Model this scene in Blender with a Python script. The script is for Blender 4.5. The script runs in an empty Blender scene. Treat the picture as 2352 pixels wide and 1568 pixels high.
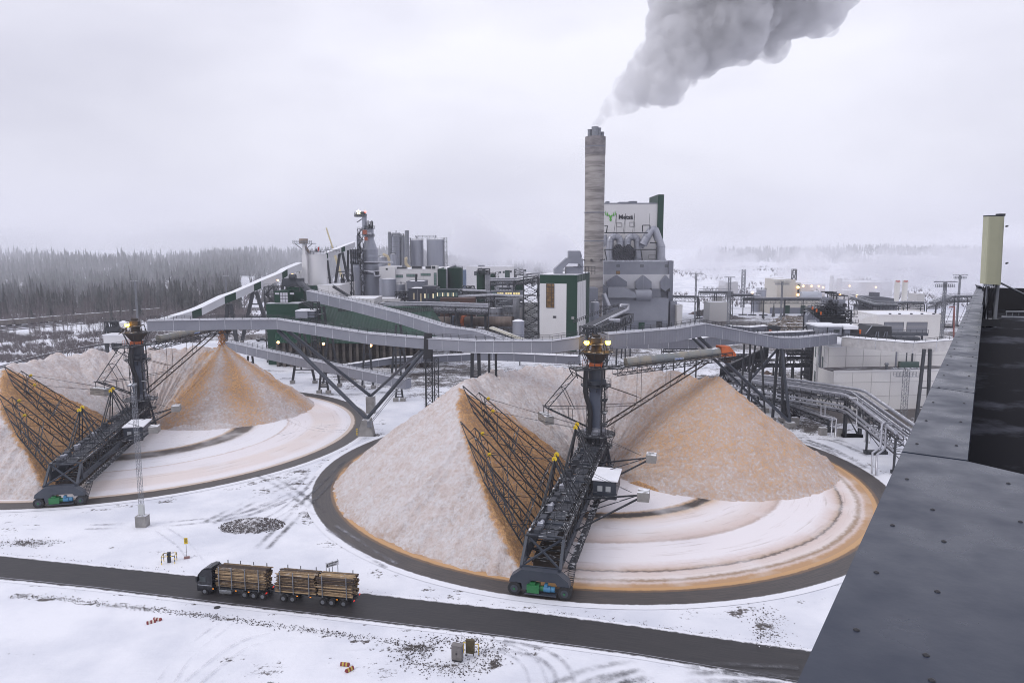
import bpy, math, random
import numpy as np
from mathutils import Vector, Matrix, noise as mnoise
scene = bpy.context.scene
C = scene.collection
rnd = random.Random(11)
PI = math.pi
R = math.radians

# ------------------------------------------------------------------ camera
FPX = 1675.0                      # focal length in pixels of a 2352 px wide picture
PITCH = math.atan(214 / FPX)
EYE = 50.0
cam_d = bpy.data.cameras.new('camera'); cam = bpy.data.objects.new('camera', cam_d); C.objects.link(cam)
cam.location = (0, 0, EYE); cam.rotation_euler = (PI / 2 - PITCH, 0, 0)
cam_d.sensor_width = 36; cam_d.lens = FPX / 2352 * 36; cam_d.clip_start = .1; cam_d.clip_end = 9000
scene.camera = cam

# ------------------------------------------------------------------ sky, sun, exposure
SUN_EL, SUN_AZ = R(40), R(238)
world = bpy.data.worlds.new('World'); scene.world = world; world.use_nodes = True
nt = world.node_tree; nt.nodes.clear()
def N(t, tree=None, **k):
    n = (tree or nt).nodes.new(t)
    for a, b in k.items(): setattr(n, a, b)
    return n
out = N('ShaderNodeOutputWorld'); sky = N('ShaderNodeTexSky', sky_type='NISHITA', sun_disc=False)
sky.sun_elevation = SUN_EL; sky.sun_rotation = SUN_AZ; sky.altitude = 100; sky.air_density = 1; sky.dust_density = 3
bg1 = N('ShaderNodeBackground'); bg1.inputs[1].default_value = .07; nt.links.new(sky.outputs[0], bg1.inputs[0])
tc = N('ShaderNodeTexCoord'); mp = N('ShaderNodeMapping'); mp.inputs['Scale'].default_value = (1, 1, 2.6)
nt.links.new(tc.outputs['Generated'], mp.inputs[0])
nz = N('ShaderNodeTexNoise'); nz.inputs['Scale'].default_value = 1.3; nz.inputs['Detail'].default_value = 5; nz.inputs['Roughness'].default_value = .5
nt.links.new(mp.outputs[0], nz.inputs['Vector'])
cr = N('ShaderNodeValToRGB'); cr.color_ramp.elements[0].position = .33; cr.color_ramp.elements[1].position = .66
cr.color_ramp.elements[0].color = (.60, .60, .71, 1); cr.color_ramp.elements[1].color = (.97, .97, 1.07, 1)
nt.links.new(nz.outputs[0], cr.inputs[0])
# overcast sky: brighter towards the zenith than at the horizon
sx = N('ShaderNodeSeparateXYZ'); nt.links.new(tc.outputs['Generated'], sx.inputs[0])
mr = N('ShaderNodeMapRange'); mr.inputs['From Min'].default_value = 0.0; mr.inputs['From Max'].default_value = .42
mr.inputs['To Min'].default_value = .80; mr.inputs['To Max'].default_value = 1.08
nt.links.new(sx.outputs[2], mr.inputs[0])
vm = N('ShaderNodeVectorMath', operation='SCALE'); nt.links.new(cr.outputs[0], vm.inputs[0]); nt.links.new(mr.outputs[0], vm.inputs['Scale'])
bg2 = N('ShaderNodeBackground'); bg2.inputs[1].default_value = 1.0; nt.links.new(vm.outputs[0], bg2.inputs[0])
mxs = N('ShaderNodeMixShader'); mxs.inputs[0].default_value = .93
nt.links.new(bg1.outputs[0], mxs.inputs[1]); nt.links.new(bg2.outputs[0], mxs.inputs[2]); nt.links.new(mxs.outputs[0], out.inputs[0])

sun_d = bpy.data.lights.new('sun', 'SUN'); sun_d.energy = .85; sun_d.angle = R(20); sun_d.color = (1, .97, .94)
sun = bpy.data.objects.new('sun', sun_d); C.objects.link(sun)
sd = Vector((math.sin(SUN_AZ) * math.cos(SUN_EL), math.cos(SUN_AZ) * math.cos(SUN_EL), math.sin(SUN_EL)))
sun.rotation_euler = sd.to_track_quat('Z', 'Y').to_euler()
sun.location = (0, 0, 300)
vs = scene.view_settings
scene.display_settings.display_device = 'sRGB'
vs.view_transform = 'Standard'; vs.look = 'None'; vs.exposure = 0.17; vs.gamma = 1; vs.use_curve_mapping = False
scene.render.engine = 'CYCLES'
cy = scene.cycles
cy.max_bounces = 6; cy.diffuse_bounces = 3; cy.glossy_bounces = 2; cy.volume_bounces = 3; cy.transparent_max_bounces = 8
cy.use_denoising = True; cy.filter_width = 1.0; cy.caustics_reflective = False; cy.caustics_refractive = False

# ------------------------------------------------------------------ surveying: picture pixel -> place
cp, sp = math.cos(PITCH), math.sin(PITCH)
ZO = {'V': (0, 0, 1 / 1.7415), 'A': (0, 900, 2.351), 'B': (900, 800, 2.351), 'C': (1800, 800, 2.351), 'D': (2650, 950, 2.351),
      'E': (3096, 800, 2.351), 'F': (0, 1200, 1.742), 'G': (900, 1200, 2.24), 'H': (1700, 1200, 1.254), 'I': (2600, 1200, 2.138),
      'J': (2800, 1900, 1.815), 'K': (0, 1900, 1.568), 'L': (2000, 1700, 2.24), 'M': (1800, 1500, 2.24), 'N': (2000, 1250, 3.136),
      'O': (3600, 800, 2.613), 'P': (2300, 760, 1.493), 'Q': (3200, 1150, 3.583), 'S': (400, 1250, 3.583)}
def q(k, x, y):
    ox, oy, s = ZO[k]
    return ((ox + x / s) / 1.7415, (oy + y / s) / 1.7415)
def ray(p):
    u = (p[0] - 1176) / FPX; v = (784 - p[1]) / FPX
    return Vector((u, cp + v * sp, -sp + v * cp))
def G(p, z=0.0):
    d = ray(p); t = (z - EYE) / d.z
    return Vector((d.x * t, d.y * t, z))
def P(p, Y):
    d = ray(p); t = Y / d.y
    return Vector((d.x * t, Y, EYE + d.z * t))
def V(*a): return Vector(a)
UP = Vector((0, 0, 1))

# ------------------------------------------------------------------ materials
MATS = {}
def M(name, col, rough=.65, metal=0.0, col2=None, ns=.5, snow=0.0, bump=0.0, bs=2.0, streak=None, wave=None, lo=.35, hi=.65, spec=.5):
    if name in MATS: return MATS[name]
    m = bpy.data.materials.new(name); m.use_nodes = True; t = m.node_tree; b = t.nodes['Principled BSDF']; L = t.links.new
    b.inputs['Roughness'].default_value = rough; b.inputs['Metallic'].default_value = metal
    b.inputs['Specular IOR Level'].default_value = spec
    b.inputs['Base Color'].default_value = (*col, 1)
    geo = N('ShaderNodeNewGeometry', t); cur = None
    pos = geo.outputs['Position']
    if streak:
        mpn = N('ShaderNodeMapping', t); mpn.inputs['Scale'].default_value = streak; L(pos, mpn.inputs[0]); pos2 = mpn.outputs[0]
    else: pos2 = pos
    if col2:
        n1 = N('ShaderNodeTexNoise', t); n1.inputs['Scale'].default_value = ns; n1.inputs['Detail'].default_value = 6; n1.inputs['Roughness'].default_value = .62; L(pos2, n1.inputs['Vector'])
        r1 = N('ShaderNodeMapRange', t); r1.inputs['From Min'].default_value = lo; r1.inputs['From Max'].default_value = hi; L(n1.outputs[0], r1.inputs[0])
        mx = N('ShaderNodeMix', t, data_type='RGBA'); mx.inputs['A'].default_value = (*col, 1); mx.inputs['B'].default_value = (*col2, 1)
        L(r1.outputs[0], mx.inputs['Factor']); cur = mx.outputs['Result']
    if wave:     # corrugation or cladding joints: (direction vector, period, strength)
        dv, per, st = wave
        dt = N('ShaderNodeVectorMath', t, operation='DOT_PRODUCT'); L(pos, dt.inputs[0]); dt.inputs[1].default_value = dv
        mu = N('ShaderNodeMath', t, operation='MULTIPLY'); L(dt.outputs['Value'], mu.inputs[0]); mu.inputs[1].default_value = 2 * PI / per
        sn = N('ShaderNodeMath', t, operation='SINE'); L(mu.outputs[0], sn.inputs[0])
        bm = N('ShaderNodeBump', t); bm.inputs['Strength'].default_value = st; bm.inputs['Distance'].default_value = per * .3; L(sn.outputs[0], bm.inputs['Height'])
        L(bm.outputs[0], b.inputs['Normal'])
    if bump:
        n2 = N('ShaderNodeTexNoise', t); n2.inputs['Scale'].default_value = bs; n2.inputs['Detail'].default_value = 5; L(pos, n2.inputs['Vector'])
        bm = N('ShaderNodeBump', t); bm.inputs['Strength'].default_value = bump; bm.inputs['Distance'].default_value = .3; L(n2.outputs[0], bm.inputs['Height']); L(bm.outputs[0], b.inputs['Normal'])
    if snow:
        sp_ = N('ShaderNodeSeparateXYZ', t); L(geo.outputs['Normal'], sp_.inputs[0])
        n3 = N('ShaderNodeTexNoise', t); n3.inputs['Scale'].default_value = .9; n3.inputs['Detail'].default_value = 5; L(pos, n3.inputs['Vector'])
        ad = N('ShaderNodeMath', t, operation='MULTIPLY_ADD'); L(n3.outputs[0], ad.inputs[0]); ad.inputs[1].default_value = .9; L(sp_.outputs[2], ad.inputs[2])
        r2 = N('ShaderNodeMapRange', t); r2.inputs['From Min'].default_value = 1.62 - snow * .75; r2.inputs['From Max'].default_value = 1.75 - snow * .7
        L(ad.outputs[0], r2.inputs[0])
        m2 = N('ShaderNodeMix', t, data_type='RGBA'); m2.inputs['A'].default_value = (*col, 1)
        if cur: L(cur, m2.inputs['A'])
        m2.inputs['B'].default_value = (.78, .79, .83, 1); L(r2.outputs[0], m2.inputs['Factor']); cur = m2.outputs['Result']
    if cur: L(cur, b.inputs['Base Color'])
    MATS[name] = m
    return m

steel = M('dark steel', (.016, .018, .024), .5, 0, (.030, .034, .042), .8, snow=.2)
steel0 = M('bare dark steel', (.018, .021, .027), .5, 0, (.035, .038, .045), .8)
deck = M('charcoal deck steel', (.035, .04, .052), .6, 0, (.06, .065, .08), .6)
navy = M('charcoal painted plate', (.035, .043, .06), .45, 0, (.05, .058, .075), .3)
column_blue = M('blue grey painted column', (.095, .115, .165), .5, 0, (.13, .15, .2), .25, streak=(1, 1, .2))
galv = M('galvanised steel', (.16, .17, .19), .45, .3, (.24, .25, .28), 1.2, snow=.3)
rustbrown = M('dusty brown steel', (.065, .045, .032), .8, 0, (.035, .03, .027), .7, snow=.2)
orange = M('orange paint', (.62, .13, .025), .5, 0, (.42, .10, .03), .8)
yellow = M('yellow paint', (.75, .52, .02), .5)
clad = M('grey cladding', (.195, .205, .245), .5, 0, (.235, .245, .285), .12, wave=((1, .4, 0), 1.0, .05))
clad2 = M('mid grey cladding', (.145, .155, .19), .5, 0, (.175, .185, .225), .1)
roofsheet = M('snow dusted roof sheet', (.30, .31, .36), .5, 0, (.6, .62, .68), .8, snow=.7)
white = M('white cladding', (.64, .63, .64), .5, 0, (.70, .69, .70), .07, streak=(1, 1, .3))
joint = M('panel joint', (.40, .39, .39), .7)
green = M('dark green cladding', (.008, .038, .023), .55, 0, (.013, .050, .032), .08, streak=(1, 1, .25), spec=.25)
concrete = M('concrete', (.30, .29, .28), .8, 0, (.20, .195, .19), .5, snow=.35, bump=.2)
wallconc = M('stained concrete', (.13, .115, .10), .85, 0, (.05, .045, .042), .35, streak=(.25, .25, 1.6), lo=.3, hi=.7)
silver = M('tank sheet metal', (.27, .285, .34), .42, .35, (.34, .35, .40), .25, streak=(1, 1, .15), snow=.3)
duct = M('insulated duct metal', (.42, .43, .48), .38, .5, (.34, .35, .40), .5, snow=.3)
pipe = M('insulated pipe metal', (.48, .48, .52), .32, .6, (.34, .35, .39), .8, snow=.32)
black = M('black sheet', (.02, .021, .026), .5)
glass = M('dark window glass', (.04, .05, .055), .12)
gglass = M('greenish window glass', (.16, .24, .22), .2)
amber = M('amber tinted window', (.10, .055, .025), .15, 0, (.30, .18, .07), .5)
rubber = M('tyre rubber', (.02, .02, .022), .8)
snowm = M('snow', (.80, .81, .85), .6, 0, (.74, .755, .80), .4, bump=.15, bs=1.0)
beige = M('cream antenna shell', (.40, .40, .285), .55, 0, (.36, .36, .26), 1.5)
def lamp_mat(name, col, e):
    if name in MATS: return MATS[name]
    m = bpy.data.materials.new(name); m.use_nodes = True; b = m.node_tree.nodes['Principled BSDF']
    b.inputs['Base Color'].default_value = (*col, 1); b.inputs['Emission Color'].default_value = (*col, 1); b.inputs['Emission Strength'].default_value = e
    MATS[name] = m; return m
sodium = lamp_mat('sodium lamp', (1, .55, .03), 26)
warm = lamp_mat('warm lamp', (1, .55, .2), 5)

# ------------------------------------------------------------------ mesh builder
class MB:
    def __init__(s): s.v = []; s.f = []; s.sm = []
    def add(s, vs, fs, smooth=False):
        o = len(s.v); s.v += [tuple(v) for v in vs]
        for f in fs: s.f.append([i + o for i in f]); s.sm.append(smooth)
        return s
    def frame(s, c, ax, ay, az):
        c, ax, ay, az = map(Vector, (c, ax, ay, az))
        vs = [c + ax * i + ay * j + az * k for k in (-1, 1) for j in (-1, 1) for i in (-1, 1)]
        return s.add(vs, [(0, 2, 3, 1), (4, 5, 7, 6), (0, 1, 5, 4), (2, 6, 7, 3), (0, 4, 6, 2), (1, 3, 7, 5)])
    def box(s, x0, x1, y0, y1, z0, z1):
        return s.frame(((x0 + x1) / 2, (y0 + y1) / 2, (z0 + z1) / 2), ((x1 - x0) / 2, 0, 0), (0, (y1 - y0) / 2, 0), (0, 0, (z1 - z0) / 2))
    def bar(s, a, b, w, h=None, up=UP):
        a, b = Vector(a), Vector(b); d = b - a; L = d.length
        if L < 1e-6: return s
        d /= L; sd_ = d.cross(up)
        if sd_.length < 1e-3: sd_ = d.cross(Vector((1, 0, 0)))
        sd_.normalize(); u = sd_.cross(d); h = h or w
        return s.frame((a + b) / 2, d * (L / 2), sd_ * (w / 2), u * (h / 2))
    def rod(s, a, b, r, n=6, r2=None):
        a, b = Vector(a), Vector(b); d = (b - a)
        if d.length < 1e-6: return s
        d.normalize(); e = d.orthogonal().normalized(); g = d.cross(e); r2 = r if r2 is None else r2
        vs = [a + (e * math.cos(2 * PI * i / n) + g * math.sin(2 * PI * i / n)) * r for i in range(n)] + \
             [b + (e * math.cos(2 * PI * i / n) + g * math.sin(2 * PI * i / n)) * r2 for i in range(n)]
        s.add(vs, [(i, (i + 1) % n, n + (i + 1) % n, n + i) for i in range(n)], n > 5)
        s.add(vs[:n], [tuple(range(n))[::-1]]); s.add(vs[n:], [tuple(range(n))])
        return s
    def tube(s, path, r, n=10, rs=None):
        path = [Vector(p) for p in path]; m = len(path); rings = []
        t0 = (path[1] - path[0]).normalized(); e = t0.orthogonal().normalized()
        for k, p in enumerate(path):
            if k == 0: t = path[1] - path[0]
            elif k == m - 1: t = path[-1] - path[-2]
            else: t = (path[k + 1] - p).normalized() + (p - path[k - 1]).normalized()
            t.normalize(); e = (e - t * e.dot(t)).normalized(); g = t.cross(e); rr = rs[k] if rs else r
            rings += [p + (e * math.cos(2 * PI * i / n) + g * math.sin(2 * PI * i / n)) * rr for i in range(n)]
        s.add(rings, [(k * n + i, k * n + (i + 1) % n, (k + 1) * n + (i + 1) % n, (k + 1) * n + i) for k in range(m - 1) for i in range(n)], True)
        s.add(rings[:n], [tuple(range(n))[::-1]]); s.add(rings[-n:], [tuple(range(n))])
        return s
    def lathe(s, c, prof, n=24, cap=True):
        cx, cy_ = c[0], c[1]; z0 = c[2] if len(c) > 2 else 0
        for k in range(len(prof) - 1):
            (r0, a0), (r1, a1) = prof[k], prof[k + 1]
            vs = [(cx + r0 * math.cos(2 * PI * i / n), cy_ + r0 * math.sin(2 * PI * i / n), z0 + a0) for i in range(n)] + \
                 [(cx + r1 * math.cos(2 * PI * i / n), cy_ + r1 * math.sin(2 * PI * i / n), z0 + a1) for i in range(n)]
            s.add(vs, [(i, (i + 1) % n, n + (i + 1) % n, n + i) for i in range(n)], True)
        if cap:
            for (r_, a_), fl in ((prof[0], 1), (prof[-1], 0)):
                if r_ > .01:
                    vs = [(cx + r_ * math.cos(2 * PI * i / n), cy_ + r_ * math.sin(2 * PI * i / n), z0 + a_) for i in range(n)]
                    s.add(vs, [tuple(range(n))[::-1] if fl else tuple(range(n))])
        return s
    def prism(s, pts, z0, z1):
        """polygon in plan extruded upwards"""
        n = len(pts); ar = sum(pts[i][0] * pts[(i + 1) % n][1] - pts[(i + 1) % n][0] * pts[i][1] for i in range(n))
        if ar < 0: pts = pts[::-1]
        vs = [(p[0], p[1], z0) for p in pts] + [(p[0], p[1], z1) for p in pts]
        s.add(vs, [tuple(range(n))[::-1], tuple(range(n, 2 * n))] + [(i, (i + 1) % n, n + (i + 1) % n, n + i) for i in range(n)])
        return s
    def slab(s, pts, dv):
        """any planar polygon extruded along dv"""
        n = len(pts); dv = Vector(dv); pts = [Vector(p) for p in pts]
        nn = Vector((0, 0, 0))
        for i in range(n): nn += pts[i].cross(pts[(i + 1) % n])
        if nn.dot(dv) < 0: pts = pts[::-1]
        vs = pts + [p + dv for p in pts]
        s.add(vs, [tuple(range(n))[::-1], tuple(range(n, 2 * n))] + [(i, (i + 1) % n, n + (i + 1) % n, n + i) for i in range(n)])
        return s
    def truss(s, a, b, wv, hv, n, r, chord=None):
        """four-chord box lattice; wv, hv are full cross vectors centred on a-b"""
        a, b, wv, hv = Vector(a), Vector(b), Vector(wv), Vector(hv); chord = chord or r * 1.5
        cs = [(-.5, -.5), (.5, -.5), (.5, .5), (-.5, .5)]
        def pt(k, t): return a.lerp(b, t) + wv * cs[k][0] + hv * cs[k][1]
        for k in range(4):
            s.bar(pt(k, 0), pt(k, 1), chord)
            for i in range(n + 1): s.bar(pt(k, i / n), pt((k + 1) % 4, i / n), r)
            for i in range(n):
                k2 = (k + 1) % 4
                if i % 2: s.bar(pt(k, i / n), pt(k2, (i + 1) / n), r)
                else: s.bar(pt(k2, i / n), pt(k, (i + 1) / n), r)
        return s
    def ptruss(s, a, b, hv, n, r, chord=None):
        a, b, hv = Vector(a), Vector(b), Vector(hv); chord = chord or r * 1.5
        s.bar(a, b, chord); s.bar(a + hv, b + hv, chord)
        for i in range(n + 1): s.bar(a.lerp(b, i / n), a.lerp(b, i / n) + hv, r)
        for i in range(n):
            if i % 2: s.bar(a.lerp(b, i / n), a.lerp(b, (i + 1) / n) + hv, r)
            else: s.bar(a.lerp(b, i / n) + hv, a.lerp(b, (i + 1) / n), r)
        return s
    def rail(s, pts, h=1.1, step=1.6, r=.05, levels=(1, .5)):
        pts = [Vector(p) for p in pts]
        for a, b in zip(pts, pts[1:]):
            L = (b - a).length; n = max(1, round(L / step))
            for i in range(n + 1):
                p = a.lerp(b, i / n); s.bar(p, p + UP * h, r * 1.1)
            for l in levels: s.bar(a + UP * h * l, b + UP * h * l, r)
        return s
    def ladder(s, a, b, w=.5, side=V(1, 0, 0), step=.6, r=.05):
        a, b = Vector(a), Vector(b); side = Vector(side).normalized() * w / 2
        s.bar(a - side, b - side, r); s.bar(a + side, b + side, r); n = max(1, int((b - a).length / step))
        for i in range(n): p = a.lerp(b, (i + .5) / n); s.bar(p - side, p + side, r * .8)
        return s
    def stair(s, a, b, w=.8, side=V(0, 1, 0), n=None, r=.06):
        a, b = Vector(a), Vector(b); sv = Vector(side).normalized() * w / 2; n = n or max(2, int((b - a).length / .35))
        s.bar(a - sv, b - sv, r, r * 3); s.bar(a + sv, b + sv, r, r * 3)
        for i in range(n): p = a.lerp(b, (i + .5) / n); s.bar(p - sv, p + sv, .22, .04)
        for g in (-1, 1): s.bar(a + sv * g + UP, b + sv * g + UP, r * .8)
        return s
    def mesh(s, name, mat, inv=None):
        me = bpy.data.meshes.new(name); vs = s.v
        if inv is not None: vs = [inv @ Vector(v) for v in vs]
        me.from_pydata([tuple(v) for v in vs], [], s.f)
        me.polygons.foreach_set('use_smooth', s.sm); me.materials.append(mat); me.update()
        return me

def put(name, me, parent=None):
    o = bpy.data.objects.new(name, me); C.objects.link(o); o.parent = parent; return o
def part(name, mb, mat, parent, label=None, world=True):
    inv = None
    if world and parent is not None:
        m = Matrix.Identity(4); p = parent
        while p is not None: m = Matrix.LocRotScale(p.location, p.rotation_euler, None) @ m; p = p.parent
        inv = m.inverted()
    o = put(name, mb.mesh(name, mat, inv), parent)
    if label: o['label'] = label
    return o
def tag(o, label=None, cat=None, group=None, kind=None):
    for k, v in (('label', label), ('category', cat), ('group', group), ('kind', kind)):
        if v: o[k] = v
    return o
def T(name, label, cat, loc=(0, 0, 0), rz=0.0, group=None):
    o = bpy.data.objects.new(name, None); C.objects.link(o); o.location = loc; o.rotation_euler = (0, 0, rz)
    o.empty_display_size = .5
    return tag(o, label, cat, group)
def solo(name, mb, mat, label, cat, group=None, kind=None, loc=None):
    """a thing or stuff that is one mesh, origin at its own base"""
    if loc is None:
        a = np.array(mb.v); loc = Vector(((a[:, 0].min() + a[:, 0].max()) / 2, (a[:, 1].min() + a[:, 1].max()) / 2, a[:, 2].min()))
    inv = Matrix.Translation(-Vector(loc)); o = put(name, mb.mesh(name, mat, inv)); o.location = loc
    return tag(o, label, cat, group, kind)
def copy_tree(o, parent=None):
    c = o.copy(); C.objects.link(c); c.parent = parent
    for ch in list(o.children): copy_tree(ch, c)
    return c
def nmesh(name, verts, faces, mat, smooth=False, attrs=None):
    """bulk mesh from numpy arrays, quads or tris"""
    me = bpy.data.meshes.new(name); k = faces.shape[1]
    me.vertices.add(len(verts)); me.vertices.foreach_set('co', verts.astype(np.float32).ravel())
    me.loops.add(faces.size); me.loops.foreach_set('vertex_index', faces.astype(np.int32).ravel())
    me.polygons.add(len(faces)); me.polygons.foreach_set('loop_start', np.arange(0, faces.size, k, dtype=np.int32))
    me.polygons.foreach_set('loop_total', np.full(len(faces), k, dtype=np.int32))
    me.update(calc_edges=True); me.validate()
    me.polygons.foreach_set('use_smooth', [smooth] * len(me.polygons)); me.materials.append(mat)
    for n_, a_ in (attrs or {}).items():
        at = me.attributes.new(n_, 'FLOAT', 'POINT'); at.data.foreach_set('value', a_.astype(np.float32))
    return me
def S(x, a, b):
    t = np.clip((np.asarray(x, float) - a) / (b - a), 0, 1); return t * t * (3 - 2 * t)
class VN:      # vectorised value noise
    def __init__(s, seed): s.t = np.random.RandomState(seed).rand(256, 256)
    def __call__(s, x, y):
        xi = np.floor(x).astype(int); yi = np.floor(y).astype(int); fx = x - xi; fy = y - yi
        fx = fx * fx * (3 - 2 * fx); fy = fy * fy * (3 - 2 * fy); g = lambda i, j: s.t[i & 255, j & 255]
        return (g(xi, yi) * (1 - fx) + g(xi + 1, yi) * fx) * (1 - fy) + (g(xi, yi + 1) * (1 - fx) + g(xi + 1, yi + 1) * fx) * fy
    def fbm(s, x, y, o=4):
        r = 0; a = .5; t = 0
        for i in range(o): r = r + a * s(x * 2 ** i + 17 * i, y * 2 ** i + 31 * i); t += a; a *= .5
        return r / t
vn = VN(3)

def lettering(body, size, mat, pos, xdir, nrm, parent, bold=0.0, name='lettering', align='CENTER'):
    """flat raised letters as a mesh; pos/xdir/nrm in the parent's own frame"""
    fc = bpy.data.curves.new('tmp', 'FONT'); fc.body = body; fc.size = size; fc.extrude = .012; fc.align_x = align; fc.align_y = 'CENTER'; fc.offset = bold; fc.resolution_u = 3
    fo = bpy.data.objects.new('tmp', fc); C.objects.link(fo); dg = bpy.context.evaluated_depsgraph_get(); dg.update()
    me = bpy.data.meshes.new_from_object(fo.evaluated_get(dg)); bpy.data.objects.remove(fo); me.name = name; me.materials.clear(); me.materials.append(mat)
    xdir, nrm = Vector(xdir).normalized(), Vector(nrm).normalized(); y = nrm.cross(xdir)
    me.transform(Matrix.Translation(Vector(pos)) @ Matrix((xdir, y, nrm)).transposed().to_4x4())
    return put(name, me, parent)
# ------------------------------------------------------------------ places
CR = V(18.6, 159, 0); CL = V(-102, 196.5, 0)
AR, AL = R(-104), R(-77)                # directions of the two reclaimer bridges
road_up = [G(q('V', *p)) for p in ((-60, 1271.5), (0, 1277.7), (219.7, 1301), (450.5, 1325), (816.6, 1362), (1241, 1409.6), (1487.5, 1443.8), (1722.6, 1478), (1857.8, 1496), (2100, 1533))]
road_lo = [G(q('V', *p)) for p in ((-60, 1326), (0, 1332.6), (219.7, 1355), (512.7, 1391), (861, 1432), (1111.6, 1462), (1460, 1508.7), (1722.6, 1553), (1857.8, 1578), (2100, 1625))]
def interp(pts, x):
    return np.interp(x, [p.x for p in pts], [p.y for p in pts])

def terrain(x, y):
    x = np.asarray(x, float); y = np.asarray(y, float); u = x / np.maximum(y, 60)
    left = 38 * S(y, 540, 1350) * S(-u, -.02, .16) * (.8 + .25 * vn.fbm(x / 220, y / 220, 3))
    left = left - 9 * np.exp(-((u + .28) / .06) ** 2) * S(y, 560, 760) * (1 - S(y, 850, 1150))
    right = (17 * S(y, 780, 1150) + 30 * S(y, 1250, 2000) * (.5 + .6 * vn.fbm(x / 320, y / 320, 3))) * S(u, .02, .18)
    mid = 26 * S(y, 1000, 1900)
    return np.maximum(np.maximum(left, right), mid * .8) + (vn.fbm(x / 9, y / 9, 3) - .5) * .35 * S(y, 60, 66) * (1 - S(y, 480, 620))

# ------------------------------------------------------------------ ground
def grow(a, b, n0, lim):
    s_ = [a]; st = n0
    while s_[-1] < lim: s_.append(s_[-1] + st); st *= b
    return s_[1:]
xs = np.arange(-170, 171, 1.4); ex = grow(171, 1.1, 2.5, 3600)
xs = np.concatenate([-np.array(ex)[::-1] , xs, np.array(ex)])
ys = np.arange(60, 340, 1.4); ey = grow(340, 1.045, 2.0, 4600); ys = np.concatenate([[-400, -150, -40, 20], ys, np.array(ey)])
XX, YY = np.meshgrid(xs, ys); ZZ = terrain(XX, YY)
# circles, road: keep flat
dR = np.hypot(XX - CR.x, YY - CR.y); dL = np.hypot(XX - CL.x, YY - CL.y)
flat = np.minimum(S(dR, 64, 68), S(dL, 64, 68))
ru, rl = interp(road_up, XX), interp(road_lo, XX)
droad = np.maximum(YY - ru, rl - YY)
flat = np.minimum(flat, S(droad, 1.5, 5))
ZZ = np.where(YY < 480, ZZ * flat, ZZ) - .02
# snow mound south of the pads and rough verge
def bump_at(p, rad, h):
    global ZZ, dirt
    d = np.hypot(XX - p.x, (YY - p.y)); ZZ = ZZ + h * np.exp(-(d / rad) ** 2) * flat
dirt = np.zeros_like(ZZ)
def dirty(p, rx, ry, a):
    global dirt
    d = np.hypot((XX - p.x) / rx, (YY - p.y) / ry); dirt = np.maximum(dirt, a * np.exp(-d ** 2 * 1.3))
dirty(G((60, 1245)), 7, 3, .65); dirty(G((640, 1140)), 10, 5, .5); dirty(G((690, 1110)), 9, 7, .62); dirty(G((1760, 1440)), 3, 3.2, .72)
dirty(G((950, 1490)), 6, 1.8, .8); dirty(G((1080, 1500)), 9, 4.2, .55); dirty(G((840, 1290)), 6, 3, .5); dirty(G((1130, 1520)), 2.0, 4, .75)
dirty(G((600, 1130)), 9, 4, .62); dirty(G((720, 1180)), 5, 10, .72); dirty(G((780, 1235)), 5, 6, .66); dirty(G((1450, 1400)), 26, 3, .42); dirty(G((1700, 1405)), 14, 5, .4); dirty(G((100, 1195)), 16, 4, .42); dirty(G((1000, 905)), 30, 16, .66); dirty(G((900, 980)), 16, 8, .4); dirty(G((450, 1170)), 12, 4, .45); dirty(G((820, 1275)), 16, 4, .3)
vx0, vx1 = G((30, 1368)), G((1000, 1500))
verge = np.interp(XX, [vx0.x, G((450, 1410)).x, vx1.x], [vx0.y, G((450, 1410)).y, vx1.y])
dirt = np.maximum(dirt, .7 * np.exp(-((YY - verge) / .75) ** 2) * (XX > vx0.x) * (XX < vx1.x + 2) * (.5 + vn(XX / 6, YY / 6)))
dirt = np.maximum(dirt, .62 * np.exp(-(np.minimum(np.abs(YY - ru - .5), np.abs(rl - YY - .5)) / .7) ** 2))
dirt = np.maximum(dirt, .50 * S(vn.fbm(XX / 16 + 5, YY / 7 + 3, 4), .56, .68) * S(YY, 60, 70) * (1 - S(YY, 300, 360)))
dirt = np.maximum(dirt, .62 * np.exp(-((np.minimum(dR, dL) - 65) / 2.5) ** 2) * (.35 + vn.fbm(XX / 8, YY / 8 + 50, 3)))
# works yard behind the pads: slush and bare earth
uu = XX / np.maximum(YY, 60)
yard = S(YY, 240, 262) * (1 - S(YY, 500, 640)) * S(uu, -.32, -.22) * (.30 + .62 * vn.fbm(XX / 26, YY / 14, 3))
yard = np.maximum(yard, S(uu, .30, .42) * S(YY, 165, 215) * (1 - S(YY, 280, 340)) * (.45 + .75 * vn.fbm(XX / 14, YY / 14, 3)))
yard = np.maximum(yard, .85 * np.exp(-(((XX - 150) / 60) ** 2 + ((YY - 485) / 45) ** 2)))
dirt = np.maximum(dirt, yard)
dirt = np.maximum(dirt, .5 * np.exp(-((dR - 63) / 1.2) ** 2)); dirt = np.maximum(dirt, .5 * np.exp(-((dL - 63) / 1.2) ** 2))
dirt = np.maximum(dirt, .75 * S(-uu, .2, .34) * S(YY, 380, 400) * (1 - S(YY, 445, 462)) * (vn.fbm(XX / 15, YY / 15, 3) + .3))
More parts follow.
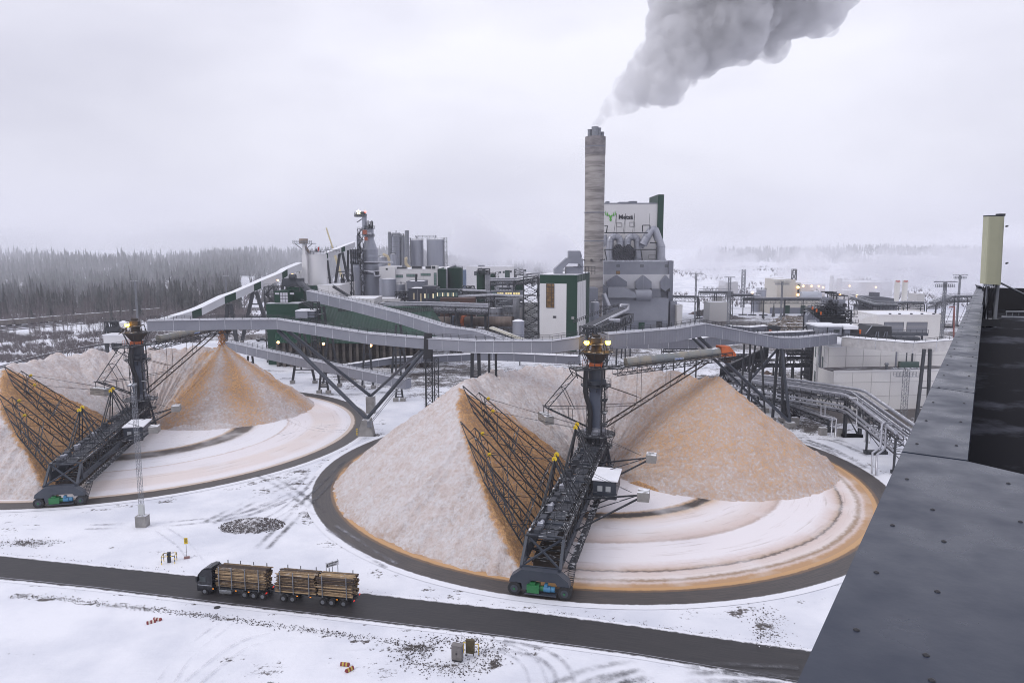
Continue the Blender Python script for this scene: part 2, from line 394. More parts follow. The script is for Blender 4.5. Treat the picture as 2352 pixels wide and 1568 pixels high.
def ground_mat(name, asphalt=(.045, .045, .05), tracks=True):
    m = bpy.data.materials.new(name); m.use_nodes = True; t = m.node_tree; b = t.nodes['Principled BSDF']; L = t.links.new
    geo = N('ShaderNodeNewGeometry', t); at = N('ShaderNodeAttribute', t); at.attribute_name = 'dirt'
    def noi(sc, det=6, vec=None, ro=.6):
        n = N('ShaderNodeTexNoise', t); n.inputs['Scale'].default_value = sc; n.inputs['Detail'].default_value = det; n.inputs['Roughness'].default_value = ro
        L(vec or geo.outputs['Position'], n.inputs['Vector']); return n.outputs[0]
    def mth(op, a, b_, c_=None):
        n = N('ShaderNodeMath', t, operation=op)
        for i, v in enumerate((a, b_, c_)):
            if v is None: continue
            if isinstance(v, (int, float)): n.inputs[i].default_value = v
            else: L(v, n.inputs[i])
        return n.outputs[0]
    def rng(v, a, b_, c_=0., d_=1.):
        n = N('ShaderNodeMapRange', t, interpolation_type='SMOOTHSTEP'); L(v, n.inputs[0])
        for i, w in enumerate((a, b_, c_, d_)): n.inputs[i + 1].default_value = w
        return n.outputs[0]
    fine = noi(1.5, 7, ro=.7); big = noi(.06, 4)
    mp_ = N('ShaderNodeMapping', t); mp_.inputs['Rotation'].default_value = (0, 0, .35); mp_.inputs['Scale'].default_value = (.12, 1.3, 1); L(geo.outputs['Position'], mp_.inputs[0])
    st = noi(.55, 6, mp_.outputs[0], .65)
    # lumps poke through where dirt is high
    k = mth('ADD', mth('MULTIPLY', fine, .42), mth('ADD', mth('MULTIPLY', st, .25), mth('MULTIPLY', noi(.3, 5), .33)))
    thr = mth('SUBTRACT', .78, mth('MULTIPLY', at.outputs['Fac'], .46))
    dm = mth('MULTIPLY', rng(mth('SUBTRACT', k, thr), -.015, .05), rng(at.outputs['Fac'], .02, .1))
    streak = rng(st, .60, .78, 0, .5)
    big_m = rng(big, .35, .7)
    m1 = N('ShaderNodeMix', t, data_type='RGBA'); m1.inputs['A'].default_value = (.80, .81, .86, 1); m1.inputs['B'].default_value = (.63, .65, .72, 1); L(big_m, m1.inputs['Factor'])
    m2 = N('ShaderNodeMix', t, data_type='RGBA'); L(m1.outputs['Result'], m2.inputs['A']); m2.inputs['B'].default_value = (.42, .43, .48, 1)
    L(mth('MULTIPLY', streak, rng(at.outputs['Fac'], -.25, .8, .06, 1)), m2.inputs['Factor'])
    m3 = N('ShaderNodeMix', t, data_type='RGBA'); L(m2.outputs['Result'], m3.inputs['A']); L(dm, m3.inputs['Factor'])
    dc = N('ShaderNodeMix', t, data_type='RGBA'); dc.inputs['A'].default_value = (*asphalt, 1); dc.inputs['B'].default_value = (.11, .09, .08, 1); L(noi(.35, 3), dc.inputs['Factor']); L(dc.outputs['Result'], m3.inputs['B'])
    L(m3.outputs['Result'], b.inputs['Base Color']); b.inputs['Roughness'].default_value = .7
    bm = N('ShaderNodeBump', t); bm.inputs['Strength'].default_value = .35; bm.inputs['Distance'].default_value = .25
    L(mth('ADD', fine, mth('MULTIPLY', st, .8)), bm.inputs['Height']); L(bm.outputs[0], b.inputs['Normal'])
    return m
gm = ground_mat('snowy ground')
ny, nx = XX.shape; idx = np.arange(ny * nx).reshape(ny, nx)
gf = np.stack([idx[:-1, :-1], idx[:-1, 1:], idx[1:, 1:], idx[1:, :-1]], -1).reshape(-1, 4)
tag(put('ground', nmesh('ground', np.stack([XX, YY, ZZ], -1).reshape(-1, 3), gf, gm, True, {'dirt': dirt.ravel()})), kind='structure')

# ------------------------------------------------------------------ ribbons: road, ring tracks, tyre tracks
def ribbon_mat(name, mid, mid2, e0, e1, wob=.06, edge=(.78, .79, .84), inner=None, streaks=3.0, rough=.45):
    """uv.y runs 0..1 across; snow closes in from both edges, noise-broken"""
    m = bpy.data.materials.new(name); m.use_nodes = True; t = m.node_tree; b = t.nodes['Principled BSDF']; L = t.links.new
    uv = N('ShaderNodeUVMap', t); sx_ = N('ShaderNodeSeparateXYZ', t); L(uv.outputs[0], sx_.inputs[0])
    mp_ = N('ShaderNodeMapping', t); mp_.inputs['Scale'].default_value = (.06, streaks, 1); L(uv.outputs[0], mp_.inputs[0])
    n1 = N('ShaderNodeTexNoise', t); n1.inputs['Scale'].default_value = 4; n1.inputs['Detail'].default_value = 6; L(mp_.outputs[0], n1.inputs['Vector'])
    geo = N('ShaderNodeNewGeometry', t); n2 = N('ShaderNodeTexNoise', t); n2.inputs['Scale'].default_value = .7; n2.inputs['Detail'].default_value = 7; n2.inputs['Roughness'].default_value = .7; L(geo.outputs[0], n2.inputs['Vector'])
    def mth(op, a, b_, c_=None):
        n = N('ShaderNodeMath', t, operation=op)
        for i, v in enumerate((a, b_, c_)):
            if v is None: continue
            if isinstance(v, (int, float)): n.inputs[i].default_value = v
            else: L(v, n.inputs[i])
        return n.outputs[0]
    vv = mth('ADD', sx_.outputs[1], mth('MULTIPLY', mth('SUBTRACT', n2.outputs[0], .5), wob * 2))
    mx0 = N('ShaderNodeMix', t, data_type='RGBA'); mx0.inputs['A'].default_value = (*mid, 1); mx0.inputs['B'].default_value = (*mid2, 1)
    r = N('ShaderNodeMapRange', t); r.inputs[1].default_value = .38; r.inputs[2].default_value = .62; L(n1.outputs[0], r.inputs[0]); L(r.outputs[0], mx0.inputs['Factor'])
    cur = mx0.outputs['Result']
    def band(cur, lo, hi, col, soft, inv=False):
        r_ = N('ShaderNodeMapRange', t, interpolation_type='SMOOTHSTEP'); L(vv, r_.inputs[0]); r_.inputs[1].default_value = lo; r_.inputs[2].default_value = hi
        if inv: r_.inputs[3].default_value = 1; r_.inputs[4].default_value = 0
        x = N('ShaderNodeMix', t, data_type='RGBA'); L(cur, x.inputs['A']); x.inputs['B'].default_value = (*col, 1); L(r_.outputs[0], x.inputs['Factor']); return x.outputs['Result']
    if inner: cur = band(cur, inner[0], inner[0] + .05, inner[1], .02, True)
    cur = band(cur, e0 - .02, e0 + .03, edge if not inner else inner[2], .02, True)
    cur = band(cur, e1 - .03, e1 + .02, edge, .02)
    L(cur, b.inputs['Base Color']); b.inputs['Roughness'].default_value = rough
    bm = N('ShaderNodeBump', t); bm.inputs['Strength'].default_value = .3; bm.inputs['Distance'].default_value = .15; L(n2.outputs[0], bm.inputs['Height']); L(bm.outputs[0], b.inputs['Normal'])
    return m
def ribbon(name, left, right, mat, z=.01, closed=False, k=8, kind='structure'):
    """strip between two 3D polylines, k quads across"""
    n = len(left); vs = []; uvs = []; s_ = 0
    for i in range(n):
        if i: s_ += (Vector(left[i]) - Vector(left[i - 1])).length
        for j in range(k + 1):
            p = Vector(left[i]).lerp(Vector(right[i]), j / k); vs.append((p.x, p.y, p.z + z)); uvs.append((s_, j / k))
    me = bpy.data.meshes.new(name); fs = []
    for i in range(n - 1):
        for j in range(k): a = i * (k + 1) + j; fs.append((a, a + 1, a + k + 2, a + k + 1))
    me.from_pydata(vs, [], fs); me.materials.append(mat); ul = me.uv_layers.new(name='UVMap')
    for l in me.loops: ul.data[l.index].uv = uvs[l.vertex_index]
    # face upwards
    if me.polygons and me.polygons[0].normal.z < 0: me.flip_normals()
    o = put(name, me); return tag(o, kind=kind)
def dense(pts, step):
    o = []
    for a, b in zip(pts, pts[1:]):
        n = max(1, int((Vector(b) - Vector(a)).length / step)); o += [Vector(a).lerp(Vector(b), i / n) for i in range(n)]
    return o + [Vector(pts[-1])]
road_m = ribbon_mat('wet asphalt road', (.020, .0195, .023), (.036, .033, .034), .08, .94, .07, streaks=16, rough=.6)
xr = np.arange(road_up[0].x, 60, 2.0)
ru_l = [V(x, float(interp(road_up, x)) + .8, 0) for x in xr]; rl_l = [V(x, float(interp(road_lo, x)) - .3, 0) for x in xr]
ribbon('road', rl_l, ru_l, road_m, .02, k=12)
paint = M('worn road paint', (.33, .33, .36), .6, 0, (.09, .09, .10), 1.2, lo=.45, hi=.7)
l1 = [V(x, float(interp(road_lo, x)) + .85, 0) for x in xr]; l2 = [V(x, float(interp(road_lo, x)) + .99, 0) for x in xr]
mb = MB()
for a, b, c, d in zip(l1, l1[1:], l2, l2[1:]): mb.add([a + UP * .026, b + UP * .026, d + UP * .026, c + UP * .026], [(0, 1, 2, 3)])
tag(solo('road_edge_line', mb, paint, None, None), kind='structure')

ringR = ribbon_mat('ring track with chips', (.040, .036, .036), (.075, .062, .055), .13, .80, .05, inner=(.20, (.16, .095, .05), (.52, .30, .13)), streaks=9)
ringL = ribbon_mat('ring track', (.048, .044, .045), (.085, .075, .07), .16, .78, .05, inner=(.2, (.13, .085, .05), (.6, .5, .43)), streaks=9)
for c_, mt in ((CR, ringR), (CL, ringL)):
    an = [2 * PI * i / 200 for i in range(201)]
    ribbon('ring_track', [c_ + V(math.cos(a) * 56.2, math.sin(a) * 56.2, 0) for a in an], [c_ + V(math.cos(a) * 62.8, math.sin(a) * 62.8, 0) for a in an], mt, .04, k=10)

def disc_mat(name, stops):
    m = bpy.data.materials.new(name); m.use_nodes = True; t = m.node_tree; b = t.nodes['Principled BSDF']; L = t.links.new
    tc_ = N('ShaderNodeTexCoord', t); ln = N('ShaderNodeVectorMath', t, operation='LENGTH'); L(tc_.outputs['Object'], ln.inputs[0])
    n1 = N('ShaderNodeTexNoise', t); n1.inputs['Scale'].default_value = .8; n1.inputs['Detail'].default_value = 7; n1.inputs['Roughness'].default_value = .72; L(tc_.outputs['Object'], n1.inputs['Vector'])
    n0 = N('ShaderNodeTexNoise', t); n0.inputs['Scale'].default_value = .05; n0.inputs['Detail'].default_value = 2; L(tc_.outputs['Object'], n0.inputs['Vector'])
    a1 = N('ShaderNodeMath', t, operation='MULTIPLY_ADD'); L(n1.outputs[0], a1.inputs[0]); a1.inputs[1].default_value = 1.9; L(ln.outputs['Value'], a1.inputs[2])
    a2 = N('ShaderNodeMath', t, operation='MULTIPLY_ADD'); L(n0.outputs[0], a2.inputs[0]); a2.inputs[1].default_value = 1.0; L(a1.outputs[0], a2.inputs[2])
    dv = N('ShaderNodeMath', t, operation='MULTIPLY_ADD'); L(a2.outputs[0], dv.inputs[0]); dv.inputs[1].default_value = 1 / 60; dv.inputs[2].default_value = -1.45 / 60
    rp = N('ShaderNodeValToRGB', t); L(dv.outputs[0], rp.inputs[0]); e = rp.color_ramp.elements
    e[0].position = stops[0][0] / 60; e[0].color = (*stops[0][1], 1); e[1].position = stops[-1][0] / 60; e[1].color = (*stops[-1][1], 1)
    for r_, c_ in stops[1:-1]:
        x = e.new(r_ / 60); x.color = (*c_, 1)
    # scraper marks: noise drawn out along the ring, snow blown over it in patches
    sx_ = N('ShaderNodeSeparateXYZ', t); L(tc_.outputs['Object'], sx_.inputs[0]); at2 = N('ShaderNodeMath', t, operation='ARCTAN2'); L(sx_.outputs[1], at2.inputs[0]); L(sx_.outputs[0], at2.inputs[1])
    cb = N('ShaderNodeCombineXYZ', t); am = N('ShaderNodeMath', t, operation='MULTIPLY'); L(at2.outputs[0], am.inputs[0]); am.inputs[1].default_value = 3.0; L(am.outputs[0], cb.inputs[0]); L(ln.outputs['Value'], cb.inputs[1])
    n4 = N('ShaderNodeTexNoise', t); n4.inputs['Scale'].default_value = 1.1; n4.inputs['Detail'].default_value = 7; n4.inputs['Roughness'].default_value = .7; L(cb.outputs[0], n4.inputs['Vector'])
    n3 = N('ShaderNodeTexNoise', t); n3.inputs['Scale'].default_value = .11; n3.inputs['Detail'].default_value = 6; L(tc_.outputs['Object'], n3.inputs['Vector'])
    r3 = N('ShaderNodeMapRange', t); r3.inputs[1].default_value = .5; r3.inputs[2].default_value = .68; r3.inputs[4].default_value = .4; L(n3.outputs[0], r3.inputs[0])
    mx0 = N('ShaderNodeMix', t, data_type='RGBA'); L(rp.outputs[0], mx0.inputs['A']); mx0.inputs['B'].default_value = (.80, .78, .80, 1); L(r3.outputs[0], mx0.inputs['Factor'])
    r4 = N('ShaderNodeMapRange', t); r4.inputs[1].default_value = .56; r4.inputs[2].default_value = .70; r4.inputs[4].default_value = .5; L(n4.outputs[0], r4.inputs[0])
    mx = N('ShaderNodeMix', t, data_type='RGBA'); L(mx0.outputs['Result'], mx.inputs['A']); mx.inputs['B'].default_value = (.36, .28, .24, 1); L(r4.outputs[0], mx.inputs['Factor'])
    L(mx.outputs['Result'], b.inputs['Base Color']); b.inputs['Roughness'].default_value = .7
    bm = N('ShaderNodeBump', t); bm.inputs['Strength'].default_value = .3; bm.inputs['Distance'].default_value = .2; L(n1.outputs[0], bm.inputs['Height']); L(bm.outputs[0], b.inputs['Normal'])
    return m
W_, T_, D_, O_ = (.80, .76, .78), (.64, .53, .49), (.06, .05, .045), (.46, .28, .15)
W2 = (.82, .81, .85)
dmR = disc_mat('chip pad right', [(0, T_), (6, (.7, .62, .6)), (12, W_), (24.5, W_), (25.3, (.5, .33, .2)), (25.9, D_), (27.6, D_), (28.2, (.6, .45, .33)), (30, (.73, .65, .63)), (33, W_), (35, (.75, .69, .68)), (38.6, T_), (39.4, (.48, .38, .34)), (40, W_), (47, W_), (49.5, T_), (50.2, (.5, .38, .3)), (50.6, (.10, .08, .07)), (51, T_), (53, (.72, .64, .61)), (53.8, (.3, .2, .12)), (54.5, T_), (55.2, O_), (58, O_)])
dmL = disc_mat('chip pad left', [(0, T_), (8, W_), (23, W2), (24, (.55, .4, .28)), (25, (.10, .085, .08)), (29, (.13, .11, .10)), (30, (.7, .66, .66)), (31, W2), (38, W2), (38.4, (.6, .5, .46)), (39, W_), (44.5, W_), (46, (.75, .67, .64)), (52, (.74, .66, .64)), (54, W_), (56.5, (.74, .72, .75)), (58, (.6, .5, .45))])
for c_, mt, nm in ((CR, dmR, 'right'), (CL, dmL, 'left')):
    vs = [(0, 0, 0)]; fs = []
    for j in range(1, 15):
        for i in range(120): a = 2 * PI * i / 120; vs.append((57 * j / 14 * math.cos(a), 57 * j / 14 * math.sin(a), 0))
    for i in range(120): fs.append((0, 1 + i, 1 + (i + 1) % 120))
    for j in range(13):
        for i in range(120): a = 1 + j * 120 + i; b = 1 + j * 120 + (i + 1) % 120; fs.append((a, a + 120, b + 120, b))
    me = bpy.data.meshes.new('pavement'); me.from_pydata(vs, [], fs); me.materials.append(mt)
    o = put('pavement', me); o.location = c_ + UP * .02; tag(o, kind='structure')

# tyre tracks pressed into the snow
def track_mat(name, col, top):
    m = bpy.data.materials.new(name); m.use_nodes = True; t = m.node_tree; b = t.nodes['Principled BSDF']; L = t.links.new; b.inputs['Base Color'].default_value = (*col, 1); b.inputs['Roughness'].default_value = .7
    uv = N('ShaderNodeUVMap', t); sx_ = N('ShaderNodeSeparateXYZ', t); L(uv.outputs[0], sx_.inputs[0]); geo = N('ShaderNodeNewGeometry', t)
    n = N('ShaderNodeTexNoise', t); n.inputs['Scale'].default_value = .8; n.inputs['Detail'].default_value = 7; n.inputs['Roughness'].default_value = .7; L(geo.outputs[0], n.inputs['Vector'])
    n2 = N('ShaderNodeTexNoise', t); n2.inputs['Scale'].default_value = .09; n2.inputs['Detail'].default_value = 3; L(geo.outputs[0], n2.inputs['Vector'])
    pp = N('ShaderNodeMath', t, operation='PINGPONG'); L(sx_.outputs[1], pp.inputs[0]); pp.inputs[1].default_value = .5
    r0 = N('ShaderNodeMapRange', t); L(pp.outputs[0], r0.inputs[0]); r0.inputs[2].default_value = .4
    def mul(a, b_):
        x = N('ShaderNodeMath', t, operation='MULTIPLY'); L(a, x.inputs[0]); L(b_, x.inputs[1]); return x.outputs[0]
    r1 = N('ShaderNodeMapRange', t); L(n.outputs[0], r1.inputs[0]); r1.inputs[1].default_value = .36; r1.inputs[2].default_value = .62
    r2 = N('ShaderNodeMapRange', t); L(n2.outputs[0], r2.inputs[0]); r2.inputs[1].default_value = .38; r2.inputs[2].default_value = .6; r2.inputs[4].default_value = top
    f = mul(mul(r0.outputs[0], r1.outputs[0]), r2.outputs[0]); tr = N('ShaderNodeBsdfTransparent', t); mx = N('ShaderNodeMixShader', t); L(f, mx.inputs[0]); L(tr.outputs[0], mx.inputs[1]); L(b.outputs[0], mx.inputs[2]); L(mx.outputs[0], t.nodes['Material Output'].inputs[0]); return m
trk = track_mat('tyre track slush', (.30, .30, .33), .75); trk2 = track_mat('dark wheel track', (.11, .11, .12), .95); trk3 = track_mat('faint tyre track', (.55, .56, .6), .7); TZ = [0]
def arc_pts(cx, cy_, r, a0, a1, n=40): return [V(cx + r * math.cos(R(a0 + (a1 - a0) * i / n)), cy_ + r * math.sin(R(a0 + (a1 - a0) * i / n)), 0) for i in range(n + 1)]
def track_pair(pts, w=.5, gauge=2.0):
    pts = dense(pts, 1.5)
    w = w * 1.5
    for g in (-gauge / 2, gauge / 2):
        Lf, Rt = [], []
        for i, p in enumerate(pts):
            t_ = (pts[min(i + 1, len(pts) - 1)] - pts[max(i - 1, 0)]).normalized(); n_ = V(-t_.y, t_.x, 0)
            Lf.append(p + n_ * (g - w / 2)); Rt.append(p + n_ * (g + w / 2))
        TZ[0] += 1; ribbon('tyre_track', Lf, Rt, trk2 if w > 1.15 else (trk3 if w < .7 else trk), .03 + .002 * TZ[0], k=2)
def curve_px(pp, n=14):
    pts = [G(p) for p in pp]; o = []
    for i in range(len(pts) - 1):
        p0 = pts[max(i - 1, 0)]; p1 = pts[i]; p2 = pts[i + 1]; p3 = pts[min(i + 2, len(pts) - 1)]
        for k in range(n):
            t_ = k / n; o.append(.5 * ((2 * p1) + (p2 - p0) * t_ + (2 * p0 - 5 * p1 + 4 * p2 - p3) * t_ ** 2 + (3 * p1 - p0 - 3 * p2 + p3) * t_ ** 3))
    return o + [pts[-1]]
for pp, w in (([(560, 868), (760, 872), (900, 884), (1010, 880)], 1.6), ([(600, 850), (800, 862), (1000, 872)], 1.2), ([(700, 905), (820, 905), (960, 895)], .8), ([(960, 862), (1060, 846), (1200, 842)], 1.6), ([(980, 880), (1060, 858), (1130, 850)], 1.4), ([(1840, 1010), (1900, 1030), (1980, 1075)], 1.6), ([(1820, 1000), (1920, 1012), (2010, 1050)], 1.4),
              ([(1600, 712), (1800, 706), (2050, 712)], 2.5), ([(1560, 745), (1700, 728), (1900, 725)], 2.0), ([(650, 1150), (560, 1180), (420, 1200), (200, 1210)], .6), ([(1120, 1475), (1190, 1500), (1225, 1535), (1240, 1590)], .45), ([(1600, 1522), (1450, 1530), (1350, 1550), (1270, 1590)], .9), ([(1800, 1560), (1600, 1552), (1480, 1566), (1380, 1600)], 1.0),
              ([(520, 1200), (600, 1165), (680, 1130), (720, 1085)], .7), ([(560, 1212), (640, 1180), (720, 1120)], .5), ([(600, 1090), (640, 1110), (700, 1150), (735, 1180)], .9),
              ([(760, 1210), (850, 1270), (900, 1300)], .7), ([(660, 960), (720, 985), (790, 990)], .4), ([(640, 1000), (700, 985), (790, 975)], .4), ([(360, 1210), (420, 1250), (470, 1320)], .35),
              ([(380, 1568), (430, 1500), (520, 1430)], .3), ([(440, 1568), (560, 1480), (700, 1450)], .3), ([(1840, 1545), (1640, 1536), (1500, 1545), (1400, 1575), (1340, 1610)], .9), ([(1150, 1480), (1240, 1500), (1290, 1540), (1300, 1600)], .6),
              ([(600, 1260), (680, 1180), (760, 1100), (800, 1060)], .8), ([(480, 1200), (640, 1120), (700, 1095)], .8)):
    track_pair(curve_px(pp), w)

# ------------------------------------------------------------------ chip piles
def pile_mat(name):
    m = bpy.data.materials.new(name); m.use_nodes = True; t = m.node_tree; b = t.nodes['Principled BSDF']; L = t.links.new
    geo = N('ShaderNodeNewGeometry', t); at = N('ShaderNodeAttribute', t); at.attribute_name = 'fresh'
    def mth(op, a, b_, c_=None):
        n = N('ShaderNodeMath', t, operation=op)
        for i, v in enumerate((a, b_, c_)):
            if v is None: continue
            if isinstance(v, (int, float)): n.inputs[i].default_value = v
            else: L(v, n.inputs[i])
        return n.outputs[0]
    def noi(sc, det=6, ro=.65):
        n = N('ShaderNodeTexNoise', t); n.inputs['Scale'].default_value = sc; n.inputs['Detail'].default_value = det; n.inputs['Roughness'].default_value = ro; L(geo.outputs[0], n.inputs['Vector']); return n.outputs[0]
    def rng(v, a, b_, c_=0., d_=1.):
        n = N('ShaderNodeMapRange', t, interpolation_type='SMOOTHSTEP'); L(v, n.inputs[0])
        for i, w in enumerate((a, b_, c_, d_)): n.inputs[i + 1].default_value = w
        return n.outputs[0]
    f = noi(1.5, 5, .66); g = noi(.12, 3); h = noi(3.6, 3, .8)
    c1 = N('ShaderNodeMix', t, data_type='RGBA'); c1.inputs['A'].default_value = (.36, .165, .065, 1); c1.inputs['B'].default_value = (.78, .48, .245, 1); L(rng(mth('ADD', mth('MULTIPLY', f, .6), mth('MULTIPLY', h, .4)), .36, .62), c1.inputs['Factor'])
    co = N('ShaderNodeMix', t, data_type='RGBA'); co.inputs['A'].default_value = (.25, .165, .125, 1); co.inputs['B'].default_value = (.56, .42, .34, 1); L(rng(mth('ADD', mth('MULTIPLY', f, .6), mth('MULTIPLY', h, .4)), .36, .62), co.inputs['Factor'])
    cm = N('ShaderNodeMix', t, data_type='RGBA'); L(co.outputs['Result'], cm.inputs['A']); L(c1.outputs['Result'], cm.inputs['B']); L(rng(at.outputs['Fac'], .15, .7), cm.inputs['Factor']); c1 = cm
    # snow cover: 1 - fresh, broken into clumps
    thr = mth('SUBTRACT', mth('ADD', .68, mth('MULTIPLY', mth('SUBTRACT', g, .5), .14)), mth('MULTIPLY', at.outputs['Fac'], .36))
    fh = mth('ADD', mth('MULTIPLY', f, .8), mth('MULTIPLY', h, .2)); k = mth('SUBTRACT', 1, rng(mth('SUBTRACT', fh, thr), -.24, .20))
    sn = N('ShaderNodeMix', t, data_type='RGBA'); sn.inputs['A'].default_value = (.80, .765, .775, 1); sn.inputs['B'].default_value = (.74, .66, .64, 1); L(rng(noi(.35, 4), .4, .65), sn.inputs['Factor'])
    mx = N('ShaderNodeMix', t, data_type='RGBA'); L(c1.outputs['Result'], mx.inputs['A']); L(sn.outputs['Result'], mx.inputs['B']); L(k, mx.inputs['Factor'])
    L(mx.outputs['Result'], b.inputs['Base Color']); b.inputs['Roughness'].default_value = .85; b.inputs['Specular IOR Level'].default_value = .2
    bm = N('ShaderNodeBump', t); bm.inputs['Strength'].default_value = 1.0; bm.inputs['Distance'].default_value = .7; L(mth('ADD', f, mth('MULTIPLY', h, .35)), bm.inputs['Height']); L(bm.outputs[0], b.inputs['Normal'])
    return m
pm = pile_mat('wood chips under thin snow')
TAN = math.tan(R(37.5))
def pile(c_, a_cone, ab, seed, label, fresh_fn):
    rs = np.random.RandomState(seed); na, nr = 760, 118
    an = np.linspace(0, 2 * PI, na, endpoint=False); rr = np.linspace(.3, 59.0, nr); A_, R_ = np.meshgrid(an, rr, indexing='ij')
    X_ = R_ * np.cos(A_); Y_ = R_ * np.sin(A_); H_ = np.full_like(X_, -9.)
    end = math.degrees(ab) % 360 - 3
    a_ = a_cone; first = True; HL = np.full_like(X_, -9.)
    while a_ < end:
        rc = 29.6 + rs.uniform(-.9, .9); hk = 20.2 + rs.uniform(-.75, .5)
        if first: rc, hk = 30, 20.6; first = False
        cx, cy_ = rc * math.cos(R(a_)), rc * math.sin(R(a_))
        d = np.hypot(X_ - cx, Y_ - cy_); ch = hk - TAN * np.sqrt(d * d + .25)
        if a_ < a_cone + 60: HL = np.maximum(HL, ch)
        else: H_ = np.maximum(H_, ch)
        a_ += rs.uniform(3.6, 6.2)
    H0 = H_.copy()
    dx, dy = math.cos(ab), math.sin(ab); nx_, ny_ = math.sin(ab), -math.cos(ab)     # n = d turned clockwise
    t_ = X_ * dx + Y_ * dy; o_ = X_ * nx_ + Y_ * ny_
    face = (o_ - 3.2) * math.tan(R(40)) + .3 + .25 * np.sin(t_ * 4.5) * S(o_, 4, 8)
    face = np.where(t_ > 0, face, face + (-t_) * 1.6)
    cut = (H0 - face > .05) & (face > HL)
    H_ = np.maximum(np.minimum(H_, face), HL)
    nz_ = (vn.fbm(X_ * .9 + 50, Y_ * .9, 4) - .5) * 1.0 + (vn(X_ * 1.7, Y_ * 1.7 + 9) - .5) * .35 + (vn.fbm(X_ * .22, Y_ * .22 + 40, 3) - .5) * 1.1
    # gully flutes running down the slopes
    dd = R_ - 30; fl = (vn(A_ * 38 + seed, dd * .06) - .5) * 1.3 * S(np.abs(dd), 2, 10)
    H_ = H_ + np.where(cut, nz_ * .6, nz_ + fl) * S(H_, -1.5, 1)
    fresh = fresh_fn(X_, Y_, np.degrees(A_), R_, t_, o_)
    fresh = np.where(cut & (H0 - face > .5 + 1.6 * (vn.fbm(X_ * .5, Y_ * .5, 3) - .4)), .98, fresh)
    # freshly slipped chips just above the cut
    fresh = np.maximum(fresh, .95 * np.exp(-np.maximum(0, face - H0 - .4) / .5) * (t_ > 2) * (H0 > 1))
    idx = np.arange(na * nr).reshape(na, nr); i2 = np.roll(idx, -1, 0)
    f = np.stack([idx[:, :-1], idx[:, 1:], i2[:, 1:], i2[:, :-1]], -1).reshape(-1, 4)
    keep = (H_.ravel()[f] > -.12).any(1); f = f[keep]
    v = np.stack([X_, Y_, np.maximum(H_, -.25)], -1).reshape(-1, 3); used = np.unique(f); mpv = np.full(len(v), -1); mpv[used] = np.arange(len(used))
    o = put('wood_chip_pile', nmesh('wood_chip_pile', v[used], mpv[f], pm, True, {'fresh': fresh.ravel()[used]})); o.location = c_ + UP * .03
    tag(o, label, 'wood chip pile', 'ring shaped wood chip piles')
def freshR(x, y, a, r, t_, o_):
    dc = np.hypot(x - 30 * math.cos(R(15)), y - 30 * math.sin(R(15)))
    ang = np.where(a > 300, a - 360, a)
    f = .43 * (1 - S(ang, 20, 75)) * (1 - .35 * S(dc, 16, 30)) + .13
    f = np.maximum(f, .42 * S(-ang, -30, 6) )
    dirc = np.degrees(np.arctan2(y - 30 * math.sin(R(15)), x - 30 * math.cos(R(15))))
    f = np.maximum(f, .72 * np.exp(-((dirc + 28) / 14) ** 2) * (1 - .5 * S(dc, 8, 22)) * (dc < 28))
    f = np.maximum(f, .34 * S(r, 53.5, 56.5))
    # old slide streak on the outer left slope
    b0 = (a - 171 + (r - 42) * .25); f = np.maximum(f, 1.0 * np.exp(-(b0 / 1.1) ** 2) * (r > 33) * (r < 49)); f = np.maximum(f, .85 * np.exp(-((a - 164 + (r - 40) * .2) / .8) ** 2) * (r > 38) * (r < 46))
    return f + .16 * (vn.fbm(x * .15, y * .15, 3) - .5)
def freshL(x, y, a, r, t_, o_):
    cx, cy_ = 30 * math.cos(R(66)), 30 * math.sin(R(66)); dc = np.hypot(x - cx, y - cy_); dirc = np.degrees(np.arctan2(y - cy_, x - cx))
    f = .13 + .14 * (1 - S(a, 90, 125)) * (a > 60)
    cone = (dc < 29) * (1 - S(a, 72, 84)) * (a > 10)
    f = np.maximum(f, cone * (.62 + .22 * np.cos(np.radians(dirc * 7)) - .22 * S(dc, 14, 28)))
    return f + .16 * (vn.fbm(x * .15 + 9, y * .15, 3) - .5)
pile(CR, 15, AR, 5, 'ring shaped wood chip pile in the middle, under the stacker with two yellow lamps', freshR)
pile(CL, 66, AL, 8, 'ring shaped wood chip pile at the left edge with bright orange fresh cone', freshL)
# chips falling off the left stacker's boom tip
tip = CL + V(30 * math.cos(R(66)), 30 * math.sin(R(66)), 0); mb = MB()
for i in range(500):
    z = rnd.uniform(20, 26.3); w = .25 + (26.3 - z) * .05; p = tip + V(rnd.gauss(0, w), rnd.gauss(0, w), z); s_ = rnd.uniform(.06, .16)
    d_ = V(rnd.uniform(-1, 1), rnd.uniform(-1, 1), rnd.uniform(-1, 1)).normalized(); e_ = d_.orthogonal().normalized(); mb.frame(p, d_ * s_, e_ * s_ * .7, d_.cross(e_) * .05)
chipm = M('falling chips', (.50, .25, .10), .8)
solo('falling_chips', mb, chipm, 'stream of wood chips dropping onto the orange cone', 'wood chips', kind='stuff')
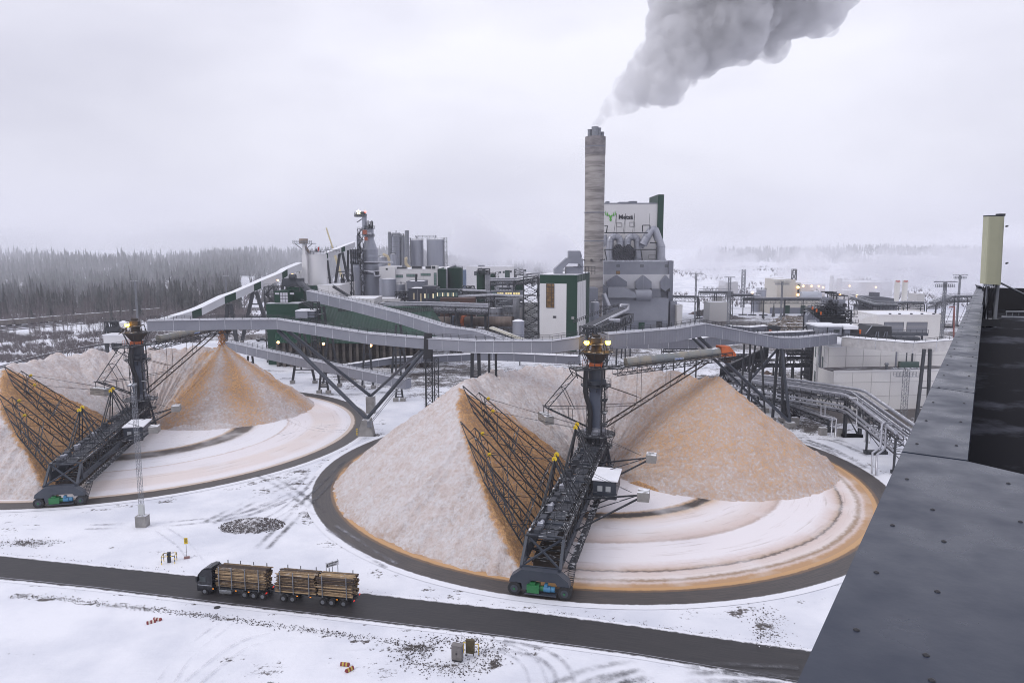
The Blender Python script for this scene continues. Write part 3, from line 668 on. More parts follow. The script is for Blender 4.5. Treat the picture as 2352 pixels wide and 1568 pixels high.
# ------------------------------------------------------------------ stacker-reclaimers (local frame: bridge along +x, chip face on the -y side)
def facept(p, c_, ab):
    """pixel -> local (t, o) on the reclaimed face plane"""
    d = ray(p); nx_, ny_ = math.sin(ab), -math.cos(ab); k = math.tan(R(40))
    # z = (o-3.2)*k + 1.1
    ox = (-c_.x) * nx_ + (-c_.y) * ny_; on = d.x * nx_ + d.y * ny_
    t = ((ox - 3.2) * k + 1.1 - EYE) / (d.z - on * k)
    w = V(d.x * t, d.y * t, EYE + d.z * t) - c_
    return (w.x * math.cos(ab) + w.y * math.sin(ab), w.x * nx_ + w.y * ny_)
FK = math.tan(R(40))
def fl(t, o, lift=0.0): return V(t, -o, (o - 3.2) * FK + 1.1 + lift)
H1 = [facept(p, CR, AR) for p in ((1063, 900), (1290, 1092), (1249, 1169), (1088, 960))]
H2 = [facept(p, CR, AR) for p in ((1058, 984), (1233, 1169), (1195, 1263), (1112, 1123))]

def polar(r, a, z): return V(r * math.cos(a), r * math.sin(a), z)
def ringrail(mb, r, z, a0=0, a1=2 * PI, n=22, h=1.15, rr=.05):
    pts = [polar(r, a0 + (a1 - a0) * i / n, z) for i in range(n + 1)]; mb.rail(pts, h, 3, rr)

def machine(c_, ab, boom_a, label, lamps):
    th = T('stacker_reclaimer', label, 'stacker reclaimer', c_, ab, 'stacker reclaimers of the two chip piles')
    pw = lambda n, mb, m, par=None, lab=None: part(n, mb, m, par or th, lab, world=False)
    ba = boom_a - ab
    # --- centre column
    mb = MB()
    mb.lathe((0, 0, 0), [(3.4, 0), (3.2, 1.2), (2.4, 1.6), (2.3, 8.4)], 20)
    for k in range(6):
        a = k * PI / 3 + .3; mb.bar(polar(4.3, a, 0), polar(2.5, a, 8.2), .35); mb.bar(polar(3.6, a, 3.5), polar(3.6, a + PI / 3, 3.5), .2)
    pw('pedestal', mb, deck)
    mb = MB(); mb.lathe((0, 0, 8.9), [(4.5, 0), (4.5, .18), (1.5, .2)], 28); ringrail(mb, 4.4, 9.05); mb.lathe((0, 0, 6.2), [(3.9, 0), (3.9, .15)], 24); ringrail(mb, 3.8, 6.3)
    for k in range(18): a = k * PI / 9; mb.bar(polar(4.45, a, 8.9), polar(3.8, a, 7.6), .09)
    pw('slewing_platform', mb, steel)
    mb = MB(); mb.lathe((0, 0, 9), [(2.5, 0), (2.5, .9), (1.9, 1.2), (1.9, 1.6)], 24); pw('slewing_ring', mb, silver)
    mb = MB(); mb.box(-1.55, 1.55, -1.25, 1.25, 10.5, 20); mb.box(-1.62, 1.62, -1.32, 1.32, 14.9, 15.05); mb.box(-1.62, 1.62, -1.32, 1.32, 10.5, 10.9)
    pw('column', mb, column_blue)
    mb = MB(); mb.lathe((0, 0, 20.3), [(1.9, -.5), (2.3, 0), (2.3, .8), (1.7, 1.2), (1.7, 4.0)], 20); pw('column_head', mb, navy)
    mb = MB(); mb.lathe((0, 0, 19.9), [(3.4, 0), (3.4, .15)], 24); ringrail(mb, 3.35, 20.05, n=16)
    for k in range(8): a = k * PI / 4 + .2; mb.bar(polar(3.3, a, 19.9), polar(1.7, a, 18.6), .12)
    for s_ in (-1, 1): mb.bar((s_ * 2.5, 1.6, 9.2), (s_ * 2.5, 1.6, 24), .28); mb.bar((s_ * 2.5, -1.6, 9.2), (s_ * 2.5, -1.6, 24), .16)
    for z0 in (10.5, 15.2): mb.bar((-2.5, -1.7, z0), (2.5, -1.7, z0 + 4.4), .12); mb.bar((2.5, -1.7, z0), (-2.5, -1.7, z0 + 4.4), .12)
    pw('column_platform', mb, steel)
    mb = MB()      # access stairs winding up the column
    for k in range(4):
        z0 = 9.2 + k * 2.7; x0, x1 = (2.2, 4.2) if k % 2 == 0 else (4.2, 2.2)
        mb.stair((x0, 2.2, z0), (x1, 2.2, z0 + 2.7), side=V(0, 1, 0)); mb.box(min(x0, x1) - .6, max(x0, x1) + .6, 1.6, 2.9, z0 - .05, z0 + .05)
        mb.rail([(4.8, 1.6, z0), (4.8, 2.9, z0), (1.8, 2.9, z0)], 1.1, 1.3, .05)
    pw('access_stair', mb, steel)
    ca = ba + PI   # counterweight side
    e1 = polar(1, ca, 0); e2 = V(-e1.y, e1.x, 0)
    mb = MB(); mb.tube([e1 * 2.9 + e2 * 1.4 + UP * z + e1 * dx for z, dx in ((24.2, 0), (21, .1), (19, .1), (17.5, -.2), (15.5, -.9), (14, -1.1), (9.4, -1.0))], .55, 12)
    for z, dx in ((19.0, .1), (15.5, -.9), (10.4, -1.0)): mb.lathe((*(e1 * (2.9 + dx) + e2 * 1.4).xy, z), [(.62, 0), (.62, .18)], 12)
    pw('discharge_pipe', mb, black)
    # --- upper works
    mb = MB(); mb.lathe((0, 0, 23.9), [(3.1, 0), (3.1, .2)], 20); mb.frame((0, 0, 23.8), e1 * 5.6, e2 * 2.4, V(0, 0, .12)); 
    cs = [e1 * a + e2 * b + UP * 23.9 for a, b in ((5.6, 2.4), (5.6, -2.4), (-5.6, -2.4), (-5.6, 2.4), (5.6, 2.4))]; mb.rail(cs, 1.15, 1.4, .05)
    mb.lathe((0, 0, 27.3), [(3.6, 0), (3.6, .15)], 20); ringrail(mb, 3.55, 27.4, n=14)
    for k in range(8): a = k * PI / 4; mb.bar(polar(3.4, a, 27.3), polar(2.0, a, 24), .14)
    pw('upper_platform', mb, steel)
    mb = MB(); mb.lathe((0, 0, 24), [(1.0, 0), (1.1, .8), (3.0, 3.2), (3.0, 3.5), (1.4, 3.6)], 12); mb.lathe((0, 0, 27.4), [(1.3, 0), (1.1, 1.2), (1.1, 2.2)], 10); pw('feed_hopper', mb, rustbrown)
    mb = MB()
    for k in range(7): mb.bar(-e1 * 1 - e2 * 2.45 + e1 * k * .55 + UP * 24, -e1 * 1 - e2 * 2.45 + e1 * k * .55 + UP * 25.3, .07)
    for z in (24.1, 24.7, 25.3): mb.bar(-e1 * 1 - e2 * 2.45 + UP * z, e1 * 2.3 - e2 * 2.45 + UP * z, .08)
    mb.box(-1.2, 1.2, -1.4, 1.4, 24.1, 25.0); pw('orange_guard', mb, orange)
    mb = MB(); mb.box(-1.0, 1.5, -1.1, 1.1, 29.4, 30.6); mb.box(-2.6, 2.6, -1.6, 1.6, 29.1, 29.25); mb.rail([(-2.6, -1.6, 29.5), (2.6, -1.6, 29.5), (2.6, 1.6, 29.5), (-2.6, 1.6, 29.5), (-2.6, -1.6, 29.5)], 1.1, 1.3, .05)
    mb.bar((-1.3, -1.0, 30.0), (-.9, -1.0, 31.4), .2); mb.rod((.3, -.8, 30.9), (.3, .8, 30.9), .4, 12)
    for a in (45, 135, 225, 315): mb.bar(polar(2.4, R(a), 29.4), polar(2.9, R(a), 27.4), .16)
    mb.stair((2.6, -1.2, 29.3), (3.6, -3.2, 27.4), side=V(1, 0, 0)); pw('head_house', mb, rustbrown)
    for i, a in enumerate(lamps):
        w = V(math.cos(a - ab), math.sin(a - ab), 0)
        mb = MB(); mb.bar(w * 1.6 + UP * 29.6, w * 2.7 + UP * 29.9, .12); mb.lathe((*(w * 2.7).xy, 29.7), [(.36, 0), (.42, .3), (.2, .45)], 10); h = pw('floodlight', mb, galv)
        mb = MB(); mb.lathe((*(w * 2.7).xy, 29.34), [(.05, -.3), (.42, -.12), (.58, .2), (.5, .6), (.05, .78)], 14); pw('lens', mb, sodium, h)
    # --- stacker boom
    b1 = polar(1, ba, 0); b2 = V(-b1.y, b1.x, 0)
    z0, z1 = 23.6, 25.4; r0, r1 = 4.5, 33
    mb = MB(); a0, a1 = b1 * r0 + UP * (z0 - .5), b1 * r1 + UP * (z1 - .1)
    mb.truss(a0 - UP * .2, a1, b2 * 2.6, V(0, 0, 1.7), 16, .09, .16)
    bm = pw('stacker_boom', mb, steel0)
    mb = MB()
    for g in (-1, 1):
        mb.bar(b1 * r0 + b2 * g * 1.9 + UP * z0, b1 * r1 + b2 * g * 1.9 + UP * z1, .7, .06)
        mb.rail([b1 * r0 + b2 * g * 2.2 + UP * z0, b1 * r1 + b2 * g * 2.2 + UP * z1], 1.1, 2.2, .045)
    pw('boom_walkway', mb, steel, bm)
    mb = MB(); pth = [b1 * (7 + (23.2) * i / 12) + UP * (z0 + 1.1 + (z1 - z0) * (i / 12) * .8) for i in range(13)]; mb.tube(pth, 1.15, 16); pw('belt_cover', mb, M('dusty belt cover', (.165, .185, .195), .5, 0, (.26, .235, .19), .3, snow=.3), bm)
    for k in range(1, 8):
        mb = MB(); p = b1 * (7 + k * 3) + UP * (z0 + 1.1 + (z1 - z0) * k * 3 / 23.2 * .8); mb.tube([p - b1 * .06, p + b1 * .06], 1.19, 16); pw('cover_joint', mb, galv, bm)
    hd = b1 * 30.2 + UP * (z1 + .9)
    mb = MB(); mb.slab([hd + b2 * -1.25 + V(0, 0, -1.0), hd + b2 * -1.25 + UP * 1.35, hd + b1 * 2.1 - b2 * 1.25 + UP * 1.25, hd + b1 * 3.7 - b2 * 1.25 - UP * .4, hd + b1 * 3.8 - b2 * 1.25 - UP * 1.0], b2 * .08)
    mb.slab([hd + b2 * 1.25 + V(0, 0, -1.0), hd + b2 * 1.25 + UP * 1.35, hd + b1 * 2.1 + b2 * 1.25 + UP * 1.25, hd + b1 * 3.7 + b2 * 1.25 - UP * .4, hd + b1 * 3.8 + b2 * 1.25 - UP * 1.0], b2 * .08)
    for u_, z_ in ((0, 1.35), (.7, 1.33), (1.4, 1.3), (2.1, 1.25), (2.9, .45), (3.7, -.4)): mb.bar(hd + b1 * u_ - b2 * 1.25 + UP * z_, hd + b1 * u_ + b2 * 1.25 + UP * z_, .14)
    mb.slab([hd - b2 * 1.25 + UP * 1.3, hd + b2 * 1.25 + UP * 1.3, hd + b1 * 2.1 + b2 * 1.25 + UP * 1.22, hd + b1 * 2.1 - b2 * 1.25 + UP * 1.22], V(0, 0, .08)); pw('discharge_hood', mb, orange, bm)
    mb = MB(); mb.slab([hd + b1 * 1.6 - b2 * .8 - UP * 1.0, hd + b1 * 3.4 - b2 * .8 - UP * 1.0, hd + b1 * 2.8 - b2 * .5 - UP * 2.6, hd + b1 * 2.0 - b2 * .5 - UP * 2.6], b2 * 1.4); pw('chute', mb, rustbrown, bm)
    # name plate on the belt cover
    sp_ = -b2 if (th.matrix_world.to_3x3() @ V(0, 0, 0)).length >= 0 and (Matrix.Rotation(ab, 3, 'Z') @ -b2).y < 0 else b2
    pc = b1 * 19.5 + sp_ * 1.24 + UP * (z0 + 1.1 + (z1 - z0) * 12.5 / 23.2 * .8 - .25)
    mb = MB(); mb.frame(pc, b1 * 1.1 + UP * .06, sp_ * .03, UP * .3); pw('name_plate', mb, M('white enamel plate', (.75, .78, .82), .4), bm)
    xd = b1 if (UP.cross(sp_)).dot(b1) > 0 else -b1
    lettering('ANDRITZ', .48, M('blue lettering', (.01, .09, .38), .5), pc + sp_ * .045, xd, sp_, bm, bold=.01)
    # stays under the boom
    mb = MB()
    for g in (-1, 1):
        lo = b1 * 2.2 + b2 * g * 1.1 + UP * 10.6; hi = b1 * 27 + b2 * g * 1.2 + UP * 24.2
        mb.rod(lo, hi, .17, 8)
        for tt in (.33, .62): mid = lo.lerp(hi, tt); mb.bar(mid, V(mid.x, mid.y, 23.6 + tt * 1.3), .09)
    lo, hi = b1 * 2.2 + UP * 10.6, b1 * 27 + UP * 24.2
    for k in range(9):
        t0, t1 = k / 9, (k + 1) / 9; g = 1 if k % 2 else -1
        mb.bar(lo.lerp(hi, t0) + b2 * g * 1.15, lo.lerp(hi, t1) - b2 * g * 1.15, .09)
    for g in (-1, 1):
        m_ = (b1 * 2.2 + b2 * g * 1.1 + UP * 10.6).lerp(b1 * 27 + b2 * g * 1.2 + UP * 24.2, .33); mb.bar(m_, b1 * 1.6 + b2 * g * 1.2 + UP * 15.2, .11); mb.bar(m_ + UP * 1.6, b1 * 1.6 + b2 * g * 1.2 + UP * 20, .11)
    pw('boom_stay', mb, rustbrown)
    # --- counterweight boom
    ap = e1 * 11.6 + UP * 15.6; mb = MB()
    for g in (-1, 1):
        a = ap + e2 * g * 1.3
        mb.bar(e1 * 4.9 + e2 * g * 1.5 + UP * 22.9, a, .16); mb.bar(e1 * 1.6 + e2 * g * 1.2 + UP * 15, a, .14); mb.bar(e1 * 1.8 + e2 * g * 1.2 + UP * 10.6, a, .24)
        mid = (e1 * 4.9 + e2 * g * 1.5 + UP * 22.9).lerp(a, .42); mb.bar(mid, e1 * 5.4 + e2 * g * 1.25 + UP * 15.2, .12)
        m2 = (e1 * 1.8 + e2 * g * 1.2 + UP * 10.6).lerp(a, .42); mb.bar(m2, V(m2.x, m2.y, 15.1), .1); mb.bar(mid, mid - e2 * g * 2.7, .1)
        mb.bar(e1 * 5.6 + e2 * g * 2.2 + UP * 23.7, e1 * 4.9 + e2 * g * 1.5 + UP * 22.0, .18); mb.bar(e1 * 1.5 + e2 * g * 1.3 + UP * 20.5, e1 * 5.0 + e2 * g * 1.5 + UP * 22.9, .16)
        for k in range(4):
            u0, u1 = k / 4, (k + 1) / 4
            if g == 1: mb.bar((e1 * 4.9 + UP * 22.9 + e2 * 1.5).lerp(ap + e2 * 1.3, u0), (e1 * 4.9 + UP * 22.9 - e2 * 1.5).lerp(ap - e2 * 1.3, u1), .08); mb.bar((e1 * 1.8 + UP * 10.6 + e2 * 1.2).lerp(ap + e2 * 1.3, u0), (e1 * 1.8 + UP * 10.6 - e2 * 1.2).lerp(ap - e2 * 1.3, u1), .08)
    mb.bar(ap - e2 * 2.2, ap + e2 * 2.2, .22)
    for g in (-1, 1): mb.bar(ap + e2 * g * 1.6, ap + e2 * g * 1.6 - UP * 1.6, .14)
    pw('counterweight_boom', mb, steel0)
    for k in range(2):
        mb = MB(); mb.frame(ap - UP * (1.9 + .95 * k), e1 * .95, e2 * 2.7, UP * .42); pw('counterweight_block', mb, concrete)
    # --- bridge
    mb = MB(); xa, xb = 3.0, 56.5
    mb.truss((xa, 0, 5.6), (xb, 0, 5.6), V(0, 5.6, 0), V(0, 0, 3.4), 16, .16, .34)
    br = pw('bridge', mb, steel)
    mb = MB(); mb.frame(((xa + xb) / 2, -2.9, 4.6), V((xb - xa) / 2, 0, 0), V(0, .18, 0), V(0, 0, 1.0)); mb.frame(((xa + xb) / 2, 2.9, 4.3), V((xb - xa) / 2, 0, 0), V(0, .12, 0), V(0, 0, .6)); pw('side_girder', mb, navy, br)
    for k in range(13):
        x = xa + 2 + k * 4.05; mb = MB(); mb.box(x, x + 3.4, -.9, 1.6, 7.2, 7.35)
        if k % 3 != 1: mb.box(x + .4, x + 2.2, -1.9, -.9, 7.3, 8.0 + (k % 2) * .4)
        pw('deck_plate', mb, deck, br)
    mb = MB()
    for k in range(9):
        x = xa + 1 + k * 5.9; mb.rail([(x, -2.2, 7.35), (x + 4.6, -2.2, 7.35), (x + 4.6, 2.4, 7.35 + .4 * (k % 2)), (x, 2.4, 7.35)], 1.15, 1.1, .05)
    mb.rail([(xa, 2.9, 7.4), (xb, 2.9, 7.4)], 1.1, 1.5, .06); mb.rail([(xa, .3, 7.4), (xb, .3, 7.4)], 1.1, 2.0, .05)
    pw('bridge_handrail', mb, steel, br)
    mb = MB(); mb.frame(((xa + xb) / 2 + 1, 4.1, 3.3), V((xb - xa) / 2, 0, 0), V(0, .55, 0), V(0, 0, .05)); mb.rail([(xa, 4.7, 3.35), (xb, 4.7, 3.35)], 1.15, 1.3, .06)
    for k in range(18): x = xa + 1 + k * 3.1; mb.bar((x, 2.9, 4.2), (x, 4.6, 3.3), .1); mb.bar((x, 2.9, 2.2), (x, 4.7, 3.3), .08)
    mb.stair((56.0, 4.2, 3.3), (60.5, 4.2, .4), .9, V(0, 1, 0)); pw('side_walkway', mb, steel, br)
    mb = MB()        # chain scraper conveyor under the bridge
    for k in range(44): x = xa + .5 + k * 1.21; mb.frame((x, 0, 2.6), V(.08, 0, 0), V(0, 2.0, 0), V(0, 0, .55))
    mb.frame(((xa + xb) / 2, -1.9, 3.4), V((xb - xa) / 2, 0, 0), V(0, .12, 0), V(0, 0, .18)); mb.frame(((xa + xb) / 2, 1.9, 3.4), V((xb - xa) / 2, 0, 0), V(0, .12, 0), V(0, 0, .18)); pw('scraper_chain', mb, rustbrown, br)
    for x in (18.6, 29.4, 40.5, 51.0):
        mb = MB(); mb.slab([V(x, -3.0, 6.4), V(x, -4.3, 4.2), V(x, -4.6, 2.6), V(x, -2.9, 3.4)], V(.5, 0, 0)); mb.bar((x + .2, -3.0, 7.4), (x + .2, 2.8, 7.4), .5, .35); pw('cross_frame', mb, navy, br)
    for x in (9, 16, 25, 33.5, 44, 52):
        mb = MB(); mb.rod((x, -1.3, 7.9), (x + 1.3, -1.3, 7.9), .38, 10); mb.box(x + 1.3, x + 2.1, -1.7, -.9, 7.4, 8.4); mb.bar((x, -1.3, 7.4), (x + 2, -1.3, 7.4), .7, .15); pw('winch', mb, silver if x > 30 else navy, br)
    # portal down to the bogie
    mb = MB()
    for g in (-1, 1):
        mb.bar((56.2, g * 2.8, 7.3), (59.6, g * 2.9, 3.9), .42); mb.bar((56.2, g * 2.8, 3.9), (60, g * 2.9, 3.9), .38); mb.bar((56.2, g * 2.8, 3.9), (56.2, g * 2.8, 7.3), .38)
    mb.bar((56.2, -2.8, 7.3), (59.6, 2.9, 3.9), .26); mb.bar((56.2, 2.8, 7.3), (59.6, -2.9, 3.9), .26); mb.bar((56.2, -2.8, 7.3), (56.2, 2.8, 7.3), .36); mb.bar((59.6, -3, 3.9), (59.6, 3, 3.9), .3)
    pw('end_portal', mb, navy)
    # bogie
    bx0, bx1 = 59.3, 60.9
    mb = MB(); mb.slab([V(bx0, y, z) for y, z in ((-4.45, 1.9), (-4.2, 2.7), (-2.6, 3.9), (2.6, 3.9), (4.2, 2.7), (4.5, 1.9), (2.7, 1.9), (2.4, 2.4), (-1.2, 2.4), (-1.5, .9), (-2.5, .9), (-2.6, 1.9))], V(bx1 - bx0, 0, 0))
    bg = pw('bogie', mb, navy)
    for y in (-3.65, 3.75):
        mb = MB(); mb.rod((bx0 + .1, y, .98), (bx1 + .1, y, .98), .97, 24); w = pw('wheel', mb, rubber, bg)
        mb = MB(); mb.rod((bx1, y, .98), (bx1 + .14, y, .98), .55, 20); mb.rod((bx1, y, .98), (bx1 + .24, y, .98), .22, 12); pw('rim', mb, navy, w)
        mb = MB(); mb.rod((bx1 + .2, y, .98), (bx1 + .28, y, .98), .17, 10); pw('hub_cap', mb, M('green machine paint', (.02, .16, .05), .5), w)
    gp = M('green machine paint', (.02, .16, .05), .5); bp = M('blue machine paint', (.05, .19, .34), .45)
    mb = MB(); mb.box(bx1 - .9, bx1 + .5, -1.7, .1, .75, 1.9); mb.rod((bx1 - .2, -.2, 1.3), (bx1 - .2, .7, 1.3), .38, 12); mb.box(bx1 - .7, bx1 + .3, -1.3, -.5, 1.9, 2.15); pw('gearbox', mb, gp, bg)
    mb = MB(); mb.rod((bx1 - .1, .75, 1.35), (bx1 - .1, 1.7, 1.35), .48, 14); mb.box(bx1 - .5, bx1 + .3, .85, 1.3, 1.75, 2.15); mb.rod((bx1 - .1, 1.75, 1.35), (bx1 - .1, 2.35, 1.35), .4, 14); pw('drive_motor', mb, bp, bg)
    mb = MB(); mb.box(bx1 - .9, bx1 + .6, -2.0, 2.6, .55, .72); pw('motor_bed', mb, navy, bg)
    # control cabin on the right side
    mb = MB(); mb.box(22.5, 30, 3.6, 7.8, 5.1, 8.0); cb = pw('cabin', mb, navy)
    mb = MB(); mb.box(22.2, 30.3, 3.4, 8.1, 8.0, 8.2); pw('roof', mb, snowm, cb)
    for y in (4.4, 5.9):
        mb = MB(); mb.box(30, 30.06, y, y + .9, 6.0, 7.0); pw('window', mb, M('pale cabin window', (.42, .44, .46), .3), cb)
    mb = MB(); mb.box(30.0, 31.3, 3.4, 8, 5.0, 5.08); mb.rail([(31.3, 3.4, 5.1), (31.3, 8, 5.1), (30, 8, 5.1)], 1.1, 1.2, .05); mb.bar((26, 3, 3), (26, 7.5, 5.1), .2); mb.bar((29.5, 3, 2.8), (29.5, 7.5, 5.0), .2); mb.bar((23, 3, 2.8), (23, 7.5, 5.0), .2); pw('cabin_gallery', mb, steel, cb)
    # --- harrow: frames on the face
    for (tipp, ha, hb, kink), nch in ((H1, 3), (H2, 3)):
        A0 = fl(ha[0], 4.0, .9); B0 = fl(hb[0], 4.0, .9); T0 = fl(*tipp, 1.3); K0 = fl(kink[0], kink[1], 1.3)
        nrm = V(0, math.sin(R(40)), math.cos(R(40)))
        mb = MB(); sp2 = MB()
        n_ = nch
        tops = [T0.lerp(K0, i / n_) for i in range(n_ + 1)]; bots = [A0.lerp(B0, i / n_) for i in range(n_ + 1)]
        dp = nrm * 1.25; NC = 6
        # the top row carries on to the tip; each long chord is a shallow lattice
        for i in range(n_ + 1):
            mb.bar(tops[i], bots[i], .2); 
            if i in (0, n_, n_ // 2 + 1): mb.ptruss(tops[i].lerp(bots[i], .12), bots[i], dp, 12, .09, .18)
            L_ = (tops[i] - bots[i]).length; m_ = int(L_ / .95)
            for j in range(m_):
                p = tops[i].lerp(bots[i], (j + .5) / m_); sp2.add([p + V(.2, 0, 0), p - V(.2, 0, 0), p - nrm * .62], [(0, 1, 2)]); sp2.add([p + V(0, .14, .14), p - V(0, .14, .14), p - nrm * .62], [(0, 1, 2)])
        for k in range(NC + 1):
            t_ = k / NC; a, b = tops[0].lerp(bots[0], t_), tops[-1].lerp(bots[-1], t_)
            mb.bar(a, b, .13)
            m_ = max(2, int((a - b).length / .95))
            for j in range(m_): p = a.lerp(b, (j + .5) / m_); sp2.add([p + V(0, .18, .16), p - V(0, .18, .16), p - nrm * .6], [(0, 1, 2)])
            if k % 2 == 1: mb.bar(a + dp, b + dp, .15); mb.bar(a, a.lerp(b, .33) + dp, .09); mb.bar(a.lerp(b, .66), a.lerp(b, .33) + dp, .09); mb.bar(a.lerp(b, .66), b + dp, .09)
            if k < NC:
                c, d = tops[0].lerp(bots[0], (k + 1) / NC), tops[-1].lerp(bots[-1], (k + 1) / NC)
                for i in range(n_):
                    if (i + k) % 2: mb.bar(a.lerp(b, i / n_), c.lerp(d, (i + 1) / n_), .09)
                    else: mb.bar(a.lerp(b, (i + 1) / n_), c.lerp(d, i / n_), .09)
        hr = pw('harrow_frame', mb, M('harrow steel', (.016, .018, .024), .5, snow=.12)); pw('tines', sp2, steel0, hr)['kind'] = 'stuff'
        mb = MB()
        for j in (0, 2, 3): mb.bar(fl(ha[0], 4.0, .9).lerp(B0, j / 3), V(fl(ha[0], 0).lerp(B0, j / 3).x, -2.9, 5.4), .35); 
        mb.bar(A0, B0, .22); pw('hinge_beam', mb, navy, hr)
        sh = [tops[0].lerp(bots[0], .2) + nrm * 1.6, tops[1].lerp(bots[1], .24) + nrm * 1.4]
        for p in sh:
            mb = MB(); mb.slab([p - nrm * 1.6 + V(.3, 0, 0), p + V(.25, 0, 0), p - V(.25, 0, 0), p - nrm * 1.6 - V(.3, 0, 0)], V(0, .12, 0)); w = pw('sheave_bracket', mb, steel0, hr)
            mb = MB(); mb.rod(p - V(.12, 0, 0), p + V(.12, 0, 0), .34, 14); pw('sheave', mb, yellow, w)
        # A-frame on the bridge
        xm = ha[0] + 6.5; mb = MB(); tp = [V(xm - .4, -1.2, 15.4), V(xm + 1.6, -1.2, 15.2)]
        for p in tp:
            for fx, fy in ((-3.4, -2.8), (3.4, -2.8), (-2.4, 2.8), (2.6, 2.8)): mb.bar(p, (p.x + fx, fy, 7.4), .2)
        mb.bar(tp[0], tp[1], .14); mb.bar(tp[0].lerp(V(xm - 3.8, -2.8, 7.4), .5), tp[0].lerp(V(xm + 3, -2.8, 7.4), .5), .12)
        af = pw('hoist_frame', mb, steel0)
        for p in tp:
            mb = MB(); mb.rod(p - V(.14, 0, 0) + UP * .1, p + V(.14, 0, 0) + UP * .1, .42, 14); pw('sheave', mb, yellow, af)
        mb = MB()
        for s_, p in zip(sh, tp): mb.rod(s_, p, .035, 4); mb.rod(s_ + V(.25, 0, 0), p + V(.25, 0, .2), .035, 4)
        # balance arm with weights on the other side
        we = V(xm + 1.5, 12.6, 10.2)
        for p in tp: mb.rod(p, we + V(0, -1, .4), .035, 4)
        pw('hoist_cables', mb, steel0, af)
        mb = MB(); mb.bar((xm - 3.5, 2.9, 7.0), we, .26); mb.bar((xm + 5, 2.9, 4.6), we - UP * .6, .26); mb.bar((xm + 5, 2.9, 7.2), we, .14); ar = pw('balance_arm', mb, steel)
        for k in range(2):
            mb = MB(); mb.frame(we + V(-.7 + 1.35 * k, .9, .1), V(.58, 0, 0), V(0, .95, 0), V(0, 0, .75)); bl = pw('balance_weight', mb, concrete, ar)
    return th
machine(CR, AR, R(15), 'stacker reclaimer with two yellow lamps on the middle chip pile', (R(-150), R(-30)))
machine(CL, AL, R(66), 'stacker reclaimer with one yellow lamp on the left chip pile', (R(-110),))
# ------------------------------------------------------------------ conveyor galleries
def gallery(label, pts, w, h, skin, roofm, sec=6.0, rails=True, group='conveyor galleries of the mill', bands=(), cat='conveyor gallery', joints=True):
    """pts: bottom edge on the camera side; body stands away from the camera by w and rises by h"""
    pts = [Vector(p) for p in pts]; th = T('conveyor_gallery', label, cat, (pts[0].x, pts[0].y, 0), 0, group)
    nrm = []
    for i in range(len(pts)):
        a = pts[max(i - 1, 0)]; b = pts[min(i + 1, len(pts) - 1)]; d = (b - a); d.z = 0; d.normalize(); n = V(-d.y, d.x, 0)
        if n.y < 0: n = -n
        nrm.append(n)
    sec_list = []
    for i in range(len(pts) - 1):
        n = max(1, round((pts[i + 1] - pts[i]).length / sec))
        for k in range(n): sec_list.append((pts[i].lerp(pts[i + 1], k / n), pts[i].lerp(pts[i + 1], (k + 1) / n), nrm[i].lerp(nrm[i + 1], k / n), nrm[i].lerp(nrm[i + 1], (k + 1) / n)))
    for j, (a, b, na, nb) in enumerate(sec_list):
        g = (b - a).normalized() * .03; a_, b_ = a + g, b - g
        vs = [a_, b_, b_ + nb * w, a_ + na * w]; vs = vs + [v + UP * h for v in vs]
        mb = MB(); mb.add(vs, [(0, 3, 2, 1), (4, 5, 6, 7), (0, 1, 5, 4), (1, 2, 6, 5), (2, 3, 7, 6), (3, 0, 4, 7)])
        part('wall_section', mb, (green if j in bands else skin), th)
        ov = .22; r = [a_ - na * ov + UP * h, b_ - nb * ov + UP * h, b_ + nb * (w / 2) + UP * (h + w * .09), a_ + na * (w / 2) + UP * (h + w * .09), b_ + nb * (w + ov) + UP * h, a_ + na * (w + ov) + UP * h]
        mb = MB(); r2 = [p + UP * .08 for p in r]; mb.add(r + r2, [(0, 3, 2, 1), (3, 5, 4, 2), (6, 7, 8, 9), (9, 8, 10, 11), (0, 1, 7, 6), (5, 11, 10, 4), (1, 2, 8, 7), (2, 4, 10, 8), (0, 6, 9, 3), (3, 9, 11, 5)])
        part('roof_section', mb, roofm, th)
        if joints:
            mb = MB(); mb.slab([a - na * .04, a - na * .04 + UP * h, a + g * 4 - na * .04 + UP * h, a + g * 4 - na * .04], na * .05); part('joint_strip', mb, roofsheet, th)
    if rails:
        mb = MB(); pp = [s_[0] + s_[2] * (w * .15) + UP * (h + .1) for s_ in sec_list] + [sec_list[-1][1] + sec_list[-1][3] * (w * .15) + UP * (h + .1)]
        mb.rail(pp, 1.0, 2.4, .07); pp = [p + nrm[0] * (w * .8) for p in pp]; mb.rail(pp, 1.0, 2.4, .07); part('roof_handrail', mb, steel, th)
    return th
roof_rib = M('ribbed snowy roof', (.40, .41, .46), .5, 0, (.58, .59, .65), .5, wave=((1, .3, 0), .42, .6))
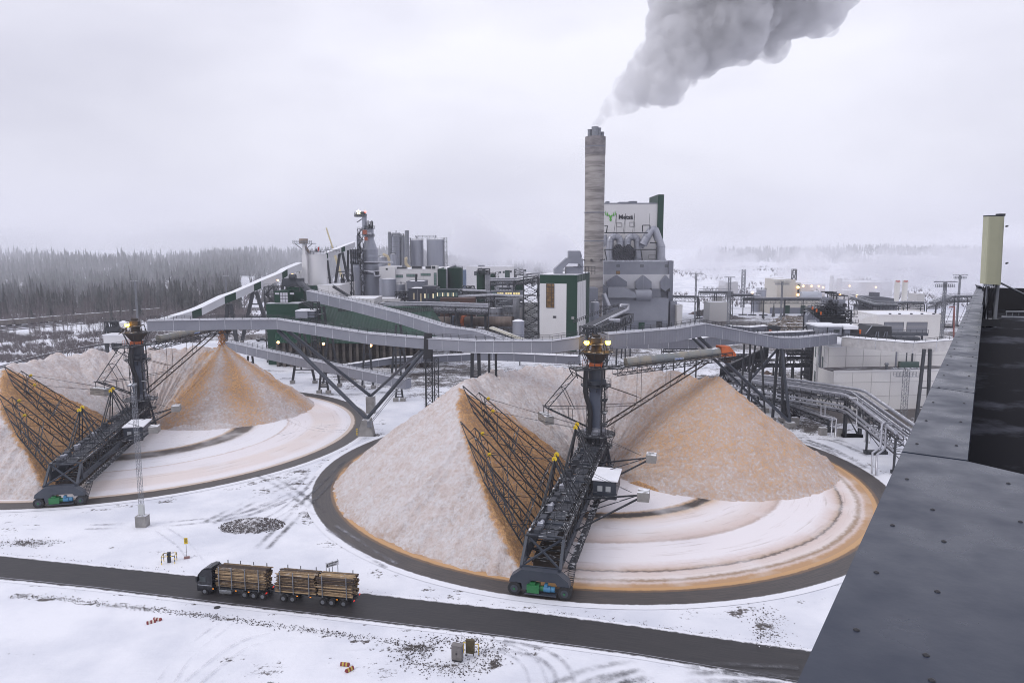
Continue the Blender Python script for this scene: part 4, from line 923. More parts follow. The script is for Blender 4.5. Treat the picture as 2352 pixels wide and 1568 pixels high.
# the long gallery from the left stacker to the middle stacker
L0 = P(q('A', 1385, 997), 195)
g1 = [L0, P(q('B', 0, 1220), 198), P(q('B', 490, 1217), 200), P(q('B', 700, 1250), 198), P(q('B', 1330, 1352), 190), P(q('B', 1890, 1402), 184), P(q('C', 240, 1432), 176), P(q('C', 950, 1440), 164), P(q('C', 1215, 1405), 160.5)]
gallery('long grey conveyor gallery running from the left stacker to the middle one', g1, 3.4, 2.7, clad, roof_rib)
g2 = [P(q('C', 1490, 1392), 163.5), P(q('C', 2130, 1330), 178), P(q('D', 400, 925), 186), P(q('D', 870, 1008), 196), P(q('D', 1090, 1046), 204), P(q('D', 1290, 1043), 212), P(q('D', 1640, 1000), 226)]
gallery('grey conveyor gallery rising right from the two lamps and dipping to the transfer booth', g2, 3.4, 3.1, clad, roof_rib)
g3 = [P(q('C', 1470, 1398), 196), P(q('C', 2240, 1398), 203), P(q('D', 400, 1028), 206), P(q('D', 820, 990), 214)]
gallery('low light grey gallery just behind the dipping one', g3, 3.0, 2.6, clad, roofsheet, rails=False)
g4 = [P(q('D', 1680, 1022), 226), P(q('D', 2000, 1055), 214), P(q('D', 2351, 1088), 204), P(q('E', 1750, 1410), 196)]
gallery('whitish curved gallery over the white panel building', g4, 4.0, 2.9, M('plastic wrapped white skin', (.42, .41, .42), .35, 0, (.55, .54, .55), .6, bump=.4, bs=.8), roofsheet)
# descending gallery from the screening tower
g5 = [P(q('B', 770, 945), 318), P(q('B', 1190, 1045), 300), P(q('B', 1640, 1165), 282), P(q('B', 2060, 1300), 262), P(q('B', 2351, 1345), 250), P(q('C', 560, 1452), 240)]
gallery('wide grey gallery descending in front of the green storage roof', g5, 4.4, 4.2, clad, roof_rib, sec=8)
g6 = [P(q('B', 10, 1410), 272), P(q('B', 400, 1500), 262), P(q('G', 870, 640), 250), P(q('G', 1620, 800), 234)]
gallery('lower grey gallery sloping down from the orange cone to the ground', g6, 3.2, 3.1, clad, roof_rib)
g7 = [P(q('G', 1000, 650), 282), P(q('G', 1500, 575), 288), P(q('G', 2240, 540), 292), P(q('C', 800, 1478), 280)]
gallery('low grey gallery along the foot of the green storage', g7, 3.2, 2.5, clad2, roofsheet, rails=False)
g8 = [P(q('C', 200, 1505), 232), P(q('C', 600, 1515), 226), P(q('C', 1200, 1545), 218)]
gallery('dark walkway gallery just behind the chip pile crest', g8, 3.0, 2.4, clad2, roofsheet)
# white roofed gallery climbing to the digester
g9 = [P(q('A', 1500, 985), 330), P(q('A', 1810, 885), 350), P(q('A', 1900, 850), 356), P(q('B', 0, 975), 372), P(q('B', 105, 935), 378), P(q('B', 275, 860), 386), P(q('B', 340, 830), 392), P(q('B', 540, 745), 405), P(q('B', 590, 712), 410), P(q('B', 725, 655), 422)]
ths = gallery('white conveyor gallery with dark green bands climbing on the left', g9, 4.2, 3.9, M('pale grey cladding', (.50, .50, .53), .5, 0, (.55, .55, .58), .1), snowm, sec=60, rails=False, joints=False, bands=(1, 3, 5, 7))
g10 = [P(q('B', 925, 565), 440), P(q('B', 970, 545), 443), P(q('B', 1095, 495), 452), P(q('B', 1130, 480), 455), P(q('B', 1225, 445), 462)]
gallery('upper white gallery with green bands reaching the digester top', g10, 4.0, 3.2, MATS['pale grey cladding'], snowm, sec=60, rails=False, joints=False, bands=(0, 2))

def legs(name, label, cat, segs, mat=steel0, group=None, base=None):
    """supports: segs = (a, b, radius)"""
    lo = min((s_[i] for s_ in segs for i in (0, 1)), key=lambda p: p.z)
    th = T(name, label, cat, (lo.x, lo.y, 0), 0, group)
    for a, b, r in segs: mb = MB(); mb.rod(a, b, r, 12); part('strut', mb, mat, th)
    if base:
        for p, sx_, sz in base: mb = MB(); mb.box(p.x - sx_, p.x + sx_, p.y - sx_, p.y + sx_, 0, sz); part('footing', mb, concrete, th)
    return th
# V-shaped support between the two pads
pf, pr = V(-39.2, 192.5, 4.4), V(-43.2, 219.0, 5.2)
tl, tr_ = P(q('B', 490, 1225), 202), P(q('B', 1900, 1412), 185.5)
th = T('vee_support', 'wide dark V shaped tube support on two concrete piers between the chip pads', 'conveyor support', (-41, 205, 0))
for a, b, r in ((pf, tl + V(.3, 0, 0), .55), (pf, tr_ + V(-.5, 0, 0), .5), (pr, tl + V(2, 3, -.4), .5), (pr, tr_ + V(-2, 3.2, -.6), .42)): mb = MB(); mb.rod(a, b, r, 14); part('strut', mb, navy, th)
mb = MB(); mb.slab([V(-41.6, 190.5, 0), V(-37.2, 190.5, 0), V(-38.2, 190.9, 4.4), V(-40.2, 190.9, 4.4)], V(0, 3.4, 0)); part('pier', mb, concrete, th)
mb = MB(); mb.box(-44.5, -42, 217.8, 220.3, 0, 5.2); part('pier', mb, concrete, th)
mb = MB(); mb.bar(pf + V(1.2, -1.4, -.6), tr_ + V(.2, -.8, .3), .12); mb.bar(pf + V(1.7, -1.4, -.6), tr_ + V(.7, -.8, .3), .12); mb.box(-38.6, -37.4, 190, 190.5, 2.6, 4.4); part('cable_tray', mb, galv, th)
mb = MB()
for k in range(4): mb.box(-41.72, -41.3, 190.35, 190.45, .5 + k * .5, .72 + k * .5)
part('hazard_stripe', mb, yellow, th)
# right V support
pR = G(q('I', 1195, 1085)); pR2 = pR + V(-1, 19, 0)
legs('vee_support', 'dark tube support leaning over the right flank of the middle chip pile', 'conveyor support',
     [(pR + UP * 1.4, P(q('D', 330, 925), 188), .45), (pR + UP * 1.4, P(q('D', 1120, 1050), 206), .42), (pR2 + UP * 1.4, P(q('D', 270, 930), 191), .38), (pR2 + V(-8, 10, 0), P(q('D', 1080, 1050), 207), .35)], navy, base=[(pR, 1.3, 1.5), (pR2, 1.3, 1.5)])
# other gallery supports
def frame_leg(label, top, spread, Yd=0, w=.3, group='steel legs under the galleries', depth=4, cross=True):
    a = [top + V(-.8, 0, 0), top + V(.8, 0, 0)]; z0 = 0.0
    th = T('gallery_leg', label, 'gallery support', (top.x, top.y, 0), 0, group)
    fe = [V(top.x - spread, top.y + Yd, .6), V(top.x + spread, top.y + Yd, .6)]
    for p_, f_ in zip(a, fe):
        mb = MB(); mb.bar(f_, p_, w * 1.4); part('leg', mb, steel0, th); mb = MB(); mb.box(f_.x - .8, f_.x + .8, f_.y - .8, f_.y + .8, 0, 1.2); part('footing', mb, concrete, th)
    if cross:
        for k in range(1, 4): mb = MB(); mb.bar(fe[0].lerp(a[0], k / 4), fe[1].lerp(a[1], k / 4), w * .6); part('brace', mb, steel0, th)
for lab, tp_, spd, w in (
    ('splayed dark legs under the wide gallery near its upper end', P(q('B', 910, 1000), 317), 3.2, .7), ('splayed dark legs under the middle of the wide gallery', P(q('B', 1630, 1172), 284), 3.0, .6),
    ('twin posts under the lower gallery left end', P(q('G', 225, 500), 271), 1.6, .45), ('twin posts on concrete feet under the lower gallery', P(q('G', 880, 650), 249), 1.6, .45), ('short posts at the foot of the lower gallery', P(q('G', 1560, 795), 236), 1.2, .4),
    ('posts under the low gallery at the storage foot', P(q('G', 1245, 640), 286), 1.6, .4), ('thin dark post behind the V support', P(q('G', 1550, 440), 262), .9, .4),
    ('leaning legs behind the long gallery, left of the lamps', P(q('G', 690, 300), 268), 4.2, .55), ('tall dark leg crossing the stained concrete wall', P(q('G', 940, 330), 262), 3.0, .5), ('leg beside the third wall lamp', P(q('G', 1270, 385), 258), 2.0, .45),
    ('splayed legs under the climbing white gallery near the track', P(q('B', 280, 860), 386), 8, 1.1), ('legs under the lower end of the climbing white gallery', P(q('B', 40, 975), 376), 3, 1.2), ('legs under the climbing gallery beside the green tower', P(q('B', 560, 740), 406), 4, .9),
    ('wide splayed legs under the upper white gallery beside the silo', P(q('B', 950, 565), 442), 5, .8), ('tall splayed legs under the upper white gallery', P(q('B', 1092, 495), 453), 9, 1.0), ('legs of the upper white gallery beside the digester', P(q('B', 1170, 470), 458), 3, .8),
    ('dark leg under the right gallery bend', P(q('D', 797, 1000), 198), 1.2, .3), ('pair of dark legs right of the chip pile top', P(q('D', 900, 1015), 200), 3.0, .3), ('heavy twin legs under the low point of the right gallery', P(q('D', 1110, 1050), 208), 1.4, .5),
    ('legs under the whitish curved gallery at the right', P(q('E', 1440, 1400), 200), 1.6, .5), ('short posts under the dark walkway gallery', P(q('C', 240, 1440), 178), 1.2, .6), ('posts holding the long gallery behind the pile crest', P(q('C', 400, 1445), 176), 1.0, .4)):
    frame_leg(lab, tp_, spd, 0, w)
# ladder tower where the long gallery bends
th = T('ladder_tower', 'slim dark ladder tower at the bend of the long gallery', 'ladder tower', (*P(q('G', 1825, 800), 186).xy, 0))
bx = P(q('G', 1825, 600), 186); mb = MB(); mb.truss(V(bx.x, 186.5, 0), V(bx.x, 186.5, 27), V(1.7, 0, 0), V(0, 1.7, 0), 14, .12, .22); part('lattice', mb, steel0, th)
mb = MB(); mb.ladder(V(bx.x - .9, 185.2, 0), V(bx.x - .9, 185.2, 28), .7); mb.box(bx.x - 1.4, bx.x + 1.4, 184.4, 185.2, 21, 21.1); part('ladder', mb, steel, th)
mb = MB(); mb.slab([V(bx.x - 1.1, 183.6, 22), V(bx.x + .9, 183.6, 22), V(bx.x + 1.3, 183.6, 28.6), V(bx.x - .7, 183.6, 28.6)], V(0, .3, 0)); part('cable_duct', mb, black, th)
bx = P(q('G', 1890, 600), 205); mb = MB(); mb.truss(V(bx.x, 206, 0), V(bx.x, 206, 19), V(1.2, 0, 0), V(0, 1.2, 0), 10, .1, .16)
solo('light_post', mb, steel0, 'short lattice post right of the slim ladder tower', 'lattice post')

# left stacker: transfer station beyond the pile
YT = 262
th = T('transfer_station', 'dark transfer station with white box left of the left mast head', 'transfer station', P(q('S', 180, 330), YT).xyz * 1)
a, b = P(q('S', 45, 332), YT), P(q('S', 180, 438), YT); mb = MB(); mb.box(a.x, b.x + 8, YT, YT + 6, b.z, a.z); part('white_box', mb, M('pale painted box', (.62, .62, .64), .5), th)
mb = MB(); mb.box(a.x - .3, b.x + 8.2, YT - .2, YT + 6.2, a.z, a.z + .4); part('snow_cap', mb, snowm, th)
for px_ in (95, 190, 250): c = P(q('S', px_, 436), YT + 1); mb = MB(); mb.bar(V(c.x, YT + 2, 0), c, 1.0); part('leg', mb, steel0, th)
a, b = P(q('S', 75, 135), 270), P(q('S', 290, 300), 270); mb = MB(); mb.truss(V(a.x, 272, (a.z + b.z) / 2), V(b.x, 272, (a.z + b.z) / 2), V(0, 5, 0), V(0, 0, a.z - b.z), 5, .3, .5); mb.box(a.x, b.x, 269, 274, b.z + 1, b.z + 2.4); mb.box(a.x + 3, b.x - 3, 270, 273, a.z - 5, a.z - .4); mb.rail([V(a.x - 1, 269, a.z), V(b.x + 1, 269, a.z)], 1.4, 2, .1); mb.rail([V(a.x - 3, 269, a.z - 5), V(b.x, 269, a.z - 5)], 1.4, 2, .1); part('drive_frame', mb, steel0, th)
for x in (a.x + 4, b.x - 3): mb = MB(); mb.bar(V(x, 272, 0), V(x, 272, a.z - 3), 1.0); part('leg', mb, steel0, th)
mb = MB(); mb.slab([P(q('S', 272, 150), 262), P(q('S', 440, 170), 200), P(q('S', 440, 262), 200), P(q('S', 300, 215), 262)], V(.5, 2, 0)); part('short_gallery', mb, white, th)
mb = MB(); mb.slab([P(q('S', 268, 147), 262), P(q('S', 442, 168), 200), P(q('S', 442, 150), 204), P(q('S', 330, 120), 266)], V(0, 0, .2)); part('snowy_roof', mb, snowm, th)

# ------------------------------------------------------------------ box helpers from picture positions
def span(k, x0, x1, yt, yb, Y):
    a = P(q(k, x0, (yt + yb) / 2), Y); b = P(q(k, x1, (yt + yb) / 2), Y); t = P(q(k, (x0 + x1) / 2, yt), Y).z; l = P(q(k, (x0 + x1) / 2, yb), Y).z
    return a.x, b.x, l, t
def blk(name, mat, par, k, x0, x1, yt, yb, Y, dep, zb=None, label=None):
    a, b, l, t = span(k, x0, x1, yt, yb, Y); mb = MB(); mb.box(a, b, Y, Y + dep, l if zb is None else zb, t); return part(name, mb, mat, par, label)
def bldg(name, label, cat, k, x0, x1, yt, yb, Y, dep, mat, roof=snowm, pan=0, hp=0, group=None, parapet=True):
    """box building standing on the ground with roof sheet, parapet and cladding joints"""
    a, b, l, t = span(k, x0, x1, yt, yb, Y); th = T(name, label, cat, ((a + b) / 2, Y, 0), 0, group)
    mb = MB(); mb.box(a, b, Y, Y + dep, 0, t); part('wall', mb, mat, th)
    mb = MB(); mb.box(a + .3, b - .3, Y + .3, Y + dep - .3, t, t + .15); part('roof', mb, roof, th)
    if parapet:
        mb = MB(); mb.box(a - .1, b + .1, Y - .1, Y + .25, t, t + .5); mb.box(a - .1, b + .1, Y + dep - .25, Y + dep + .1, t, t + .5); mb.box(a - .1, a + .25, Y + .25, Y + dep - .25, t, t + .5); mb.box(b - .25, b + .1, Y + .25, Y + dep - .25, t, t + .5); part('parapet', mb, mat, th)
    if pan:
        mb = MB(); n = max(1, round((b - a) / pan))
        for i in range(1, n): x = a + (b - a) * i / n; mb.box(x - .05, x + .05, Y - .03, Y, 0, t)
        if hp:
            for j in range(1, int(t / hp) + 1): mb.box(a, b, Y - .025, Y, t - j * hp - .05, t - j * hp + .05)
        part('cladding_joints', mb, joint, th)['kind'] = 'stuff'
    return th, a, b, t
def win(par, k, x0, x1, yt, yb, Y, mat=glass, name='window', fr=True, nx_=1, nz_=1):
    a, b, l, t = span(k, x0, x1, yt, yb, Y); mb = MB()
    if fr:
        mb.box(a - .15, b + .15, Y - .1, Y - .02, l - .15, l); mb.box(a - .15, b + .15, Y - .1, Y - .02, t, t + .15); mb.box(a - .15, a, Y - .1, Y - .02, l, t); mb.box(b, b + .15, Y - .1, Y - .02, l, t)
        for i in range(1, nx_): x = a + (b - a) * i / nx_; mb.box(x - .08, x + .08, Y - .11, Y - .03, l, t)
        for i in range(1, nz_): z = l + (t - l) * i / nz_; mb.box(a, b, Y - .115, Y - .035, z - .08, z + .08)
    if not fr: mb.box(a, b, Y - .05, Y - .01, l, t); return part(name, mb, mat, par)
    w = part(name, mb, steel0, par); mb = MB(); mb.box(a, b, Y - .06, Y - .02, l, t); part('pane', mb, mat, w); return w
def tank(label, k, x0, x1, yt, yb, Y, mat=silver, cone=.12, rings=5, railing=True, name='storage_tank', cat='tank', zb=0, group=None, stair=None):
    a, b, l, t = span(k, x0, x1, yt, yb, Y); r = (b - a) / 2; cx = (a + b) / 2; cyy = Y + r
    th = T(name, label, cat, (cx, cyy, zb), 0, group); H = t - zb
    mb = MB(); mb.lathe((cx, cyy, zb), [(r, 0), (r, H)], 32, False); part('shell', mb, mat, th)
    mb = MB(); mb.lathe((cx, cyy, zb), [(r * 1.02, H), (r * .5, H + r * cone * .8), (.3, H + r * cone)], 32); part('roof', mb, roofsheet if mat is not green else green, th)
    if rings:
        mb = MB()
        for i in range(1, rings + 1): z = H * i / (rings + 1); mb.lathe((cx, cyy, zb + z), [(r + .07, 0), (r + .07, .22)], 32)
        part('hoop', mb, mat, th)
    if railing:
        mb = MB(); pts = [V(cx + r * math.cos(2 * PI * i / 20), cyy + r * math.sin(2 * PI * i / 20), zb + H) for i in range(21)]; mb.rail(pts, 1.2, 4, .1)
        mb.rod((cx, cyy, zb + H), (cx, cyy, zb + H + r * cone + 1.5), r * .1, 10); mb.bar((cx, cyy - r, zb + H + 1), (cx, cyy, zb + H + r * cone + 1), .4, .15); part('roof_railing', mb, galv, th)
    if stair:
        for g in (stair,):
            x = cx + g * (r + .9); mb = MB(); mb.truss(V(x, cyy - r * .3, zb), V(x, cyy - r * .3, zb + H + 1.5), V(2.2, 0, 0), V(0, 2.2, 0), max(4, int(H / 3)), .14, .22)
            for i in range(int(H / 4)): mb.box(x - 1.4, x + 1.4, cyy - r * .3 - 1.4, cyy - r * .3 + 1.4, zb + 3 + i * 4, zb + 3.15 + i * 4)
            part('stair_tower', mb, steel, th)
    return th
# ------------------------------------------------------------------ left and centre of the mill
th, a, b, t = bldg('screening_tower', 'dark green screening tower with two rows of small windows', 'building', 'B', 590, 745, 830, 1200, 322, 14, green, roofsheet)
for x0, x1 in ((608, 622), (630, 645), (610, 625)): win(th, 'B', x0, x1, 872, 888, 322, gglass, fr=False)
a0, b0, l0, t0 = span('B', 450, 745, 962, 1300, 320)
th = T('green_block', 'dark green lower block in front of the screening tower', 'building', ((a0 + b0) / 2, 320, 0)); mb = MB(); mb.box(a0, b0, 312, 336, 0, t0); part('wall', mb, green, th)
mb = MB(); mb.box(a0, b0, 312, 336, t0, t0 + .2); part('roof', mb, roofsheet, th)
for x0 in (470, 610): win(th, 'B', x0, x0 + 40, 872, 888, 311.9, M('pale opening', (.5, .5, .55), .6), fr=False)
blk('upper_wall', green, th, 'B', 465, 590, 855, 965, 314, 12); win(th, 'B', 520, 590, 870, 960, 313.9, M('pale opening', (.5, .5, .55), .6), nx_=3, nz_=3)
def stair_tower(label, k, x0, x1, yt, yb, Y, dep, zb=0, flights=True, mat=steel0, n=None):
    a, b, l, t = span(k, x0, x1, yt, yb, Y); th = T('stair_tower', label, 'stair tower', ((a + b) / 2, Y, zb), 0); H = t - zb; n = n or max(3, round(H / 3.4))
    mb = MB(); mb.truss(V((a + b) / 2, Y + dep / 2, zb), V((a + b) / 2, Y + dep / 2, t), V(b - a, 0, 0), V(0, dep, 0), n, .2, .34); part('frame', mb, mat, th)
    if flights:
        mb = MB()
        for i in range(n):
            z = zb + H * i / n; z2 = zb + H * (i + 1) / n; xx = (a + .5, b - .5) if i % 2 else (b - .5, a + .5); mb.stair(V(xx[0], Y + .8, z), V(xx[1], Y + .8, z2), 1.1, V(0, 1, 0), n=8, r=.12); mb.rail([V(a, Y, z2), V(b, Y, z2)], 1.1, 2, .09)
        part('stair_flights', mb, steel, th)
    return th
stair_tower('open steel stair tower left of the green screening tower', 'B', 375, 465, 815, 1200, 318, 6)
stair_tower('open steel frame over the green tower roof', 'B', 470, 700, 812, 860, 318, 10, zb=P(q('B', 560, 860), 318).z, flights=False, n=1)
# long storage with steep green roof on a concrete wall
th = T('chip_storage', 'long storage hall with steep dark green roof on stained concrete walls', 'building', (-60, 300, 0))
eL, eR = P(q('B', 478, 1322), 306), P(q('B', 1900, 1375), 300)
rL, rR = P(q('B', 460, 965), 334), P(q('B', 1945, 1022), 330); kR = P(q('B', 1975, 1170), 318)
zt = (eL.z + eR.z) / 2
mb = MB(); mb.slab([V(eL.x, 305, zt), V(eR.x, 301, zt), V(rR.x, 331, rR.z), V(rL.x, 335, rL.z)], V(0, .4, .5)); part('roof', mb, M('green ribbed roof', (.009, .040, .025), .5, 0, (.014, .056, .036), .2, streak=(1, .1, .1), spec=.25, wave=((1, .05, 0), 1.4, .25)), th)
mb = MB(); mb.slab([V(eR.x, 301, zt), V(kR.x + 8, 318, zt), V(rR.x, 331, rR.z)], V(-.3, .3, 0)); part('hip', mb, green, th)
mb = MB(); mb.slab([V(rL.x, 335.5, rL.z), V(rR.x, 331.5, rR.z), V(rR.x, 360, zt), V(rL.x, 362, zt)], V(0, 0, .4)); part('rear_roof', mb, green, th)
mb = MB(); mb.slab([V(eL.x, 308.6, 0), V(eR.x, 304.6, 0), V(eR.x, 304.6, zt), V(eL.x, 308.6, zt)], V(0, 1, 0)); part('wall', mb, wallconc, th)
for i in range(23):
    x = eL.x + (eR.x - eL.x) * (i + .15) / 22.6; y = 307 - 4 * i / 22; mb = MB(); mb.box(x - .55, x + .55, y - .9, y + .9, 0, zt - .05); part('pillar', mb, wallconc, th)
mb = MB()
for i in range(9):
    for j in range(5): pass
for zz in np.arange(1.2, zt, 1.2): mb.slab([V(eL.x, 308.45, zz), V(eR.x, 304.45, zz), V(eR.x, 304.45, zz + .12), V(eL.x, 308.45, zz + .12)], V(0, .16, 0))
part('board_lines', mb, M('dark timber seam', (.05, .04, .035), .8), th)
mb = MB(); mb.slab([rR + V(-42, -1, .5), rR + V(0, -.8, .5), rR + V(0, -3.6, -3.2), rR + V(-42, -3.8, -3.2)], V(0, -.3, .1)); part('ridge_louvre', mb, M('dark louvre', (.02, .035, .03), .6, wave=((1, 0, 0), .9, 1.0)), th)
for i, (x_, y_) in enumerate(((500, 1338), (926, 1352), (1371, 1368))):
    p = P(q('B', x_, y_), 300.5); l = T('wall_lamp', ('lit lamp at the left end of the stained concrete wall', 'lit lamp on the stained concrete wall, middle one of three', 'lit lamp on the stained concrete wall nearest the slim ladder tower')[i], 'lamp', p, 0, 'lamps on the concrete wall')
    mb = MB(); mb.lathe((p.x, p.y, p.z), [(.1, -.55), (.55, -.2), (.6, .35), (.2, .55)], 12); part('bulb', mb, warm, l); mb = MB(); mb.bar(p + V(0, 0, .5), p + V(0, 3, .6), .15); mb.bar(p + V(0, 1.2, -6), p + V(0, 1.2, .6), .2); part('bracket', mb, steel0, l)
# small grey things at the green block's foot
blk2 = T('plant_room', 'grey box on a dark frame in front of the green block', 'plant room', (*P(q('B', 740, 1100), 296).xy, 0)); blk('wall', clad, blk2, 'B', 662, 775, 1045, 1110, 296, 8); blk('roof', snowm, blk2, 'B', 658, 842, 1038, 1046, 295.8, 9); blk('side_wall', clad2, blk2, 'B', 775, 840, 1050, 1105, 297, 8)
mb = MB()
for px_ in (700, 830, 850): c = P(q('B', px_, 1110), 299); mb.bar(V(c.x, 299, 0), c, .6)
c = P(q('B', 845, 960), 300); mb.truss(V(c.x, 300, 0), c, V(3, 0, 0), V(0, 3, 0), 9, .2, .35); mb.rail([P(q('B', 715, 955), 301), P(q('B', 850, 1030), 298), P(q('B', 900, 1035), 298)], 1.2, 1.5, .12); mb.stair(P(q('B', 720, 960), 302), P(q('B', 840, 1035), 298)); mb.box(c.x - 5, c.x + 3, 297, 303, c.z - 5, c.z - 4.8); part('frame', mb, steel, blk2)
x_ = T('drive_station', 'dark machinery head at the top of the wide gallery', 'machinery', (*P(q('B', 640, 760), 330).xy, P(q('B', 640, 830), 330).z)); mb = MB()
mb.slab([P(q('B', 655, 760), 326), P(q('B', 700, 755), 326), P(q('B', 810, 862), 319), P(q('B', 765, 875), 319)], V(0, 4, 0)); p = P(q('B', 640, 770), 328); mb.box(p.x - 4, p.x + 4, 326, 332, p.z - 2, p.z + 1.6); mb.rail([p + V(-5, -2, -2), p + V(7, -2, -2)], 1.2, 1.5, .12); mb.rod(p + V(-1, -2, 2.4), p + V(2, -2, 2.4), 1.2, 10); part('drive', mb, deck, x_)
mb = MB(); mb.lathe(tuple(P(q('B', 633, 704), 330)), [(.1, -.4), (.5, -.1), (.5, .4), (.1, .5)], 10); solo('lamp', mb, warm, 'small lit lamp above the dark machinery head', 'lamp')
mb = MB(); mb.lathe(tuple(P(q('B', 497, 755), 396)), [(.1, -.4), (.55, -.1), (.55, .4), (.1, .5)], 10); solo('lamp', mb, warm, 'small lit lamp under the climbing white gallery', 'lamp')
th = tank('small pale tank with railed top beside the white silo', 'B', 605, 690, 690, 790, 424, white, cone=.2, rings=0); blk('box', white, th, 'B', 682, 722, 630, 770, 428, 8)
# white silo with shaft and head
th = tank('tall white silo with a square shaft on its left', 'B', 742, 935, 512, 800, 432, white, cone=.28, rings=0, name='silo', cat='silo')
blk('shaft', white, th, 'B', 726, 770, 515, 810, 430, 8); blk('shaft_neck', white, th, 'B', 727, 752, 410, 516, 430, 5); p = P(q('B', 740, 412), 431)
mb = MB(); mb.box(p.x - 5.5, p.x + 5.5, 428, 438, p.z, p.z + .4); mb.rail([p + V(-5.5, -3, .3), p + V(5.5, -3, .3)], 1.6, 1.2, .2); mb.bar(p + V(0, 0, -4), p + V(-5, 0, 0), .4); mb.bar(p + V(0, 0, -4), p + V(5, 0, 0), .4); part('head_platform', mb, galv, th)
mb = MB(); mb.rod(p, p + UP * 3, 2.5, 12); mb.rod(p + V(1, 0, -2), P(q('B', 790, 490), 436), .7, 8); part('head', mb, M('brownish dusty metal', (.3, .24, .2), .6), th)
a = P(q('B', 790, 500), 436); mb = MB(); mb.rail([a + V(-3, 0, 0), a + V(5, 0, 0), a + V(18, 0, .5)], 1.6, 2, .18); mb.bar(P(q('B', 865, 510), 436), P(q('B', 865, 455), 436), .25); part('roof_railing', mb, steel, th)
mb = MB()
for i in range(3): c = P(q('B', 879, 455 + i * 12), 436); mb.rod(c, c + UP * .9, .45, 8)
part('warning_light', mb, M('red paint', (.5, .03, .02), .5), th)
# flat white halls at silo foot
th, *_ = bldg('white_hall', 'white flat-roofed hall in front of the white silo', 'building', 'B', 870, 1080, 808, 930, 418, 26, white, pan=8)
blk('green_end', green, th, 'B', 768, 871, 812, 920, 417.7, 20); mb = MB(); mb.stair(P(q('B', 1015, 815), 417), P(q('B', 1190, 925), 415), 2, V(0, 1, 0), r=.25); part('outside_stair', mb, steel, th)
th, *_ = bldg('white_hall', 'low white building under the digester towers', 'building', 'B', 1080, 1405, 935, 1010, 392, 24, white, pan=10); blk('pipe_band', green, th, 'B', 1000, 1090, 995, 1010, 391.7, 2); blk('grey_bay', clad2, th, 'B', 1236, 1340, 972, 1012, 391, 3)
th, *_ = bldg('white_hall', 'small white building right of the digester foot', 'building', 'B', 1405, 1650, 935, 975, 420, 14, white, pan=8)
# digester
c = P(q('B', 1372, 915), 478); sc_ = lambda px: px / 2.351 / 1.7415 / FPX * 478
zq = lambda y, Y=478: P(q('B', 1372, y), Y).z
th = T('digester', 'grey bottle-shaped digester tower carrying a lit star', 'digester tower', (c.x, c.y, 0))
mb = MB(); R1 = sc_(80); mb.lathe((c.x, c.y, 0), [(R1, 0), (R1, zq(690)), (R1 * .97, zq(690)), (R1 * .97, zq(545)), (R1 * .92, zq(510)), (R1 * .92, zq(472)), (R1 * .5, zq(362)), (R1 * .5, zq(272)), (.5, zq(262))], 40); part('shell', mb, silver, th)
mb = MB()
for y_, r_ in ((540, 1.0), (575, 1.0), (620, 1.0), (665, 1.0), (730, 1.02), (775, 1.02), (820, 1.02), (870, 1.02), (472, .94), (508, .94)): mb.lathe((c.x, c.y, zq(y_)), [(R1 * r_ + .1, 0), (R1 * r_ + .1, .35)], 40)
part('hoop', mb, silver, th)
mb = MB()
for y_, r_ in ((692, 1.12), (600, 1.0), (345, .6), (270, .66)):
    z = zq(y_); mb.lathe((c.x, c.y, z), [(R1 * r_, 0), (R1 * r_, .3)], 28); mb.rail([V(c.x + R1 * r_ * math.cos(2 * PI * i / 18), c.y + R1 * r_ * math.sin(2 * PI * i / 18), z + .2) for i in range(19)], 1.5, 3, .15)
for k in range(10): a = rnd.uniform(0, 6.3); r_ = R1 * rnd.uniform(.1, .45); mb.rod((c.x + r_ * math.cos(a), c.y + r_ * math.sin(a), zq(268)), (c.x + r_ * math.cos(a), c.y + r_ * math.sin(a), zq(268) + rnd.uniform(2, 5.5)), .4, 8)
part('ring_platform', mb, steel, th)
for pth, r_ in (([V(c.x - 5, c.y - R1 - 1, zq(582)), V(c.x + 16, c.y - R1 - 1, zq(582))], .6), ([V(c.x - 14, c.y - R1 - 1.2, zq(665)), V(c.x + 13, c.y - R1 - 1.2, zq(665))], .6), ([P(q('B', 1345, 670), 465), P(q('B', 1400, 682), 465), P(q('B', 1408, 715), 465), P(q('B', 1460, 715), 465)], .7), ([P(q('B', 1330, 318), 470), P(q('B', 1375, 318), 470)], .7)): mb = MB(); mb.tube(pth, r_, 8); part('pipe', mb, pipe, th)
m0, m1 = P(q('B', 1310, 275), 478), P(q('B', 1311, 152), 478); mb = MB(); mb.rod(V(m0.x, 478, m0.z - 4), m1, 1.5, 12); part('mast', mb, silver, th)
a_, b_ = P(q('B', 1222, 140), 478), P(q('B', 1326, 150), 478); mb = MB(); mb.truss(V(a_.x, 478, m1.z + .5), V(b_.x, 478, m1.z + .5), V(0, 4, 0), V(0, 0, 1.5), 6, .3, .4); mb.rail([V(a_.x, 476, m1.z + 1.3), V(b_.x, 476, m1.z + 1.3)], 1.2, 1.5, .15); mb.bar(V(b_.x - 6, 478, m1.z - 4), V(b_.x, 478, m1.z), .5); mb.box(b_.x - 6, b_.x - .5, 477, 480, m1.z + 1.2, m1.z + 2.8); part('mast_platform', mb, steel, th)
p = P(q('B', 1255, 113), 475); st_ = T('star_light', 'lit five-pointed star on top of the digester mast', 'star decoration', p); pts = []
for i in range(10): r_ = 1.7 if i % 2 == 0 else .7; aa = PI / 2 + i * PI / 5; pts.append(V(p.x + r_ * math.cos(aa), 475, p.z + r_ * math.sin(aa)))
pin = [V(p.x + (v.x - p.x) * .62, 475, p.z + (v.z - p.z) * .62) for v in pts]; mb = MB()
